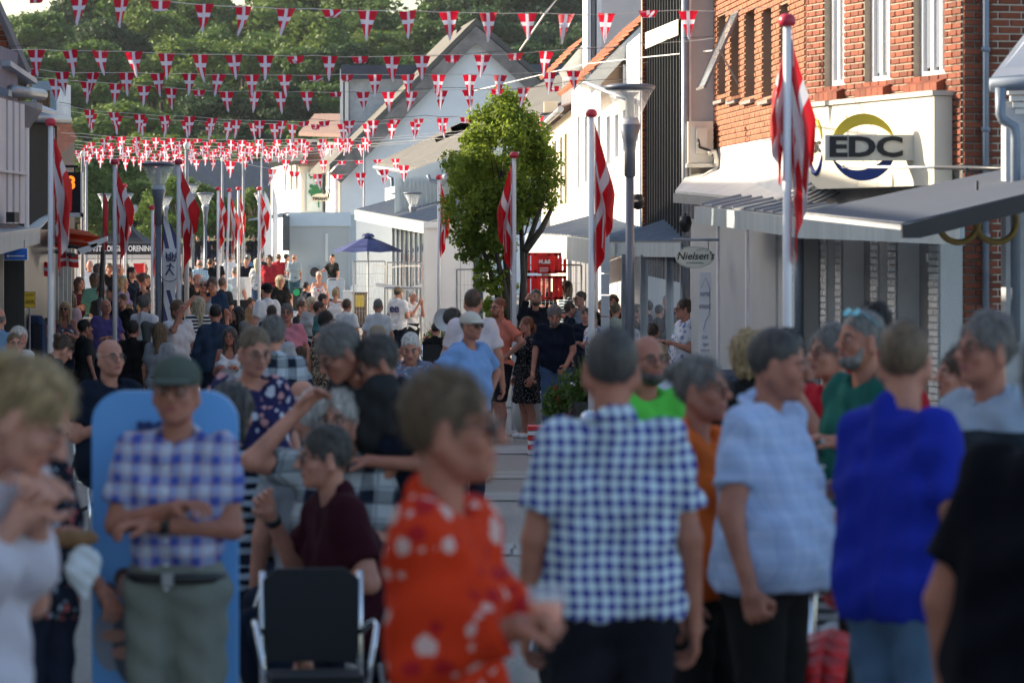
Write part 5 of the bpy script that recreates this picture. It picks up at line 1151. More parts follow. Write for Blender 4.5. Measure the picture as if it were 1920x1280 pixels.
def low_signs():
    # A-boards
    for px0, px1, yt, yb, d, face, txt, lb in ((154, 184, 596, 670, 70, M('kraft', (.5, .34, .14), .7), ('SPU', 'SA'), 'tan pavement board lettered SPU SA behind the purple shirt man'), (614, 646, 522, 570, 118, M('poster_white', (.65, .7, .75), .5), None, 'white framed pavement board in front of the trailer')):
        t = thing('pavement_board', (0, 0, 0), lb, 'sign'); g = G(d)
        MB().box(X(px0, d), X(px1, d), d, d + .03, Z(yb - 10, d), Z(yt + 3, d)).build('poster', face, t)
        MB().tube([(X(px0, d), d, g), P(px0, yt + 3, d), P(px0 + 4, yt, d), P(px1 - 4, yt, d), P(px1, yt + 3, d), (X(px1, d), d, g)], .015, 6).build('frame', WPAINT, t)
        if txt:
            for i, s in enumerate(txt): lettering(s, .12, t, facing(P(px0 + 14, 630 + i * 9, d) + Vector((0, -.01, 0)), FR), INK, .003, bold=.004)
        else: MB().hexa([P(625, 560, d) + Vector((0, -.01, 0)), P(638, 560, d) + Vector((0, -.01, 0)), P(636, 540, d) + Vector((0, -.01, 0)), P(632, 536, d) + Vector((0, -.01, 0)), P(627, 541, d) + Vector((0, -.01, 0))], (0, .005, 0)).build('printed_shape', M('print_tan', (.45, .3, .22)), t)
    for px, py, w, h, d, tx, lb in ((-4, 551, 19, 29, 46, '30', 'yellow price card at the left edge above the clothes rail'), (46, 548, 19, 28, 46, '-50%', 'yellow price card in front of the dark floral shirt man')):
        t = thing('price_card', (0, 0, 0), lb, 'sign', 'yellow price cards'); MB().box(X(px, d), X(px + w, d), d, d + .02, Z(py + h, d), Z(py, d)).build('card', YELLOW, t)
        MB().hexa([P(px - 1, py + h + 1, d + .005), P(px + w + 1, py + h + 1, d + .005), P(px + w + 1, py - 1, d + .005), P(px - 1, py - 1, d + .005)], (0, .03, 0)).build('frame', DARKM, t)
        lettering(tx, .06, t, facing(P(px + w / 2, py + 18, d) + Vector((0, -.01, 0)), FR), M('print_ochre', (.3, .16, .01)), .002, bold=.002); lettering('SOMMER', .026, t, facing(P(px + w / 2, py + 5, d) + Vector((0, -.01, 0)), FR), INK, .001)
        MB().tube([P(px + w / 2, py + h, d), (X(px + w / 2, d), d, G(d))], .012, 6).build('stand', METAL, t)
    # clothes rail
    d = 47; t = thing('clothes_rail', (0, 0, 0), 'rail of dark clothes below the yellow price cards', 'clothes rail'); g = G(d)
    MB().tube([P(15, 590, d), P(75, 592, d)], .012, 6).build('rail', METAL, t)
    for px in (15, 75): MB().tube([P(px, 590, d), (X(px, d), d, g)], .012, 6).build('post', METAL, t)
    for i in range(13):
        x = X(18 + i * 4.4, d); c = random.choice([(.02, .03, .06), (.03, .03, .03), (.06, .06, .07), (.02, .05, .12)]); h = random.uniform(.5, .75); z = Z(592, d)
        mb = MB(); mb.add([(x, d - .05, z), (x + .02, d - .2, z - .1), (x + .02, d - .24, z - h), (x + .03, d + .24, z - h), (x + .02, d + .2, z - .1), (x + .05, d, z), (x + .08, d - .2, z - .1), (x + .09, d - .24, z - h), (x + .09, d + .24, z - h), (x + .08, d + .2, z - .1)], [(0, 1, 2, 3, 4), (5, 9, 8, 7, 6), (0, 5, 6, 1), (1, 6, 7, 2), (2, 7, 8, 3), (3, 8, 9, 4), (4, 9, 5, 0)])
        mb.build('garment', fabric('plain', c), t)
    # stall counters & sales tables in the distance
    for px0, px1, yt, yb, d, m, lb in ((660, 688, 548, 592, 112, M('brown_board', (.12, .07, .05)), 'brown stall counter with a yellow poster left of the woman in black'), (642, 662, 545, 590, 112, WPAINT, 'white pedestal counter beside the brown stall'), (512, 535, 500, 520, 150, REDP, 'small red cool box under the parasol side'), (250, 270, 494, 520, 96, REDP, 'red ice cabinet under the black tent'), (283, 296, 500, 525, 92, M('teal', (.02, .35, .3)), 'teal box beside the red ice cabinet'), (368, 480, 562, 575, 90, BLACKP, 'dark low table among the strolling people'), (440, 470, 520, 560, 100, WPAINT, 'white box stand behind the dark tee man'), (548, 566, 540, 580, 100, M('speaker_black', (.02, .03, .03)), 'black speaker cabinet with a green disc')):
        t = thing('stall_counter', (0, 0, 0), lb, 'counter'); g = G(d); z1 = Z(yt, d)
        MB().box(X(px0, d), X(px1, d), d, d + .5, z1 - .04, z1).build('top', m, t); MB().box(X(px0 + 1, d), X(px1 - 1, d), d + .02, d + .48, g, z1 - .04).build('front', m, t)
        if px0 == 660: MB().box(X(666, d), X(683, d), d - .01, d + .015, Z(575, d), Z(553, d)).build('poster', YELLOW, t)
        if px0 == 548: MB().lathe([(.09, 0), (0, .01)], 14).build('disc', M('disc_green', (.02, .4, .15)), t).matrix_basis = Matrix.Translation((X(556, d), d - .02, Z(548, d))) @ Matrix.Rotation(R(90), 4, 'X')
    # Danish paper flags on sticks held high at left
    for px, py, w, h, r, d in ((62, 488, 38, 26, .12, 52), (110, 476, 36, 26, -.06, 51)):
        mb = MB(); N = 8; vs = []; uv = []
        for j in (0, 1):
            for i in range(N + 1): u = i / N; vs.append((u * w / F * d, .03 * math.sin(u * 7), -j * h / F * d + .015 * math.sin(u * 5))); uv.append((u, 1 - j))
        mb.add(vs, [(i, i + 1, N + 2 + i, N + 1 + i) for i in range(N)]); mb.uv = uv
        o = mb.build('hand_flag', FLG, None, smooth=True, label='small spread flag on the %s of the nearest left flagpole' % ('left' if px < 90 else 'right'), cat='flag'); o.location = P(px, py, d); o.rotation_euler = (0, r, 0)
    o = MB().lathe([(0, -.16), (.07, -.13), (.12, -.02), (.12, .04), (.08, .11), (0, .14)], 18).build('balloon', M('balloon_pale', (.5, .72, .78), .3, .03), None, smooth=True, label='pale blue balloon beside the man in a white shirt', cat='balloon'); o.location = P(429, 540, 90); o.scale = (.72, .72, .72)
    d = 62; t = thing('dish_chair', (0, 0, 0), 'round white wire fan chair beside the flowers', 'chair'); c = P(833, 602, d)
    MB().lathe([(0, 0), (.1, .012), (.17, .045), (.19, .09)], 26).build('seat_shell', M('shell_white', (.7, .73, .78), .4), t, smooth=True).matrix_basis = Matrix.Translation(c) @ Matrix.Rotation(R(75), 4, 'X') @ Matrix.Rotation(R(12), 4, 'Y')
    MB().tube([c, c + Vector((0, .1, -.3)), (c.x, c.y, G(d))], .012, 6).build('leg', METAL, t)
    # street rails (traffic signs far)
    t = thing('road_sign', (0, 0, 0), 'back of a blue grey road sign at the far crossing', 'sign'); d = 255
    MB().hexa([P(244, 384, d), P(256, 384, d), P(258, 392, d), P(254, 400, d), P(245, 400, d)], (0, .05, 0)).build('plate', METAL, t); MB().tube([P(247, 384, d), (X(247, d), d, G(d))], .05, 6).build('post', METAL, t)
    t = thing('utility_box', (0, 0, 0), 'pale green utility box on the far verge', 'utility box'); d = 285; MB().box(X(265, d), X(274, d), d, d + .4, Z(430, d), Z(414, d)).build('cabinet', M('box_green', (.45, .52, .45)), t); MB().box(X(264.5, d), X(274.5, d), d - .03, d + .43, Z(414, d), Z(413, d)).build('lid', M('box_green'), t)
low_signs()
# ================================================================== PEOPLE: signed distance bodies
EDG = [(0, 1), (2, 3), (4, 5), (6, 7), (0, 2), (1, 3), (4, 6), (5, 7), (0, 4), (1, 5), (2, 6), (3, 7)]   # corner id = x + 2y + 4z
CO = np.array([[i & 1, (i >> 1) & 1, (i >> 2) & 1] for i in range(8)], np.float32)
def nets(Fd, org, vox):
    ins = Fd < 0; nx, ny, nz = Fd.shape
    cs = [ins[c[0]:nx - 1 + c[0], c[1]:ny - 1 + c[1], c[2]:nz - 1 + c[2]] for c in CO.astype(int)]
    sm = sum(c.astype(np.uint8) for c in cs); act = (sm > 0) & (sm < 8); idx = np.argwhere(act)
    if len(idx) == 0: return np.zeros((0, 3)), np.zeros((0, 4), int)
    vals = np.stack([Fd[idx[:, 0] + c[0], idx[:, 1] + c[1], idx[:, 2] + c[2]] for c in CO.astype(int)], 1)
    acc = np.zeros((len(idx), 3), np.float32); cnt = np.zeros(len(idx), np.float32)
    for a, b in EDG:
        va, vb = vals[:, a], vals[:, b]; m = (va < 0) != (vb < 0); t = np.where(m, va / np.where(m, va - vb, 1), 0)
        acc += np.where(m[:, None], CO[a] + t[:, None] * (CO[b] - CO[a]), 0); cnt += m
    v = (idx + acc / cnt[:, None]) * vox + org
    num = np.full(act.shape, -1, np.int32); num[act] = np.arange(len(idx)); fs = []
    for ax in range(3):
        a1, a2 = (ax + 1) % 3, (ax + 2) % 3
        sl = [slice(1, -1)] * 3; s0 = list(sl); s1 = list(sl); s0[ax] = slice(0, -1); s1[ax] = slice(1, None)
        A, B = ins[tuple(s0)], ins[tuple(s1)]; e = np.argwhere(A != B); sg = A[tuple(e.T)]
        e = e.copy(); e[:, a1] += 1; e[:, a2] += 1   # grid coords of the edge start
        def cell(d1, d2): q = e.copy(); q[:, a1] += d1; q[:, a2] += d2; return num[tuple(q.T)]
        q = np.stack([cell(-1, -1), cell(0, -1), cell(0, 0), cell(-1, 0)], 1); q[~sg] = q[~sg][:, ::-1]; fs.append(q)
    f = np.concatenate(fs); return v, f[(f >= 0).all(1)]
class Field:
    def __init__(s, lo, hi, vox):
        s.vox = vox; s.org = np.array(lo, np.float32); n = np.ceil((np.array(hi) - lo) / vox).astype(int) + 1
        s.ax = [(s.org[i] + np.arange(n[i]) * vox).astype(np.float32) for i in range(3)]; s.n = n; s.D = np.ones(n, np.float32)
    def sub(s, lo, hi):
        sl = []
        for i in range(3):
            a = max(0, int((lo[i] - s.org[i]) / s.vox)); b = min(s.n[i], int((hi[i] - s.org[i]) / s.vox) + 2); sl.append(slice(a, max(a + 1, b)))
        x, y, z = s.ax[0][sl[0]][:, None, None], s.ax[1][sl[1]][None, :, None], s.ax[2][sl[2]][None, None, :]; return tuple(sl), x, y, z
    def smin(s, sl, d, k):
        a = s.D[sl]
        if k <= 0: s.D[sl] = np.minimum(a, d); return
        h = np.clip(.5 + .5 * (a - d) / k, 0, 1); s.D[sl] = a * (1 - h) + d * h - k * h * (1 - h)
    def cone(s, a, b, ra, rb, k=.03, off=0.0, clip=None):
        a, b = np.array(a, np.float32), np.array(b, np.float32); r = max(ra, rb) + off + k + s.vox * 2 + .01
        sl, x, y, z = s.sub(np.minimum(a, b) - r, np.maximum(a, b) + r); ba = b - a; L = float(ba @ ba) + 1e-9
        t = np.clip(((x - a[0]) * ba[0] + (y - a[1]) * ba[1] + (z - a[2]) * ba[2]) / L, 0, 1)
        d = np.sqrt((x - a[0] - t * ba[0]) ** 2 + (y - a[1] - t * ba[1]) ** 2 + (z - a[2] - t * ba[2]) ** 2) - (ra + (rb - ra) * t) - off
        if clip is not None:
            c, n = clip; d = np.maximum(d, (x - c[0]) * n[0] + (y - c[1]) * n[1] + (z - c[2]) * n[2])
        s.smin(sl, d, k)
    def ell(s, c, r, k=.02, off=0.0, sub=False):
        c = np.array(c, np.float32); r = np.array(r, np.float32) + off; m = r.max() + k + s.vox * 2 + .02
        sl, x, y, z = s.sub(c - m, c + m); qx, qy, qz = (x - c[0]), (y - c[1]), (z - c[2])
        k0 = np.sqrt((qx / r[0]) ** 2 + (qy / r[1]) ** 2 + (qz / r[2]) ** 2); k1 = np.sqrt((qx / r[0] ** 2) ** 2 + (qy / r[1] ** 2) ** 2 + (qz / r[2] ** 2) ** 2) + 1e-6
        d = k0 * (k0 - 1) / k1
        if sub:
            a = s.D[sl]; h = np.clip(.5 - .5 * (a + d) / max(k, 1e-4), 0, 1) if k > 0 else None
            s.D[sl] = np.maximum(a, -d) if k <= 0 else a * (1 - h) - d * h + k * h * (1 - h)
        else: s.smin(sl, d, k)
    def cut(s, fn): x, y, z = s.ax[0][:, None, None], s.ax[1][None, :, None], s.ax[2][None, None, :]; s.D = np.maximum(s.D, fn(x, y, z))
    def add(s, fn): x, y, z = s.ax[0][:, None, None], s.ax[1][None, :, None], s.ax[2][None, None, :]; s.D = s.D + fn(x, y, z)
    def mesh(s): 
        s.D[0] = s.D[-1] = 1; s.D[:, 0] = s.D[:, -1] = 1; s.D[:, :, 0] = s.D[:, :, -1] = 1
        return nets(s.D, s.org, s.vox)
def head_mesh(vox, fem):
    f = Field((-.11, -.15, -.22), (.11, .15, .15), vox); j = .92 if fem else 1.0
    f.ell((0, .018, .035), (.076, .096, .09), 0); f.ell((0, -.028, -.03), (.062 * j, .064, .078), .03)
    f.ell((0, -.045, -.075), (.038 * j, .04, .034), .03); f.ell((0, -.074, -.094), (.02, .018, .016), .02)
    for s in (-1, 1):
        f.ell((s * .04, -.062, -.022), (.022, .02, .022), .02); f.ell((s * .031, -.098, .012), (.015, .016, .011), .014, sub=True)
        f.ell((s * .031, -.079, .01), (.0125, .0125, .0125), .003)
        f.cone((s * .018, -.086, .032), (s * .046, -.074, .03), .009, .007, .012)
        f.ell((s * .079, .006, -.002), (.009, .019, .031), .008); f.ell((s * .013, -.107, -.022), (.009, .01, .008), .008)
        f.cone((s * .03, -.02, -.08), (s * .065, .01, -.04), .02, .02, .03)
    f.cone((0, -.088, .022), (0, -.117, -.018), .008, .0115, .012)
    f.cone((-.016, -.09, -.05), (.016, -.09, -.05), .007, .007, .008); f.cone((-.013, -.088, -.06), (.013, -.088, -.06), .0085, .0085, .008)
    f.ell((0, -.1, -.055), (.026, .012, .0022), .003, sub=True)
    f.cone((0, .02, -.05), (0, .032, -.2), .054 * j, .056 * j, .02)
    v, q = f.mesh(); c = v[q].mean(1); x, y, z = np.abs(c[:, 0]), c[:, 1], c[:, 2]
    mi = np.zeros(len(q), int); mi[(z > .027) & (z < .04) & (y < -.07) & (x > .014) & (x < .048)] = 1
    mi[(abs(z + .056) < .0105) & (y < -.086) & (x < .023)] = 2
    mi[(abs(z - .011) < .0075) & (y < -.084) & (x > .021) & (x < .041)] = 3
    mi[(abs(z - .011) < .006) & (y < -.0865) & (abs(x - .031) < .0065)] = 4
    return v, q, mi
HEADS = {}
def head(vox, fem):
    lv = .0045 if vox < .017 else .0075 if vox < .024 else .012
    if (lv, fem) not in HEADS: HEADS[(lv, fem)] = head_mesh(lv, fem)
    return HEADS[(lv, fem)]
HANDS = {}
def hand(vox, kind):
    lv = .0042 if vox < .017 else .008
    if (lv, kind) in HANDS: return HANDS[(lv, kind)]
    f = Field((-.07, -.09, -.03), (.07, .07, .21), lv)   # z = along the forearm, x = across the palm, -y = palm side
    f.cone((0, 0, -.02), (0, 0, .02), .028, .03, .0)
    for i in range(4): f.cone((-.024 + .016 * i, 0, .03), (-.03 + .02 * i, 0, .085), .015, .013, .015)
    bend = {'relax': (25, 30, 25), 'grip': (70, 85, 60), 'flat': (5, 8, 5)}[kind]
    for i, (L, r) in enumerate(((.068, .0085), (.08, .009), (.085, .009), (.074, .0088))):
        x = -.034 + .0225 * i; p = np.array((x, 0, .088)); a = 0; fan = (i - 1.5) * .05
        for s, b in enumerate(bend):
            a += math.radians(b + i * 2); l = L * (.45, .3, .25)[s]; q = p + l * np.array((fan, -math.sin(a), math.cos(a))); rr = max(r - s * .0008, lv * .85); f.cone(p, q, rr + .0006, rr, .003); p = q
    sgn = 1; t0 = np.array((.03, -.005, .03)); t1 = t0 + np.array((.026, -.02, .032)); k = {'relax': (.012, -.016, .03), 'grip': (-.018, -.032, .02), 'flat': (.02, -.004, .026)}[kind]; t2 = t1 + np.array(k)
    f.cone(t0, t1, .0145, .0115, .012); f.cone(t1, t2, .011, .009, .004)
    HANDS[(lv, kind)] = f.mesh(); return HANDS[(lv, kind)]
HAIR = {}
def hair(kind, vox):
    lv = .005 if vox < .017 else .008 if vox < .024 else .013
    if (kind, lv) in HAIR: return HAIR[(kind, lv)]
    f = Field((-.16, -.17, -.42), (.16, .24, .2), lv); big = {'bob': 1.1, 'curly': 1.16, 'long': 1.06, 'short': 1.015, 'crop': .985, 'bald': .975, 'bun': 1.0, 'pony': 1.0, 'flat': 1.0, 'blunt': 1.05}[kind]
    f.ell((0, .024, .042), (.0805 * big, .1 * big, .096 * big), 0)
    if kind in ('bob', 'blunt', 'long', 'curly'): f.cone((0, .03, .03), (0, .04, -.06), .092 * big, .08 * big, .03)
    if kind == 'long':
        f.cone((0, .055, -.02), (0, .075, -.28), .082, .06, .03)
        for s in (-1, 1): f.cone((s * .065, .0, 0), (s * .085, -.02, -.25), .035, .025, .03)
    if kind == 'bun': f.ell((0, .125, .07), (.04, .036, .038), .008)
    if kind == 'pony': f.cone((0, .11, .05), (0, .15, -.02), .028, .034, .01); f.cone((0, .15, -.02), (.01, .15, -.26), .034, .015, .01)
    # face opening
    fy = {'short': .062, 'crop': .058, 'bob': .072, 'curly': .072}.get(kind, .062)
    f.ell((0, -.125, -.01), (.078 if kind not in ('long', 'bob', 'blunt') else .066, .09, .098), .01, sub=True)
    if kind == 'bald': f.cut(lambda x, y, z: np.maximum(z - .035 + 0 * x + 0 * y, -(y - .0)) )
    if kind in ('short', 'crop', 'bald', 'bun', 'pony', 'flat'):
        low = -.075 if kind != 'crop' else -.065
        f.cut(lambda x, y, z: np.where(y + 0 * x + 0 * z > .03, low - z + 0 * x, (-.01 - .9 * (y - .0)) * 0 + (-.022 + (.03 - y) * .5) - z + 0 * x) if kind not in ('pony', 'bun') else np.where((y + 0 * x + 0 * z > .1), -1.0, (np.where(y > .03, low, .0 + (.03 - y) * .3) - z) + 0 * x))
    if kind in ('bob',): f.cut(lambda x, y, z: -.12 - z + 0 * x + 0 * y)
    if kind == 'blunt': f.cut(lambda x, y, z: -.17 - z + 0 * x + 0 * y)
    amp = {'curly': .012, 'crop': .0012, 'bald': .001}.get(kind, .005)
    f.add(lambda x, y, z: amp * (np.sin(x * 95 + 2 * np.sin(z * 22)) * np.sin(y * 83 + 1.5 * np.sin(z * 17)) + .6 * np.sin(z * (60 if kind == 'curly' else 18) + x * 140 + y * 60)))
    hv, hq = f.mesh()
    if lv < .012:      # loose strands that break up the outline
        n = 2600 if lv < .006 else 700; c = hv.mean(0); i = RNG.integers(0, len(hv), n); b = hv[i]; nr = b - np.array((0, .02, min(.03, c[2] + .02))); nr /= np.linalg.norm(nr, axis=1)[:, None]
        d = RNG.normal(size=(n, 3)) * (.45 if kind != 'curly' else 1.2) + np.array((0, .35, -1.0)); d -= nr * (d * nr).sum(1)[:, None]; d /= np.linalg.norm(d, axis=1)[:, None]
        L = (RNG.uniform(.012, .032, n) if kind not in ('crop', 'bald') else RNG.uniform(.004, .01, n))[:, None]; sd = np.cross(d, nr) * (.0011 if lv < .006 else .002)
        lift = nr * L * RNG.uniform(.1, .45, (n, 1)); m = b + d * L * .5 + lift; e = b + d * L + lift * 1.5
        sv = np.stack([b - sd, b + sd, m + sd * .8, m - sd * .8, e + sd * .2, e - sd * .2], 1).reshape(-1, 3); k = np.arange(n)[:, None] * 6 + len(hv)
        hq = np.vstack([hq, k + [0, 1, 2, 3], k + [3, 2, 4, 5]]); hv = np.vstack([hv, sv])
    HAIR[(kind, lv)] = (hv, hq); return HAIR[(kind, lv)]
def skinmat(c, i):
    key = 'skin_%d' % i
    if key in MATS: return MATS[key]
    m, t, b = newmat(key); v = nd(t, 'ShaderNodeTexCoord').outputs['Object']
    col = mixc(t, ramp(t, noise(t, v, 11, 5), .35, .7), (c[0] * .8, c[1] * .72, c[2] * .72), (min(1, c[0] * 1.15), c[1] * 1.05, c[2] * 1.0))
    t.links.new(col, b.inputs['Base Color']); b.inputs['Roughness'].default_value = .55; b.inputs['Specular IOR Level'].default_value = .35; b.inputs['Subsurface Weight'].default_value = .0
    return m
SK = [skinmat((.52, .26, .185), 0), skinmat((.42, .19, .13), 1), skinmat((.58, .32, .24), 2)]
LIP = M('lip', (.35, .1, .09), .5, .1, 9); BROW = M('brow', (.12, .08, .06), .9, .1, 9); EYEW = M('eye_white', (.5, .47, .45), .3, .05); EYED = M('iris', (.03, .03, .035), .2, .1)
def hairmat(c):
    key = 'hair_%.2f_%.2f_%.2f' % c
    if key in MATS: return MATS[key]
    m, t, b = newmat(key); v = nd(t, 'ShaderNodeTexCoord').outputs['Object']; mp = nd(t, 'ShaderNodeMapping'); mp.inputs['Scale'].default_value = (60, 60, 7); t.links.new(v, mp.inputs[0])
    n = noise(t, mp.outputs[0], 1.2, 3); t.links.new(mixc(t, ramp(t, n, .3, .7), tuple(x * .32 for x in c), tuple(min(1, x * 1.35) for x in c)), b.inputs['Base Color'])
    b.inputs['Roughness'].default_value = .5; bumpn(t, b, n, .7, .006); return m
HC_ = {'grey': (.2, .185, .17), 'white': (.62, .6, .56), 'brown': (.09, .05, .03), 'dark': (.025, .018, .015), 'blond': (.42, .29, .14), 'pblond': (.6, .5, .33), 'lbrown': (.17, .11, .06), 'dgrey': (.075, .065, .058), 'red': (.26, .09, .04)}
ARMS = {  # elbow, wrist relative to the shoulder: out, forward, up
    'down': ((.07, -.01, -.28), (.09, .07, -.53)), 'front': ((.06, .0, -.28), (-.03, .22, -.2)), 'low': ((.06, .02, -.28), (.0, .2, -.42)),
    'cross': ((.055, .04, -.27), (-.2, .16, -.25)), 'cross2': ((.055, .06, -.26), (-.19, .2, -.19)), 'face': ((.05, .16, -.22), (-.09, .24, .04)), 'cup': ((.03, -.02, -.28), (.02, .2, -.2)),
    'akimbo': ((.21, -.06, -.2), (.02, .05, -.38)), 'pole': ((.06, .25, -.06), (-.02, .3, .18)), 'scalp': ((.1, .26, .06), (-.05, .16, .25)), 'back': ((.1, -.1, -.25), (-.05, -.12, -.4)), 'side': ((.2, .05, -.18), (.28, .2, -.28)), 'chest': ((.05, .04, -.28), (-.1, .13, -.06)), 'reach': ((.08, .18, -.2), (.06, .42, -.22))}
def Rm(ax, deg): return np.array(Matrix.Rotation(R(deg), 3, ax))
NP = [0]; PEOPLE = []
def person(px, py, label, yaw=0, s=None, h=None, sit=False, hair_=('short', 'grey'), top=('plain', (.5, .5, .5)), sleeve='short', bottom=('plain', (.04, .05, .09)), bkind='pants', arms='down', arml=None, armr=None,
           head_=(0, 0), lean=0, side=0, fat=0.0, fem=False, glasses=None, cap=None, skin=0, walk=0.0, topz=.86, group=None, child=False, beard=None, hand_='relax', twist=0, loose=0.0, neck=None):
    if s > 440: s *= .91
    d = F / s
    ztop = Z(py, d); K = None
    tilt = math.cos(R(lean))
    g = G(d); H = ztop - g
    Hfull = H / (.735 + (1.75 - .95) / 1.75 * 0 if False else 1.0)
    if sit: K = max(.62, min(1.12, H / (.47 + .82 * tilt)))
    else:
        hh = H / (1 - .46 * (1 - tilt)); K = hh / 1.75
        if not child: K = min(max(K, .86), 1.12)
    if h: K = h / 1.75
    vox = min(max(.0105 + .85 / (F / d), .0125), .034) / K
    NP[0] += 1; rs = np.random.default_rng(NP[0] * 13 + 5); fem_ = 1 if fem else 0
    x0 = X(px, d)
    # ------------ skeleton (metres at 1.75 m, front = -y)
    hz = .47 if sit else .93; shw = .14 if fem else .152
    hip = np.array((0, 0, hz)); RL = Rm('X', lean) @ Rm('Y', side); RT = Rm('Z', twist)
    def up(p): return hip + RL @ (RT @ (np.array(p, float) - (0, 0, .93)))
    sh = [up((sg * shw, .0, 1.41)) for sg in (-1, 1)]; nb = up((0, .02, 1.46)); hc0 = up((0, -.02, 1.615))
    hy, hp = head_; HR = Rm('Z', hy) @ Rm('X', hp + lean * .35)
    hc = nb + (HR @ np.array((0, -.045, .15)) if abs(hp) > 5 or lean else (hc0 - nb)); 
    lo = np.array((-.62, -.75, -.03)); hi = np.array((.62, .5, hz + .95)); 
    J = []
    for i, sg in enumerate((-1, 1)):
        nm = (armr if i == 0 else arml) or arms; e, w_ = ARMS[nm]
        fl = lambda o: np.array((sg * (o[0] + .04 * fat), -o[1], o[2]))
        AR = Rm('X', lean * (0 if nm in ('down',) else 1.0)) @ RT; el = sh[i] + AR @ fl(e); wr = sh[i] + AR @ fl(w_); J.append((sh[i], el, wr))
    legs = []
    for i, sg in enumerate((-1, 1)):
        if sit: kn, an = (sg * .13, -.42, .47), (sg * .13, -.38 + .06 * i, .09)
        else: wk = walk * sg; kn, an = (sg * .095, -.02 - wk * .12, .5), (sg * .1, .02 - wk * .26 + abs(wk) * .05, .085 + (.05 if wk < 0 else 0))
        legs.append((np.array((sg * .088, 0, hz - .03)), np.array(kn), np.array(an), np.array((an[0] * 1.1, an[1] - .15, .035))))
    fa = fat
    def torso(f, off, k=.05):
        a = (.115 if fem else .125)
        f.cone(up((-a, .0, 1.37)), up((a, .0, 1.37)), .072, .072, k, off); f.cone(up((-.085, -.01, 1.24)), up((.085, -.01, 1.24)), .105 + fa * .02, .105 + fa * .02, k, off)
        bw = .055 + fa * .035; f.cone(up((-bw, -.01 - fa * .03, 1.07)), up((bw, -.01 - fa * .03, 1.07)), .098 + fa * .055 - fem_ * .01, .098 + fa * .055 - fem_ * .01, k + .02, off)
        if fem:
            for sg in (-1, 1): f.ell(up((sg * .075, -.1, 1.24)), (.058, .055, .06), .03, off)
        f.cone(up((0, .01, 1.36)), nb, .07, .056, .04, off)
        for s3 in sh: f.cone(nb - RL @ np.array((0, 0, .03)), s3 + RL @ np.array((0, 0, .005)), .045, .043, .03, off)
    def pelvis(f, off, k=.04): f.cone(hip + (-.075 - fem_ * .01, .005, .0), hip + (.075 + fem_ * .01, .005, 0), .107 + fa * .03, .107 + fa * .03, k, off)
    body = Field(lo, hi, vox); torso(body, -.013); pelvis(body, -.01)
    for s3, el, wr in J:
        body.cone(s3, el, .05 + fa * .008 - fem_ * .007, .041 + fa * .004 - fem_ * .004, .03); body.cone(el, wr, .041 + fa * .003 - fem_ * .004, .027, .012)
    for hp_, kn, an, ft in legs:
        body.cone(hp_, kn, .085 + fa * .01, .056, .03); mid = kn * .6 + an * .4 + (0, .02, 0); body.cone(kn, mid, .055, .054, .02); body.cone(mid, an, .052, .035, .02); body.cone(an, ft, .036, .03, .02)
    v, q = body.mesh(); mi = np.zeros(len(q), int)
    hv, hq, hm = head(vox * K, fem); hs = .955; hv = (hv * hs) @ (HR.T) + hc; V = [v, hv]; Q = [q, hq + len(v)]; MI = [mi, hm]; n = len(v) + len(hv)
    # bridge neck to follow a turned head
    for i, (s3, el, wr) in enumerate(J):
        z_ = wr - el; z_ /= np.linalg.norm(z_); fw = np.array((0, -1.0, 0)); sg = -1 if i == 0 else 1
        inn = np.array((-sg * 1.0, 0, 0)) if abs(z_[2]) > .6 else np.array((0, 0, -1.0))
        y_ = -(inn - z_ * (inn @ z_)); y_ /= np.linalg.norm(y_); x_ = np.cross(y_, z_)
        kd = hand_ if i == 0 else ('relax' if hand_ == 'relax' else hand_); hv2, hq2 = hand(vox * K, kd)
        if x_ @ np.array((0, -1.0, .6)) < 0: hv2 = hv2 * (-1, 1, 1); hq2 = hq2[:, ::-1]
        hw = np.stack([x_, y_, z_], 1); V.append(hv2 @ hw.T * .98 + wr); Q.append(hq2 + n); MI.append(np.zeros(len(hq2), int)); n += len(hv2)
    V = np.vstack(V); Q = np.vstack(Q); MI = np.concatenate(MI)
    root = thing('person', (0, 0, 0), label, 'person', group)
    # place: head top over the photo position
    yr = R(yaw); Rz = Matrix.Rotation(yr, 3, 'Z'); tp = Rz @ Vector(hc.tolist()); 
    root.location = (x0 - tp.x * K, d - tp.y * K, g + (.0 if not sit else 0)); root.rotation_euler = (0, 0, yr); root.scale = (K, K, K)
    topz_now = float(hv[:, 2].max()) * K + g + (.015 if hair_ else 0)
    if sit: root.location.z += ztop - topz_now; 
    elif child or abs(ztop - topz_now) < .12: root.location.z += ztop - topz_now if abs(ztop - topz_now) < .3 else 0
    sk = SK[skin]; link('body', npmesh('body', V, Q, [sk, BROW, LIP, EYEW, EYED], MI), root)
    # ------------ clothes
    ph = rs.uniform(0, 6, 8)
    def folds(f, amp, fr=1.0):
        f.add(lambda x, y, z: amp * (np.sin(x * 31 * fr + z * 19 + ph[0]) * np.sin(z * 27 * fr + y * 15 + ph[1]) + .7 * np.sin(z * 44 + x * 23 + ph[2] + 2 * np.sin(y * 20 + ph[3])) + .5 * np.sin(x * 70 + y * 40 + z * 8 + ph[4])))
    dress = bkind == 'dress'
    f = Field(lo, hi, vox); off = .013; torso(f, off, .05); pelvis(f, off, .03)
    for sg in ((-1, 1) if loose else ()): f.cone(up((sg * .08, -.01, 1.22)), up((sg * .085, -.01, .9)), .095, .11, .06, off)
    if fa > .5 or loose: f.cone(up((-.07 - fa * .03, -.02 - fa * .03, .98)), up((.07 + fa * .03, -.02 - fa * .03, .98)), .11 + fa * .05, .11 + fa * .05, .05, off)
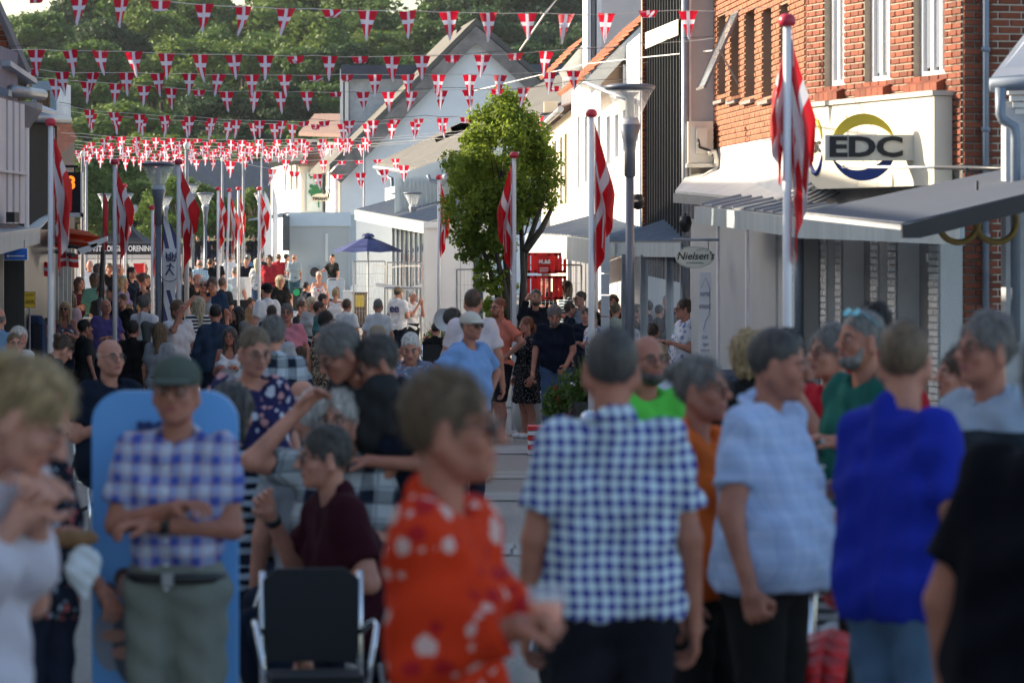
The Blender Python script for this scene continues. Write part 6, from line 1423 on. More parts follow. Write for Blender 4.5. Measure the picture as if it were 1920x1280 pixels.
    for s3, el, wr in J:
        r0, r1 = .05 + fa * .008 - fem_ * .007, .041 + fa * .004 - fem_ * .004; dr = el - s3; L = np.linalg.norm(dr); dr = dr / L
        if sleeve == 'short': c = s3 + dr * L * .72; f.cone(s3, el, r0 + .006, r1 + .014, .025, off, clip=(c, dr))
        elif sleeve == 'cap': c = s3 + dr * L * .3; f.cone(s3, el, r0, r1 + .01, .02, off, clip=(c, dr))
        elif sleeve == 'long': f.cone(s3, el, r0 + .004, r1 + .008, .025, off); f.cone(el, wr, r1 + .008, .034, .015, off, clip=(wr - (wr - el) * .05, (wr - el) / np.linalg.norm(wr - el)))
    if dress:
        zt = hz; mid = hip + (0, -.01, .02); lo_ = hip + (0, -.01, -.38)
        for sg in (-1, 1): f.cone(mid + (sg * .05, 0, 0), lo_ + (sg * .09, 0, 0), .11, .15, .05, off)
        f.cut(lambda x, y, z: (hz - .42) - z + 0 * x + 0 * y)
    else:
        hem = topz; c = up((0, 0, hem)); nn = RL @ np.array((0, 0, -1.0)); f.cut(lambda x, y, z: (x - c[0]) * nn[0] + (y - c[1]) * nn[1] + (z - c[2]) * nn[2])
    ns = {'none': .16, 'cap': .1}.get(sleeve, .075); nc = up((0, -.035, 1.485)); nr = neck or ns
    if sleeve == 'none':
        for s3, el, wr in J: f.ell(s3 + (s3 - nb) * .35, (.085, .1, .14), .01, sub=True)
        f.ell(up((0, -.09, 1.46)), (.1, .1, .15), .01, sub=True)
    f.ell(nc, (nr * .95, nr, nr * .8), .01, sub=True)
    folds(f, .0055 + .002 * loose)
    tm = fabric(*top); v, q = f.mesh(); link('dress' if dress else 'shirt', npmesh('shirt', v, q, tm), root)
    if topz > .8 and not fem and sleeve == 'short' and vox * K < .017 and loose != .5 and top[0] != 'plain':
        mb = MB(); pts = [nb + HR @ np.array((.07 * math.sin(a), -.068 * math.cos(a), -.002 - .03 * math.cos(a))) for a in np.linspace(.12, 2 * math.pi - .12, 16)]
        mb.tube([Vector(p.tolist()) for p in pts], .017, 6).build('collar', tm, root, smooth=True)
    if not dress:
        f = Field(lo, hi, vox); pelvis(f, .009, .03); f.cone(hip + (-.06, -.005 - fa * .02, .08), hip + (.06, -.005 - fa * .02, .08), .094 + fa * .03, .094 + fa * .03, .04, .003)
        if bkind == 'skirt':
            f.cone(hip + (0, 0, -.02), hip + (0, 0, -.4), .13, .19, .04); f.cut(lambda x, y, z: (hz - .42) - z + 0 * x + 0 * y)
        else:
            for hp_, kn, an, ft in legs:
                f.cone(hp_, kn, .088 + fa * .01, .066, .035, .012)
                if bkind == 'pants': f.cone(kn, an, .064, .05, .02, .01, clip=(an + (0, 0, .0), (0, 0, -1)))
                else:
                    pass
            if bkind == 'shorts':
                if sit: f.cut(lambda x, y, z: -.4 - y + 0 * x + 0 * z)
                else: f.cut(lambda x, y, z: .49 - z + 0 * x + 0 * y)
        c = hip + (0, 0, .1); f.cut(lambda x, y, z: z - c[2] + 0 * x + 0 * y); folds(f, .004)
        v, q = f.mesh(); link({'pants': 'trousers', 'shorts': 'shorts', 'skirt': 'skirt'}[bkind], npmesh('trousers', v, q, fabric(*bottom)), root)
    if not sit or s < 200:
        mb = MB(); sm = random.choice([BLACKP, WPAINT, BLACKP, M('shoe_brown', (.12, .07, .04), .6)])
        for hp_, kn, an, ft in legs:
            a = Vector((an[0], an[1] + .03, .05)); b = Vector((an[0] * 1.08, an[1] - .19, .03)); mb = MB().tube([a + Vector((0, .03, .01)), a, a.lerp(b, .5) + Vector((0, 0, .0)), b], [.03, .05, .047, .03], 8); mb.build('shoe', sm, root, smooth=True)
    # ------------ hair, beard, cap, glasses
    HM = Matrix([list(r) for r in HR]).to_4x4(); HM.translation = Vector(hc.tolist()); HM = HM @ Matrix.Diagonal((hs, hs, hs, 1))
    if hair_:
        k = hair_[0]; hv3, hq3 = hair(k, vox * K); key = 'hairmesh_%s_%s_%d' % (k, hair_[1], len(hv3))
        me = bpy.data.meshes.get(key) or npmesh(key, hv3, hq3, hairmat(HC_[hair_[1]])); link('hair', me, root, M=HM)
    if beard:
        f = Field((-.1, -.14, -.15), (.1, .06, .03), .006); f.ell((0, -.05, -.082), (.052, .052, .042), 0); f.cone((-.055, -.03, -.03), (-.05, -.05, -.08), .014, .02, .02); f.cone((.055, -.03, -.03), (.05, -.05, -.08), .014, .02, .02)
        f.ell((0, -.1, -.052), (.022, .03, .01), .004, sub=True); v, q = f.mesh(); link('beard', npmesh('beard', v, q, hairmat(HC_[beard])), root, M=HM)
    if cap:
        cm = fabric('plain', cap[0]); f = Field((-.12, -.22, -.03), (.12, .16, .17), .007); f.ell((0, .015, .055), (.09, .11, .085), 0); f.cut(lambda x, y, z: .028 - z + y * .08 + 0 * x)
        b = cap[1] if len(cap) > 1 else 1; f.ell((0, -.1 * b, .04), (.075, .085, .012), .01); v, q = f.mesh(); link('cap', npmesh('cap', v, q, cm), root, M=HM)
    if s > 500 and not dress and not fem and top[0] != 'plain' and abs(yaw) < 90:
        for k in range(6):
            q = up((0, -.172 - fa * .035, 1.36 - k * .085)); MB().lathe([(0, -.004), (.007, -.003), (.007, .003), (0, .004)], 8, o=tuple(q.tolist())).build('button', WPAINT, root)
    if glasses:
        mb = MB(); dk = glasses != 'clear'
        for sg in (-1, 1):
            c = Vector((sg * .033, -.103, .008)); ring = [c + Vector((math.cos(a) * .024, abs(math.cos(a)) * .004, math.sin(a) * .018)) for a in np.linspace(0, 2 * math.pi, 13)]
            mb.tube(ring, .0022, 5, cap=False); mb.tube([c + Vector((sg * .024, .003, .008)), Vector((sg * .078, -.04, .014)), Vector((sg * .082, .01, .01))], .002, 4)
            if dk: mb.add(ring[:-1], [tuple(range(12))], 0)
        mb.tube([(-.01, -.108, .012), (.01, -.108, .012)], .002, 4)
        GM = HM @ Matrix.Translation((0, .0, .0))
        if glasses == 'up': GM = HM @ Matrix.Translation((0, .035, .062)) @ Matrix.Rotation(R(-35), 4, 'X')
        mb.build('glasses', glass('lens_blue', (.05, .45, .6), .1) if glasses == 'up' else DARKM, root, M=GM)
    root['_x'] = 0; del root['_x']
    PEOPLE.append((root, K, up, J, hip, HM)); return PEOPLE[-1]
def worn(pr, name, mb, mat, label, cat, smooth=True, top=True, parent_local=None):
    """something carried: built in the person's own space, but a top-level thing"""
    root = pr[0]; bpy.context.view_layer.update()
    Mw = Matrix.Translation(root.location) @ root.rotation_euler.to_matrix().to_4x4() @ Matrix.Diagonal((pr[1],) * 3 + (1,))
    if top: return mb.build(name, mat, None, smooth=smooth, label=label, cat=cat, M=Mw)
    return mb.build(name, mat, root, smooth=smooth)
# ================================================================== THE CROWD
W_ = ('plain', (.72, .72, .74)); BK = ('plain', (.012, .012, .015)); NV = ('plain', (.02, .03, .07)); DN = ('plain', (.07, .12, .22)); GY = ('plain', (.3, .32, .35)); DG = ('plain', (.07, .075, .08)); KH = ('plain', (.2, .2, .15))
p = person
# ---------- far end of the street
for i, (px, py, c, y_) in enumerate(((370, 428, BK, 0), (392, 430, NV, 30), (404, 433, BK, 180), (418, 436, GY, 90), (428, 431, BK, 0), (447, 428, NV, 20), (468, 430, BK, 200), (476, 428, BK, 0), (497, 438, W_, 90), (508, 437, BK, 180), (521, 438, NV, 0))):
    p(px, py, ['woman in black at the far end, leftmost of the distant group', 'distant person in navy left of the leaning flagpole', 'distant person in black seen from behind near the far crossing', 'distant person in grey walking right near the far verge', 'distant person in black behind the leaning flag', 'distant person in navy beside the girl in white', 'distant person in black just behind the girl in white', 'distant person in black right of the girl in white', 'distant person in a white top left of the feather banners', 'distant person in black behind the feather banners', 'distant person in navy right of the feather banners'][i], yaw=y_, s=31, top=c, hair_=('short', 'dark'), fem=i % 2 == 0)
p(460, 437, 'small blonde girl in a white dress in the sunlit far street', yaw=170, s=31, h=1.2, child=True, top=W_, bkind='dress', hair_=('long', 'blond'), sleeve='none')
# ---------- middle distance, left
p(168, 470, 'man in a pale shirt standing under the black tent', s=66, top=W_, hair_=('bald', 'grey'), fat=.4)
p(150, 519, 'long haired woman in a maroon top left of the woman in green', yaw=40, s=95, top=('plain', (.15, .02, .03)), hair_=('long', 'brown'), fem=True, arms='front', fat=.3)
p(177, 511, 'woman in a green t shirt seen from behind', yaw=200, s=97, top=('plain', (.1, .24, .19)), hair_=('blunt', 'brown'), fem=True, arml='front')
p(224, 494, 'man in navy bending at the stall under the tent', yaw=120, s=82, top=NV, hair_=('bald', 'grey'), lean=12)
p(248, 500, 'dark haired woman behind the blonde near the ice cabinet', yaw=60, s=84, top=NV, hair_=('short', 'dark'), fem=True)
p(205, 478, 'person in a dark top at the left tent leg', yaw=30, s=72, top=BK)
p(236, 480, 'dark clad man with his back turned under the tent', yaw=180, s=72, top=NV)
p(186, 494, 'person in a grey pattern behind the second flagpole', yaw=120, s=84, top=('floral', (.2, .2, .24), (.5, .5, .55), .04), fem=True, hair_=('blunt', 'dgrey'))
p(270, 470, 'man in black behind the white beach banner', yaw=60, s=72, top=BK)
p(231, 517, 'blonde woman in lilac with long hair and sunglasses on her head', yaw=70, s=95, top=('plain', (.25, .18, .3)), hair_=('long', 'blond'), fem=True, glasses='up')
p(271, 511, 'woman with a low bun in a navy strap top', yaw=110, s=96, top=NV, sleeve='none', hair_=('bun', 'brown'), fem=True, arms='front')
p(243, 536, 'boy in a neon green shirt', yaw=150, s=100, h=1.42, child=True, top=('plain', (.15, .7, .1)), hair_=('crop', 'lbrown'))
p(265, 532, 'small blond boy in a teal shirt', yaw=120, s=100, h=1.42, child=True, top=('plain', (.05, .35, .32)), hair_=('crop', 'blond'))
p(281, 546, 'girl with long light brown hair behind the white haired man', yaw=100, s=104, h=1.4, child=True, fem=True, top=DG, hair_=('long', 'lbrown'))
p(210, 532, 'young dark haired man in profile behind the second flagpole', yaw=-80, s=112, top=NV, hair_=('short', 'dark'))
p(229, 550, 'boy in a dark t shirt left of the white haired man', yaw=-30, s=112, h=1.6, child=True, top=BK, hair_=('short', 'brown'))
p(272, 552, 'white haired man in a white t shirt carrying a grey jacket', yaw=150, s=132, top=W_, hair_=('short', 'grey'), bottom=BK, arml='low', fat=.4)
p(199, 559, 'bald man in a purple t shirt with his arms folded behind the dark post', yaw=20, s=128, top=('plain', (.1, .08, .25)), hair_=('bald', 'grey'), arms='cross', fat=.9, glasses='clear')
p(122, 565, 'blonde woman in sunglasses and a patterned strap top', yaw=-8, s=122, top=('floral', (.12, .12, .15), (.4, .4, .45), .05), sleeve='none', hair_=('long', 'blond'), fem=True, glasses='dark', arms='front', skin=1)
p(134, 548, 'woman in a pale pink top with brown hair turned away', yaw=150, s=112, top=('plain', (.6, .4, .42)), hair_=('long', 'lbrown'), fem=True)
p(116, 549, 'smiling person with dark hair behind the blonde in sunglasses', s=108, top=NV, hair_=('crop', 'brown'))
p(62, 533, 'man in a dark shirt with white flowers beside the yellow card', yaw=-50, s=112, top=('floral', (.015, .02, .04), (.6, .6, .6), .04, (.5, .5, .5)), hair_=('short', 'dgrey'), fat=.6, glasses='clear')
p(29, 535, 'smiling woman in a red strap top between the yellow cards', yaw=0, s=108, top=('plain', (.6, .03, .03)), sleeve='none', hair_=('pony', 'blond'), fem=True, skin=1)
p(-4, 575, 'person in a pale blue shirt cut off by the left edge', yaw=200, s=180, top=('plain', (.15, .27, .42)), hair_=('bald', 'grey'), fat=.7)
p(37, 612, 'white haired woman just behind the older woman with glasses', yaw=40, s=190, top=W_, hair_=('bob', 'white'), fem=True, sit=False, h=1.5)
p(27, 622, 'older woman with glasses and a speckled top at the left edge', yaw=20, s=200, top=('floral', (.3, .3, .34), (.6, .6, .62), .03), hair_=('crop', 'lbrown'), fem=True, glasses='clear', fat=.7, arms='front')
p(208, 632, 'balding white haired man in a navy polo with glasses', yaw=35, s=290, sit=True, h=1.8, top=NV, hair_=('bald', 'white'), glasses='clear', fat=.6, arms='front')
p(118, 627, 'woman with a dark top knot bending down, only her hair showing', yaw=120, s=220, h=1.6, top=DG, hair_=('bun', 'brown'), fem=True, head_=(0, 30), lean=20)
tshirt = p(335, 562, 'long haired man in a white printed t shirt gripping the third flagpole', yaw=35, s=142, top=W_, hair_=('blunt', 'lbrown'), armr='pole', hand_='grip', bottom=W_)
p(372, 556, 'white blonde woman in a black and white striped top', yaw=200, s=128, top=('stripe', (.7, .7, .7), (.03, .03, .04), .055), hair_=('long', 'pblond'), fem=True)
p(381, 520, 'woman in a grey tank top and sunglasses beside a bicycle', yaw=5, s=106, top=GY, sleeve='none', hair_=('crop', 'white'), fem=True, glasses='dark', arms='side', fat=.4, skin=1)
p(398, 502, 'young man in a navy t shirt and glasses looking down', yaw=-10, s=106, top=('plain', (.03, .06, .13)), hair_=('short', 'brown'), glasses='clear', head_=(0, 15))
p(372, 512, 'bald man in black leaning forward behind the woman in the tank top', yaw=60, s=94, top=BK, hair_=('bald', 'lbrown'), lean=25)
p(374, 462, 'man in a light blue checked shirt facing away at the far left of the group', yaw=190, s=64, top=('gingham', (.2, .35, .5), (.5, .6, .65), .06), hair_=('bald', 'grey'), bottom=KH)
p(394, 462, 'man in black standing right of the light blue checked shirt', yaw=180, s=62, top=BK, hair_=('crop', 'brown'))
p(346, 480, 'woman in a dotted dark dress behind the third flag', yaw=160, s=66, top=('dots', (.02, .02, .05), (.4, .4, .5), .05), bkind='dress', fem=True, hair_=('bun', 'dark'))
p(408, 470, 'dark clad man left of the white t shirt near the leaning flag', yaw=150, s=58, top=BK, hair_=('crop', 'dark'))
p(431, 476, 'tall man in a plain white t shirt and navy shorts with the pale balloon behind', yaw=165, s=57, top=W_, bottom=NV, bkind='shorts', hair_=('crop', 'brown'), fat=.5)
p(462, 473, 'man in a dark printed t shirt with his hands low', yaw=0, s=59, top=('plain', (.03, .035, .05)), bottom=('plain', (.3, .35, .38)), hair_=('crop', 'dark'), arms='low')
p(452, 465, 'man in a dark cap behind the dark printed t shirt', yaw=150, s=54, top=DG, cap=((.02, .03, .06),))
p(466, 463, 'man in a blue shirt right behind the dark printed t shirt', yaw=160, s=53, top=('plain', (.12, .2, .36)))
p(483, 484, 'woman with very long blonde hair in a grey white top and jeans', yaw=165, s=61, top=('plain', (.5, .52, .54)), sleeve='long', bottom=DN, hair_=('long', 'pblond'), fem=True)
p(490, 474, 'man in navy behind the long blonde hair', yaw=150, s=58, top=NV, hair_=('crop', 'dark'))
p(523, 459, 'man in a red t shirt facing the trailer', yaw=160, s=52, top=('plain', (.3, .02, .03)), hair_=('short', 'brown'), fat=.3)
p(538, 468, 'woman in a white flowered top between the red and the grey t shirts', yaw=120, s=52, top=('floral', (.6, .55, .55), (.3, .05, .08), .06), fem=True, hair_=('short', 'dark'), sleeve='none')
p(552, 466, 'bald man in a grey t shirt and blue shorts seen from behind', yaw=170, s=53, top=('plain', (.27, .32, .36)), bottom=('plain', (.05, .12, .17)), bkind='shorts', hair_=('bald', 'lbrown'), armr='low', arml='front')
p(623, 462, 'man in a black t shirt leaning on the trailer unit', yaw=-40, s=53, top=BK, bottom=NV, hair_=('crop', 'dark'), armr='reach')
p(697, 509, 'woman dressed all in black standing by the yellow poster', yaw=185, s=52, top=BK, bottom=BK, hair_=('short', 'lbrown'), fem=True)
p(598, 509, 'white haired woman in a colourful patterned sleeveless top', yaw=0, s=72, top=('floral', (.55, .5, .52), (.5, .06, .1), .06, (.05, .2, .3)), bottom=('plain', (.2, .28, .36)), sleeve='none', hair_=('crop', 'white'), fem=True, arms='down', fat=.5, glasses='clear')
p(526, 517, 'woman with curly blonde hair in a black t shirt', yaw=20, s=82, top=BK, hair_=('curly', 'pblond'), fem=True, fat=.8, glasses='clear')
p(499, 530, 'bearded man in a black cap and white t shirt seen from behind', yaw=-140, s=112, top=W_, hair_=('crop', 'dark'), cap=((.015, .015, .02), -1), fat=.6, beard='dark')
p(471, 557, 'child with brown hair behind the black chair back', yaw=120, s=92, h=1.3, child=True, top=('plain', (.3, .2, .12)), hair_=('short', 'brown'))
p(404, 569, 'broad dark haired man in a blue grey sweater from behind', yaw=185, s=147, top=('plain', (.045, .08, .14)), sleeve='long', hair_=('crop', 'dark'), fat=.6)
p(444, 574, 'dark haired woman in a black top in profile to the left', yaw=-60, s=124, top=BK, hair_=('long', 'dark'), fem=True)
p(431, 613, 'woman in a white tank top and glasses with grey brown hair', yaw=-5, s=158, sit=False, h=1.55, top=W_, sleeve='none', hair_=('long', 'dgrey'), fem=True, glasses='clear', arms='front', skin=1)
p(538, 569, 'older man in a pink polo shirt with a dark shoulder strap', yaw=-5, s=142, top=('plain', (.72, .27, .33)), hair_=('short', 'grey'), glasses='clear', fat=1.1, bottom=KH)
p(567, 563, 'dark haired man eating at the far table', yaw=60, s=98, sit=True, top=DG, hair_=('short', 'brown'), arms='face', child=True)
p(594, 568, 'bald man drinking at the far table', yaw=-70, s=100, sit=True, top=('plain', (.3, .29, .27)), hair_=('bald', 'grey'), arms='face', child=True)
p(573, 643, 'toddler with blond hair at the near table', yaw=-20, s=130, h=.8, child=True, top=GY, hair_=('crop', 'blond'))
p(566, 556, 'grey haired person just behind the eating man', yaw=30, s=90, sit=True, top=W_, hair_=('crop', 'grey'), child=True)
p(612, 582, 'woman in a leopard print strap dress turned away', yaw=140, s=168, top=('leopard', (.35, .26, .17), (.04, .03, .025), .03), bkind='dress', sleeve='none', hair_=('short', 'dark'), fem=True, fat=.5)
p(566, 648, 'girl with straight brown hair in a dark flowered top', yaw=130, s=156, h=1.3, child=True, fem=True, top=('floral', (.02, .03, .07), (.6, .2, .25), .05), hair_=('long', 'brown'), arml='face')
p(629, 540, 'woman with a pale top knot in a white strap top from behind', yaw=175, s=88, top=W_, sleeve='none', hair_=('bun', 'blond'), fem=True, arms='front')
bpk = p(709, 559, 'grey haired woman in a white t shirt wearing a small beige backpack', yaw=178, s=120, top=W_, bottom=DN, hair_=('crop', 'grey'), fem=True, fat=.5)
ee = p(747, 537, 'man in a camouflage cap and white t shirt with ee on its back', yaw=150, s=95, top=W_, bottom=NV, bkind='shorts', cap=((.22, .16, .1), 1), arms='front', fat=.3, hair_=('crop', 'dgrey'), walk=.3)
p(774, 544, 'white haired woman in a white top drinking from a cup', yaw=50, s=93, top=W_, bottom=BK, hair_=('crop', 'white'), fem=True, arms='face', glasses='clear')
p(817, 604, 'man in a black t shirt sitting with his back to us by the fan chair', yaw=170, s=112, sit=True, top=BK, hair_=('crop', 'dark'), child=True)
p(770, 622, 'white haired woman in a blue speckled top looking down', yaw=0, s=205, sit=True, top=('floral', (.15, .2, .3), (.4, .45, .5), .02), hair_=('crop', 'white'), fem=True, head_=(0, 22), fat=.6)
p(852, 577, 'short haired woman in a peach sleeveless top left of the blue shirt', yaw=100, s=180, top=('plain', (.6, .42, .36)), sleeve='none', hair_=('short', 'dgrey'), fem=True)
p(887, 541, 'tall man in a very pale pink shirt seen from behind', yaw=170, s=190, top=('plain', (.68, .6, .64)), hair_=('crop', 'brown'), fat=.5)
p(884, 583, 'old man in a blue shirt and cream cap', yaw=45, s=226, top=('plain', (.2, .34, .62)), cap=((.6, .55, .48),), hair_=('crop', 'grey'), arms='akimbo', glasses='dark', skin=1, fat=.4, neck=.09)
p(934, 557, 'man in a salmon t shirt and dark shorts with glasses', yaw=-50, s=149, top=('plain', (.72, .22, .15)), bottom=('plain', (.03, .03, .045)), bkind='shorts', hair_=('crop', 'red'), arml='akimbo', glasses='clear', walk=.3, beard='red')
p(986, 593, 'girl in a black dotted dress with a long ponytail', yaw=-60, s=146, top=('dots', (.015, .015, .018), (.5, .5, .5), .022), bkind='dress', sleeve='long', hair_=('pony', 'red'), fem=True)
p(1040, 571, 'grey haired man in a navy polo bending to look down', yaw=-10, s=152, top=('plain', (.015, .025, .07)), hair_=('short', 'grey'), head_=(10, 25), lean=10, arml='low', beard='grey', fat=.4, bottom=DN)
p(1005, 541, 'bearded man in dark blue holding the white flagpole before the tree', yaw=5, s=124, top=('plain', (.02, .02, .05)), hair_=('crop', 'dgrey'), beard='brown', armr='pole', hand_='grip', fat=.7, sleeve='long')
p(1019, 519, 'smiling man in a black polo before the red barriers', yaw=10, s=96, top=BK, hair_=('crop', 'brown'), arms='front')
p(1059, 526, 'dark haired woman in a blue and white striped top', yaw=-70, s=106, top=('stripe', (.35, .45, .5), (.03, .04, .08), .045), hair_=('long', 'dark'), fem=True, bottom=DN, arms='front')
p(1087, 545, 'man in a grey t shirt and glasses with folded arms', yaw=-60, s=118, top=('plain', (.3, .33, .38)), hair_=('crop', 'brown'), arms='cross', glasses='dark', fat=.5)
p(1113, 583, 'dark haired boy in a white and blue top', yaw=-50, s=140, h=1.4, child=True, top=('floral', (.6, .62, .66), (.1, .2, .45), .06), hair_=('short', 'dark'), arms='front')
p(1098, 576, 'person with dark hair just behind the boy in white and blue', yaw=0, s=128, top=NV, hair_=('short', 'brown'), h=1.5)
p(1111, 571, 'bald man in the crowd right of the folded arms', yaw=160, s=118, top=BK, hair_=('bald', 'grey'))
p(1136, 580, 'person with thin reddish hair beside the flagpole foot', yaw=120, s=124, top=DG, hair_=('crop', 'red'), h=1.6)
p(1155, 566, 'woman with a curly bun leaning forward in pale green', yaw=150, s=124, top=('plain', (.4, .42, .34)), hair_=('bun', 'lbrown'), fem=True, arml='reach')
p(1180, 592, 'child with light brown hair left of the lamp post', yaw=180, s=130, h=1.2, child=True, top=GY, hair_=('short', 'lbrown'))
p(1176, 548, 'person in a dark red patterned top behind the lamp post', yaw=200, s=110, top=('floral', (.05, .01, .02), (.3, .1, .12), .05), fem=True, hair_=('short', 'dark'))
p(1224, 527, 'small boy in a blue cap and glasses carried high', yaw=-15, s=104, h=1.05, child=True, top=('stripe', (.6, .62, .66), (.1, .1, .15), .05), cap=((.02, .08, .16),), glasses='clear', hair_=('crop', 'blond'))
p(1216, 548, 'blond bearded person carrying the small boy', yaw=-30, s=104, top=('plain', (.02, .02, .02)), hair_=('short', 'pblond'), fat=.8)
p(1211, 562, 'man with dark hair and a dark jacket below the carried boy', yaw=-100, s=124, top=NV, hair_=('short', 'dark'), h=1.6)
p(1237, 570, 'person in a dark coat with a mint green hood', yaw=150, s=118, top=('plain', (.012, .015, .02)), sleeve='long', hair_=('crop', 'dark'), fat=1.0)
p(1262, 590, 'child in a mint green top behind the Hawaiian shirt', yaw=180, s=118, h=1.35, child=True, top=('plain', (.15, .55, .42)), hair_=('short', 'dark'))
p(1225, 577, 'woman with short dark hair in a brown flowered blouse from behind', yaw=160, s=150, top=('floral', (.4, .3, .2), (.03, .02, .03), .08, (.12, .06, .05)), hair_=('short', 'brown'), fem=True, fat=.5, h=1.5)
p(1281, 560, 'man in a white Hawaiian shirt with blue leaves and glasses', yaw=-75, s=148, top=('floral', (.62, .64, .68), (.15, .2, .38), .06, (.2, .26, .42)), hair_=('short', 'brown'), glasses='dark', arms='front', fat=.7, bottom=('plain', (.15, .2, .28)))
p(1428, 563, 'dark haired woman with a low bun in a black strap top', yaw=60, s=152, top=BK, sleeve='none', hair_=('bun', 'dark'), fem=True)
p(1449, 564, 'grey haired man behind the tall near flagpole', yaw=-150, s=160, top=W_, hair_=('short', 'grey'))
p(1668, 533, 'man with dark hair by the shop window, small between the piers', yaw=-60, s=175, top=NV, hair_=('short', 'brown'), h=1.9)
p(1660, 566, 'man in a pale blue shirt and sunglasses in front of the shop window', yaw=70, s=190, top=('plain', (.35, .42, .5)), hair_=('short', 'brown'), glasses='dark', h=1.75)
p(1757, 562, 'dark figure in the deep shade by the last shop window', yaw=170, s=190, top=BK, hair_=('short', 'dark'))
EX = [
 (48, 520, 84, 'dark haired woman in black behind the dark floral shirt', BK, 'long', 'dark', 1, 20), (86, 528, 88, 'woman in navy behind the nearest left flagpole', NV, 'bun', 'brown', 1, -30), (104, 522, 84, 'man in grey between the flagpole and the maroon top', GY, 'crop', 'brown', 0, 160),
 (292, 520, 88, 'man in black with his back turned left of the lamp post', BK, 'crop', 'dark', 0, 180), (310, 528, 92, 'woman in navy right behind the left lamp post', NV, 'blunt', 'brown', 1, 150), (258, 512, 80, 'man in a grey shirt just behind the low bun', GY, 'short', 'grey', 0, 60),
 (190, 536, 98, 'woman in black left of the young man in profile', BK, 'short', 'brown', 1, 40), (352, 508, 86, 'woman in a dark top beside the third flag pole', DG, 'bob', 'dark', 1, 10), (418, 520, 92, 'man in dark grey right of the navy t shirt', DG, 'crop', 'brown', 0, 150),
 (441, 500, 74, 'man in a pale shirt behind the balloon', ('plain', (.45, .5, .55)), 'crop', 'grey', 0, 170), (505, 478, 62, 'woman in a red top near the cool box', ('plain', (.4, .03, .04)), 'bob', 'brown', 1, 0), (575, 528, 80, 'man in dark blue left of the colourful top', NV, 'crop', 'dark', 0, 120),
 (585, 578, 108, 'woman with fair hair at the far table in grey', GY, 'bob', 'pblond', 1, 30), (607, 566, 100, 'person in black behind the drinking bald man', BK, 'short', 'dark', 0, 90), (651, 584, 112, 'child in a white top near the strap top woman', W_, 'short', 'brown', 0, 150),
 (600, 600, 118, 'person in teal bending by the far table', ('plain', (.08, .2, .2)), 'short', 'brown', 0, 90), (510, 590, 126, 'person in dark blue between the white t shirt and the pink polo', NV, 'short', 'brown', 0, 170), (160, 598, 140, 'person with dark hair before the tan pavement board', DG, 'short', 'dark', 1, 120),
 (90, 596, 140, 'person in black below the smiling dark haired person', BK, 'bun', 'brown', 1, 90), (250, 600, 150, 'man in black lower right of the purple t shirt', BK, 'short', 'dark', 0, 170), (300, 604, 152, 'woman in grey left of the long haired man', GY, 'long', 'lbrown', 1, 160),
 (460, 600, 150, 'man in dark grey right behind the flowered navy shirt', DG, 'crop', 'grey', 0, 150), (520, 628, 176, 'grey haired person in a pale shirt below the pink polo', ('plain', (.4, .42, .45)), 'short', 'grey', 0, 160), (1130, 560, 112, 'man in black behind the bald man in the crowd', BK, 'crop', 'brown', 0, 20),
 (1150, 552, 108, 'woman in dark grey behind the curly bun', DG, 'bob', 'brown', 1, 0), (1196, 570, 118, 'woman in black left of the dark jacket', BK, 'blunt', 'dark', 1, 60), (1250, 552, 106, 'man in navy behind the mint hood', NV, 'crop', 'grey', 0, -20), (1070, 566, 118, 'person in navy between the folded arms and the striped top', NV, 'short', 'brown', 0, 100)]
for px, py, s_, lb, tp, hk, hc_, fm, yw in EX: p(px, py, lb, yaw=yw, s=s_, top=tp, hair_=(hk, hc_), fem=bool(fm), h=None if py < 560 else 1.6, fat=.3)
# ---------- near middle
p(478, 609, 'person with short brown hair and glasses in a navy flowered shirt', yaw=15, s=385, top=('floral', (.03, .03, .11), (.5, .5, .58), .05, (.6, .3, .3)), hair_=('crop', 'lbrown'), glasses='clear', fem=True, loose=1, head_=(10, 15), fat=.3, bottom=('plain', (.35, .25, .22)), neck=.11)
p(437, 716, 'dark haired woman in a striped top sitting behind the blue board', yaw=160, s=400, sit=True, top=('stripe', (.35, .42, .5), (.02, .03, .06), .05), hair_=('blunt', 'dgrey'), fem=True)
p(510, 640, 'grey haired man hidden behind the flowered shirt', yaw=200, s=290, top=('plaid', (.03, .04, .07), (.45, .5, .55), .14, (.1, .12, .15)), hair_=('short', 'grey'), fat=.9, h=1.7)
p(565, 708, 'person in a dark blue and white plaid shirt bending over', yaw=200, s=320, sit=True, top=('plaid', (.02, .03, .06), (.4, .45, .5), .13, (.1, .12, .15)), sleeve='long', hair_=('bald', 'white'), fat=.8)
p(590, 724, 'white haired person left of the man scratching his head', yaw=190, s=410, sit=True, top=GY, hair_=('crop', 'white'))
p(640, 729, 'white haired man with glasses seated and raising one arm to his head', yaw=-25, s=425, sit=True, top=('plaid', (.03, .04, .07), (.45, .48, .5), .12, (.1, .12, .15)), hair_=('short', 'white'), glasses='clear', armr='scalp', arml='front', fat=.5)
p(636, 604, 'grey haired man in a dark grey t shirt leaning down beside the woman in navy', yaw=-50, s=425, top=('plain', (.06, .075, .085)), hair_=('short', 'grey'), glasses='clear', head_=(-10, 28), lean=16, arms='low', skin=1)
nvw = p(706, 626, 'short haired woman in a navy dress holding a dark camera', yaw=-70, s=425, top=('plain', (.012, .02, .06)), bkind='dress', hair_=('short', 'dgrey'), fem=True, arms='front', lean=16, head_=(0, 18), glasses='dark', fat=.4, skin=1)
maroon = p(606, 796, 'seated man in a maroon t shirt with a watch touching his face', yaw=-72, s=500, sit=True, top=('plain', (.085, .012, .025)), hair_=('short', 'dgrey'), glasses='clear', arml='front', armr='face', lean=14, fat=.9, bottom=('plain', (.02, .035, .07)))
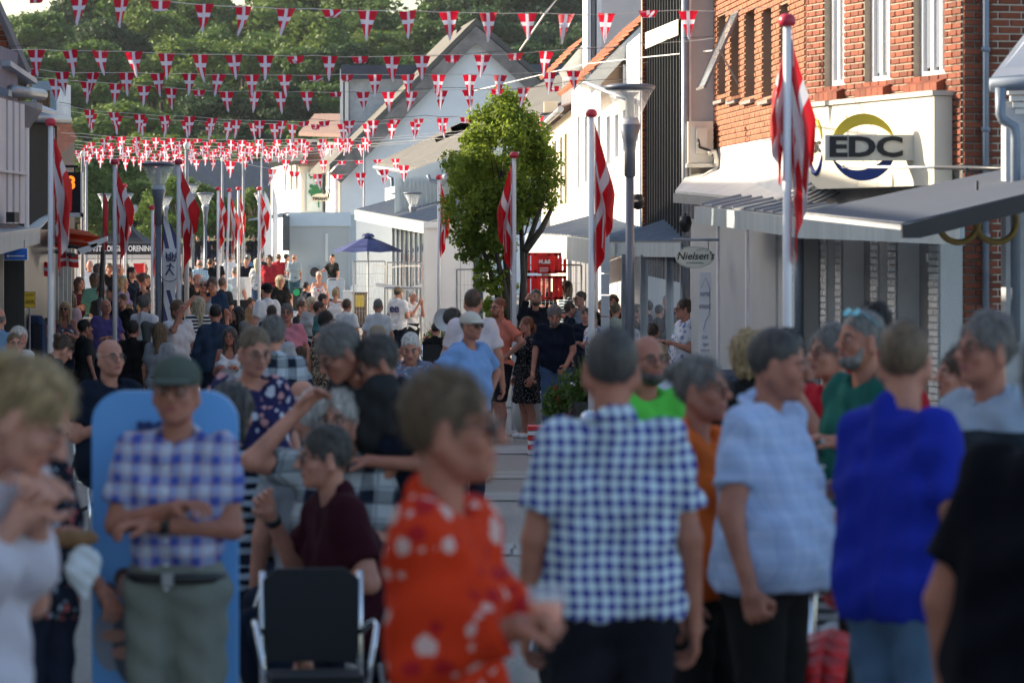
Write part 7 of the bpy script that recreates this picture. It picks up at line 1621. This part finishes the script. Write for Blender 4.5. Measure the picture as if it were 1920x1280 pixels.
# ---------- nearest row
p(56, 668, 'young blonde woman in a white dress bending her head at the left edge', yaw=62, s=900, top=('plain', (.62, .6, .68)), bkind='dress', hair_=('bun', 'blond'), fem=True, arms='chest', head_=(10, 34), lean=8, sleeve='cap', skin=2)
p(72, 800, 'woman in a dark speckled blouse holding food in a white napkin behind the young blonde', yaw=60, s=610, h=1.55, top=('floral', (.03, .04, .06), (.35, .42, .5), .035), hair_=('bun', 'brown'), fem=True, armr='cup', arml='low', fat=.4, skin=1)
capman = p(330, 664, 'man in a green cap and blue white plaid shirt with folded arms', yaw=-8, s=612, top=('plaid', (.06, .1, .4), (.5, .55, .68), .072, (.35, .15, .15)), bottom=('plain', (.205, .225, .195)), cap=((.12, .15, .125),), hair_=('crop', 'grey'), armr='cross2', arml='cross', glasses='clear', skin=1, topz=.965, neck=.08)
owm = p(850, 688, 'woman in an orange flowered blouse and sunglasses holding a cup', yaw=70, s=955, top=('floral', (.6, .04, .01), (.62, .42, .38), .05, (.4, .015, .02)), hair_=('short', 'lbrown'), fem=True, glasses='dark', armr='cup', arml='down', hand_='grip', loose=0, skin=1, fat=-.5, head_=(8, 0), sleeve='long')
p(1146, 609, 'man in a blue and white gingham shirt seen from behind', yaw=182, s=690, top=('gingham', (.035, .035, .27), (.62, .75, .8), .036), hair_=('crop', 'dgrey'), bottom=('plain', (.012, .02, .045)), loose=1, fat=.05, topz=.9, skin=1)
p(1216, 624, 'bald bearded man in a neon green shirt behind the gingham shirt', yaw=25, s=450, top=('plain', (.12, .62, .08)), hair_=('bald', 'lbrown'), beard='dgrey', glasses='clear', fat=.6, skin=1)
p(1318, 664, 'woman in an orange t shirt with grey hair in a bun and glasses', yaw=60, s=590, top=('plain', (.68, .13, .02)), hair_=('bun', 'grey'), fem=True, glasses='clear', fat=.7, skin=1, bottom=BK)
p(1400, 622, 'person with curly blonde hair behind the pale blue shirt', yaw=-150, s=360, top=BK, hair_=('curly', 'blond'), fem=True)
p(1478, 616, 'woman with long black hair hidden behind the pale blue shirt', yaw=150, s=380, top=BK, hair_=('long', 'dark'), fem=True)
p(1462, 612, 'heavy man in a pale blue striped shirt and black shorts', yaw=62, s=610, top=('plaid', (.36, .48, .72), (.45, .56, .78), .06, (.3, .36, .6)), hair_=('crop', 'dgrey'), bottom=('plain', (.012, .012, .015)), bkind='shorts', fat=1.0, loose=1, topz=.86, skin=1, head_=(12, 8), armr='down', arml='front', hand_='grip')
p(1556, 606, 'grey haired person in a red shirt with a hand at the mouth', yaw=-60, s=430, top=('plain', (.5, .015, .03)), hair_=('short', 'grey'), glasses='clear', arms='face')
p(1612, 579, 'man in a teal printed t shirt with blue sunglasses on his head', yaw=-60, s=490, top=('plain', (.02, .16, .13)), hair_=('crop', 'grey'), glasses='up', beard='grey', arms='front', fat=.4, skin=1)
p(1640, 566, 'dark haired person behind the teal t shirt', yaw=180, s=380, top=('plain', (.4, .02, .03)), hair_=('short', 'dark'))
p(1696, 598, 'man in a royal blue t shirt and jeans seen from behind', yaw=128, head_=(38, 0), s=660, top=('plain', (.015, .03, .36)), hair_=('crop', 'lbrown'), bottom=('plain', (.09, .16, .26)), fat=.9, loose=1, topz=.84, arml='low', armr='down')
p(1795, 650, 'short haired woman in profile between the royal blue and the grey polo', yaw=-75, s=470, top=('plain', (.4, .3, .25)), sleeve='none', hair_=('short', 'brown'), fem=True, fat=.5)
p(1846, 582, 'smiling man with glasses in a dark polo with a pale blue band', yaw=-60, s=600, top=('stripe', (.05, .07, .09), (.3, .38, .48), .34), hair_=('short', 'grey'), glasses='clear', fat=.5, skin=1)
p(1990, 612, 'person in a black shirt cut off by the right edge', yaw=150, s=880, top=('plain', (.006, .008, .016)), hair_=('short', 'dgrey'), fat=1.2, loose=1, skin=1, bottom=('plain', (.02, .03, .05)))
# ---------- things worn or held
def hand_at(pr, i): return Vector(pr[3][i][2].tolist())
hw = hand_at(owm, 0); mb = MB().lathe([(0, -.05), (.03, -.05), (.042, .06), (.039, .06), (.028, -.045), (0, -.045)], 18, o=(hw.x + .02, hw.y - .07, hw.z + .03))
worn(owm, 'cup', mb, clear_glass('plastic_cup', .22), 'clear plastic cup held by the woman in the orange blouse', 'cup')
mb = MB().lathe([(0, -.048), (.028, -.048), (.037, .03), (0, .03)], 18, o=(hw.x + .02, hw.y - .07, hw.z + .03)); worn(owm, 'drink', mb, M('drink_orange', (.8, .16, .01), .3, .05), 'orange drink inside the plastic cup', 'drink')
b = MB(); c = Vector((0, .175, 1.16))
for k, (w_, h_, dd) in enumerate(((.13, .16, 0), (.12, .15, .04), (.1, .13, .06))): b.add([(c.x + w_ * math.copysign(abs(math.cos(a)) ** .6, math.cos(a)), c.y - .03 + dd, c.z + h_ * math.copysign(abs(math.sin(a)) ** .6, math.sin(a))) for a in np.linspace(0, 2 * math.pi, 21)[:-1]], [])
b.f = [(i, (i + 1) % 20, 20 + (i + 1) % 20, 20 + i) for i in range(20)] + [(20 + i, 20 + (i + 1) % 20, 40 + (i + 1) % 20, 40 + i) for i in range(20)] + [tuple(range(40, 60))]; b.m = [0] * len(b.f)
b.box(-.08, .08, c.y + .02, c.y + .06, c.z - .12, c.z - .02)
bag = M('bag_beige', (.42, .34, .24), .6, .1)
worn(bpk, 'backpack', b, bag, 'small beige backpack on the back of the white t shirt', 'backpack')
Mw = Matrix.Translation(ee[0].location) @ ee[0].rotation_euler.to_matrix().to_4x4() @ Matrix.Diagonal((ee[1],) * 3 + (1,))
lettering('ee', .24, ee[0], Matrix.Translation((.0, .142, 1.3)) @ Matrix(((-1, 0, 0, 0), (0, 0, 1, 0), (0, 1, 0, 0), (0, 0, 0, 1))), M('print_navy', (.05, .05, .14), .6), .008, name='print', bold=.006)
def strap(pr, sg=1, col=BLACKP, label=''):
    pts = [(sg * .13, .03, 1.475), (sg * .1, -.09, 1.43), (0, -.185, 1.26), (-sg * .1, -.2, 1.1), (-sg * .17, -.08, .98), (-sg * .17, .08, 1.0)]
    mb = MB().tube(pts, .014, 5); return worn(pr, 'shoulder_strap', mb, col, label, 'strap')
pink = [q for q in PEOPLE if 'pink polo' in q[0]['label']][0]; strap(pink, -1, BLACKP, 'dark strap across the pink polo shirt')
nv = hand_at(nvw, 0); mb = MB().box(nv.x - .12, nv.x + .06, nv.y - .13, nv.y - .05, nv.z - .03, nv.z + .07).lathe([(0, 0), (.035, 0), (.035, .06), (0, .06)], 12, o=(nv.x - .03, nv.y - .1, nv.z - .1)); worn(nvw, 'camera', mb, BLACKP, 'dark camera held by the woman in the navy dress', 'camera', smooth=False)
for nm, pr, i in (('watch', maroon, 0), ('watch', capman, 1)):
    s3, el, wr = pr[3][i]; a = Vector(wr.tolist()); dv = (Vector(el.tolist()) - a).normalized(); mb = MB().tube([a + dv * .02, a + dv * .05], .034, 12); worn(pr, 'watch', mb, BLACKP, 'black watch on the wrist of the ' + ('maroon' if pr is maroon else 'plaid') + ' shirt man', 'watch')
mb = MB().tube([(math.cos(a) * .166, math.sin(a) * .128 - .006, .968) for a in np.linspace(0, 2 * math.pi, 25)], .02, 6, cap=False); worn(capman, 'belt', mb, BLACKP, '', 'belt', top=False)
mb = MB().box(-.02, .02, -.158, -.14, .945, .99); worn(capman, 'buckle', mb, METAL, '', '', smooth=False, top=False)
# ================================================================== NEAR FURNITURE
CHROME = M('chrome', (.75, .77, .8), .15, .05, metal=1.0)
def blue_board():
    d = 13.4; t = thing('display_board', (0, 0, 0), 'tall blue rounded display board behind the man in the green cap', 'display board'); bl = M('board_blue', (.15, .42, .85), .45, .05, 1)
    x0, x1, z1, z0 = X(172, d), X(446, d), Z(733, d), .05; r = .11; pts = [(x0, z0), (x1, z0)] + [(x1 - r + r * math.cos(a), z1 - r + r * math.sin(a)) for a in np.linspace(0, math.pi / 2, 8)] + [(x0 + r - r * math.cos(a), z1 - r + r * math.sin(a)) for a in np.linspace(math.pi / 2, 0, 8)]
    MB().hexa([(x, d, z) for x, z in pts], (0, .05, 0)).build('panel', bl, t)
    lettering('BRO', .05, t, facing(P(285, 802, d) + Vector((0, -.012, 0)), FR), M('print_navy2', (.02, .04, .16)), .003, bold=.004)
    MB().box(X(260, d), X(330, d), d - .012, d - .004, Z(818, d), Z(814, d)).build('printed_line', MATS['print_navy2'], t)
    # printed picture of two people at the foot
    def blob(nm, px, py, rx, ry, m, y): MB().hexa([(X(px, d) + math.cos(a) * rx / F * d, d - y, Z(py, d) + math.sin(a) * ry / F * d) for a in np.linspace(0, 2 * math.pi, 20)[:-1]], (0, .002, 0)).build(nm, m, t)
    sk, hr, sw, dk = M('print_skin', (.5, .24, .18), .5), M('print_hair', (.07, .03, .025), .5), M('print_grey2', (.3, .32, .4), .5), M('print_dark', (.08, .09, .12), .5)
    for a in ((('printed_body'), 210, 1195, 34, 62, sw, .004), ('printed_body', 245, 1200, 34, 80, dk, .007), ('printed_hair', 203, 1118, 19, 27, hr, .01), ('printed_face', 209, 1123, 14, 21, sk, .013), ('printed_hair', 234, 1085, 20, 22, hr, .01), ('printed_face', 235, 1099, 15, 24, sk, .013), ('printed_arm', 215, 1190, 24, 12, sk, .016), ('printed_arm', 230, 1222, 20, 12, sk, .019)): blob(*a)
blue_board()
def chair(px, py, d, rz, label, w=.5):
    t = thing('chair', (X(px, d), d, G(d)), label, 'chair', 'black stacking chairs', rz); sy = Z(py, d) - G(d) - .84
    bk = M('chair_black', (.006, .007, .008), .75, .15)
    q = [(-w / 2, 0, .5), (w / 2, 0, .5), (w / 2 + .01, .06, .8), (w / 2 - .04, .07, .84), (-w / 2 + .04, .07, .84), (-w / 2 - .01, .06, .8)]
    MB().hexa(q, (0, .025, 0)).build('backrest', bk, t)
    MB().hexa([(-w / 2, -.42, .46), (w / 2, -.42, .46), (w / 2, .02, .44), (-w / 2, .02, .44)], (0, 0, .03)).build('seat', bk, t)
    for sx in (-1, 1):
        x = sx * (w / 2 + .012); MB().tube([(x, .1, .0), (x, .03, .44), (x, .05, .62), (x, .08, .83)], .012, 8).build('leg', CHROME, t, smooth=True)
        MB().tube([(x, -.42, .0), (x, -.38, .44), (x, .03, .45)], .012, 8).build('leg', CHROME, t, smooth=True)
    MB().tube([(-w / 2 - .01, -.38, .43), (w / 2 + .01, -.38, .43)], .011, 8).build('crossbar', CHROME, t, smooth=True)
    for sx in (-1, 1): MB().tube([(sx * (w / 2 + .012), .05, .6), (sx * (w / 2 + .05), -.1, .66), (sx * (w / 2 + .05), -.3, .66), (sx * (w / 2 + .01), -.38, .44)], .011, 8).build('armrest', CHROME, t, smooth=True)
    return t
chair(585, 1036, 14.5, R(6), 'nearest black chair with chrome legs behind the man in plaid', .34)
chair(660, 1000, 16.2, R(-72), 'chair under the man in the maroon shirt')
chair(740, 930, 19.2, R(160), 'black chair behind the maroon shirt, partly behind the orange blouse')
chair(640, 900, 21.2, R(-30), 'chair under the white haired man with the raised arm')
chair(470, 870, 20.6, R(10), 'chair under the striped top behind the blue board')
chair(470, 622, 84, 0, 'dark chair in the middle of the street beside the white shoes'); chair(360, 650, 70, 0, 'dark padded chair back left of the blue grey sweater')
chair(208, 740, 29, R(20), 'chair under the balding man in the navy polo'); chair(775, 700, 37, 0, 'chair under the woman in the speckled blue top')
for px, d, l in ((567, 75, 'small dark chair under the man eating at the far table'), (594, 73, 'small dark chair under the bald man drinking'), (817, 65, 'small dark chair under the man in black by the fan chair'), (566, 80, 'small dark chair behind the far table')): chair(px, 640, d, 0, l, .42)
def table(px, d, w, l, label, rz=0, h=.74):
    t = thing('table', (X(px, d), d, G(d)), label, 'table', None, rz); tw = M('table_white', (.62, .64, .7), .5, .06)
    for i in range(4): y = -l / 2 + l / 4 * i; MB().box(-w / 2, w / 2, y, y + l / 4 - .012, h - .03, h).build('plank', tw, t)
    for x in (-w / 2 + .08, w / 2 - .08):
        for y in (-l / 2 + .08, l / 2 - .08): MB().tube([(x, y, 0), (x, y, h - .03)], .018, 6).build('leg', METAL, t)
table(585, 74, 1.2, .7, 'white far table with people eating'); table(590, 66, 1.2, .7, 'white table near the toddler'); table(540, 18.6, 1.3, .8, 'table between the seated man in maroon and the blue board', R(20)); table(1150, 49, 1.6, .7, 'long table at the crowd under the canopy')
def cup(px, py, d, label, c=(.7, .7, .72)):
    t = MB().lathe([(0, -.05), (.03, -.05), (.04, .06), (.036, .06), (0, -.04)], 12).build('cup', M('cup_%.1f' % c[0], c, .4), None, smooth=True, label=label, cat='cup'); t.location = (X(px, d), d, G(d) + .74 + .051)
cup(540, 0, 18.5, 'pale cup on the table before the maroon shirt'); cup(578, 0, 74, 'cup on the white far table'); cup(600, 0, 66, 'red cup near the toddler', (.5, .05, .05)); 
def stroller(px, d, label):
    t = thing('stroller', (X(px, d), d, G(d)), label, 'stroller'); N = 7
    for i in range(N):
        a0, a1 = math.pi * (.05 + i * .13), math.pi * (.05 + (i + 1) * .13); MB().hexa([(-.26, -math.cos(a0) * .32, .78 + math.sin(a0) * .34), (.26, -math.cos(a0) * .32, .78 + math.sin(a0) * .34), (.26, -math.cos(a1) * .32, .78 + math.sin(a1) * .34), (-.26, -math.cos(a1) * .32, .78 + math.sin(a1) * .34)], (0, 0, -.012)).build('hood_panel', M('hood_dark', (.02, .03, .05), .6), t)
    MB().hexa([(-.25, -.45, .55), (.25, -.45, .55), (.25, .3, .5), (-.25, .3, .5)], (0, 0, .25)).build('carrycot', M('hood_dark', (.02, .03, .05)), t)
    MB().tube([(-.27, .35, .7), (-.27, .55, 1.02), (.27, .55, 1.02), (.27, .35, .7)], .014, 6).build('handle', DARKM, t, smooth=True)
    for x in (-.27, .27):
        for y in (-.35, .35): MB().lathe([(.11, -.02), (.14, -.02), (.14, .02), (.11, .02), (.11, -.02)], 18).build('wheel', BLACKP, t).matrix_basis = Matrix.Translation((x, y, .14)) @ Matrix.Rotation(R(90), 4, 'Y')
        MB().tube([(x, -.35, .14), (x, .1, .5), (x, .35, .14)], .012, 6).build('frame', METAL, t)
stroller(1262, 36, 'dark hooded stroller beside the brown flowered blouse'); stroller(1352, 38, 'black stroller before the white shop panels')
def van_counter():
    d = 24; t = thing('food_counter', (0, 0, 0), 'white counter with a red skirt behind the neon green shirt', 'counter'); g = G(d)
    MB().box(X(1210, d), X(1285, d), d, d + .8, Z(760, d), Z(708, d)).build('top_panel', M('counter_white', (.6, .64, .72), .5), t); MB().box(X(1212, d), X(1283, d), d + .02, d + .78, g, Z(762, d)).build('red_skirt', REDP, t)
    MB().box(X(1232, d), X(1258, d), d - .01, d, Z(736, d), Z(730, d)).build('printed_bar', BLUEF, t)
van_counter()
MB().lathe([(.0, 0), (.2, 0), (.3, .25), (.27, .55), (0, .6)], 14, o=(X(1004, 49), 50.5, G(50))).build('rubbish_bag', M('bag_white', (.5, .52, .5), .4, .1, bump=.4), None, smooth=True, label='pale plastic bag hanging behind the salmon shirt man', cat='bag')
b = thing('striped_crate', (X(1030, 45), 45, G(45)), 'low red and white crate at the feet of the navy polo man', 'crate')
for i in range(6): MB().box(-.25, .25, -.2, .2, .02 + i * .055, .065 + i * .055).build('board', REDP if i % 2 else WPAINT, b)
# ---------- motorcycles
def motorcycle(px, d, rz, label, red=False):
    t = thing('motorcycle', (X(px, d), d, 0), label, 'motorcycle', None, rz)     # along x, front = -x
    tyre = M('tyre', (.012, .012, .012), .8); body = REDP if red else M('moto_silver', (.55, .6, .66), .25, .05, metal=.5); dk = BLACKP
    RX = Matrix.Rotation(R(90), 4, 'X')
    for x, r in ((-.76, .33), (.72, .32)):
        w = MB().lathe([(r - .09, -.045), (r - .02, -.06), (r, 0), (r - .02, .06), (r - .09, .045), (r - .09, -.045)], 30).build('wheel', tyre, t, smooth=True); w.matrix_basis = Matrix.Translation((x, 0, r)) @ RX
        MB().lathe([(r - .12, -.02), (r - .09, -.03), (r - .09, .03), (r - .12, .02), (r - .12, -.02)], 30).build('rim', CHROME, w, smooth=True)
        sp = MB(); [sp.tube([(0, 0, 0), (math.cos(a) * (r - .1), math.sin(a) * (r - .1), 0)], .006, 4) for a in np.linspace(0, 2 * math.pi, 17)[:-1]]; sp.build('spokes', CHROME, w)
        f = MB(); pts = [(x + math.cos(a) * (r + .035), math.sin(a) * (r + .035) + r) for a in np.linspace(R(20 if x < 0 else 0), R(165), 12)]
        for (a, b), (c, e) in zip(pts, pts[1:]): cx_, cz_ = x, r; s1 = lambda q, k: (cx_ + (q[0] - cx_) * k, cz_ + (q[1] - cz_) * k); o1, o2, i1, i2 = (a, b), (c, e), s1((a, b), .93), s1((c, e), .93); [f.hexa([(i1[0], y_, i1[1]), (o1[0], 0, o1[1]), (o2[0], 0, o2[1]), (i2[0], y_, i2[1])], (0, 0, .006)) for y_ in (-.08, .08)]
        f.build('fender', body, t, smooth=True)
    for y in (-.1, .1): MB().tube([(-.76, y, .33), (-.56, y, .78), (-.5, y, .92)], [.026, .026, .02], 10).build('fork', CHROME, t, smooth=True)
    MB().tube([(-.36, -.4, .98), (-.42, -.3, 1.02), (-.5, -.08, .98), (-.5, .08, .98), (-.42, .3, 1.02), (-.36, .4, .98)], .014, 8).build('handlebar', CHROME, t, smooth=True)
    for y in (-1, 1):
        MB().tube([(-.36, y * .4, .98), (-.3, y * .5, .97)], .02, 8).build('grip', dk, t, smooth=True); MB().tube([(-.42, y * .3, 1.02), (-.44, y * .36, 1.18)], .007, 6).build('mirror_stem', CHROME, t)
        MB().lathe([(0, -.01), (.055, -.008), (.05, .012), (0, .014)], 16).build('mirror', CHROME, t, smooth=True).matrix_basis = Matrix.Translation((-.44, y * .37, 1.21)) @ Matrix.Rotation(R(90), 4, 'Y')
        MB().lathe([(0, -.035), (.032, -.02), (.034, .015), (0, .03)], 14).build('indicator', M('indicator_orange', (.8, .16, .02), .25), t, smooth=True).matrix_basis = Matrix.Translation((-.56, y * .2, .86)) @ Matrix.Rotation(R(90), 4, 'Y')
    MB().lathe([(0, -.1), (.06, -.09), (.095, 0), (.09, .02), (0, .03)], 20).build('headlight', CHROME, t, smooth=True).matrix_basis = Matrix.Translation((-.6, 0, .88)) @ Matrix.Rotation(R(-90), 4, 'Y')
    v = Field((-.5, -.2, .5), (.35, .2, 1.0), .02); v.ell((-.14, 0, .78), (.24, .11, .085), 0); v.ell((-.3, 0, .8), (.12, .09, .075), .05); a, q = v.mesh(); link('fuel_tank', npmesh('fuel_tank', a, q, body), t)
    v = Field((-.1, -.25, .5), (.95, .25, .95), .02); v.cone((.15, 0, .73), (.45, 0, .72), .1, .12, .05); v.cone((.45, 0, .74), (.75, 0, .8), .11, .08, .05); a, q = v.mesh(); link('seat', npmesh('seat', a, q, M('seat_brown', (.06, .02, .02), .45)), t)
    for i in range(7): MB().box(-.2, .12, -.12, .12, .34 + i * .045, .365 + i * .045).build('engine_fin', METAL, t)
    MB().box(-.25, .3, -.1, .1, .24, .36).build('crankcase', CHROME, t); MB().tube([(-.1, -.16, .5), (-.2, -.17, .3), (.1, -.17, .22), (.95, -.18, .26)], [.025, .03, .035, .045], 10).build('exhaust', CHROME, t, smooth=True)
    MB().tube([(-.5, 0, .9), (-.3, 0, .5), (-.15, 0, .25), (.3, 0, .25), (.4, 0, .6), (.1, 0, .7), (-.45, 0, .82)], .022, 8).build('frame', dk, t, smooth=True)
    MB().tube([(.1, .16, .3), (.25, .35, .02)], .012, 6).build('kickstand', CHROME, t); MB().box(.98, 1.02, -.06, .06, .62, .68).build('tail_light', REDP, t)
    return t
motorcycle(1480, 15.7, R(168), 'silver motorcycle with brown seat behind the pale blue shirt man')
motorcycle(1608, 14.2, R(78), 'red motorcycle half hidden by the royal blue shirt', True)
motorcycle(1310, 17.2, R(-75), 'chrome motorcycle between the gingham and the pale blue shirts')
# ---------- bicycle by the woman in grey tank top
def bicycle(px, d, rz, label):
    t = thing('bicycle', (X(px, d), d, G(d)), label, 'bicycle', None, rz); RX = Matrix.Rotation(R(90), 4, 'X')
    for x in (-.52, .52):
        w = MB().tube([(math.cos(a) * .33, math.sin(a) * .33, 0) for a in np.linspace(0, 2 * math.pi, 25)], .017, 6, cap=False).build('wheel', BLACKP, t); w.matrix_basis = Matrix.Translation((x, 0, .34)) @ RX
        sp = MB(); [sp.tube([(0, 0, 0), (math.cos(a) * .32, math.sin(a) * .32, 0)], .003, 3) for a in np.linspace(0, 2 * math.pi, 13)[:-1]]; sp.build('spokes', METAL, w)
    MB().tube([(-.52, 0, .34), (-.36, 0, .85), (-.34, 0, 1.0)], .014, 6).tube([(-.36, 0, .8), (.08, 0, .3), (.52, 0, .34), (.2, 0, .75), (-.36, 0, .78)], .014, 6).tube([(.08, 0, .3), (.24, 0, .92)], .014, 6).build('frame', DARKM, t)
    MB().tube([(-.2, -.28, 1.02), (-.36, -.12, 1.05), (-.36, .12, 1.05), (-.2, .28, 1.02)], .012, 6).build('handlebar', METAL, t); MB().tube([(.12, 0, .93), (.34, 0, .95)], [.03, .07], 8).build('saddle', BLACKP, t)
bicycle(386, 68, R(75), 'dark bicycle in front of the woman in the grey tank top'); bicycle(248, 33, R(15), 'bicycle with pale bars behind the balding man')
# napkin with food held by second woman at left
d = 11.8; v = Field((-.14, -.08, -.2), (.14, .08, .12), .012); v.ell((0, 0, 0), (.085, .03, .1), 0); v.cone((-.03, 0, -.03), (0, 0, -.15), .06, .02, .04); v.add(lambda x, y, z: .008 * np.sin(x * 60 + z * 30) * np.sin(z * 50)); a, q = v.mesh(); o = link('napkin', npmesh('napkin', a, q, M('napkin_white', (.6, .64, .68), .8)), None, 'white paper napkin held in front of the blue board', 'napkin'); o.scale = (.62,) * 3; o.location = P(158, 1058, d)
v = Field((-.12, -.08, -.08), (.12, .08, .1), .01); v.ell((0, 0, 0), (.075, .035, .03), 0); v.add(lambda x, y, z: .006 * np.sin(x * 90) * np.sin(z * 80 + y * 50)); a, q = v.mesh(); o = link('bread', npmesh('bread', a, q, M('bread_brown', (.2, .1, .04), .8)), None, 'brown piece of food above the white napkin', 'food'); o.location = P(140, 1010, d + .02)
# dark bag on shoulder, jacket carried
v = Field((-.25, -.12, -.35), (.25, .12, .2), .012); v.cone((-.06, 0, .08), (.1, 0, .05), .05, .04, 0); v.cone((-.05, 0, .05), (-.03, 0, -.2), .07, .05, .05); v.cone((.08, 0, .04), (.1, .02, -.15), .05, .04, .05); a, q = v.mesh()
o = link('jacket', npmesh('jacket', a, q, fabric('plain', (.12, .14, .14))), None, label='grey jacket over the arm of the white haired man in white', cat='jacket'); o.location = P(280, 620, 54.2)

# ---------- summer air over the whole place
m = bpy.data.materials.new('air'); m.use_nodes = True; t = m.node_tree; t.nodes.remove(t.nodes['Principled BSDF'])
v = t.nodes.new('ShaderNodeVolumePrincipled'); v.inputs['Density'].default_value = .00006; v.inputs['Color'].default_value = (.85, .9, 1, 1); v.inputs['Anisotropy'].default_value = .3
t.links.new(v.outputs[0], t.nodes['Material Output'].inputs['Volume'])
MB().box(-170, 170, -45, 1480, -2.2, 62).build('haze', m, None, kind='stuff')
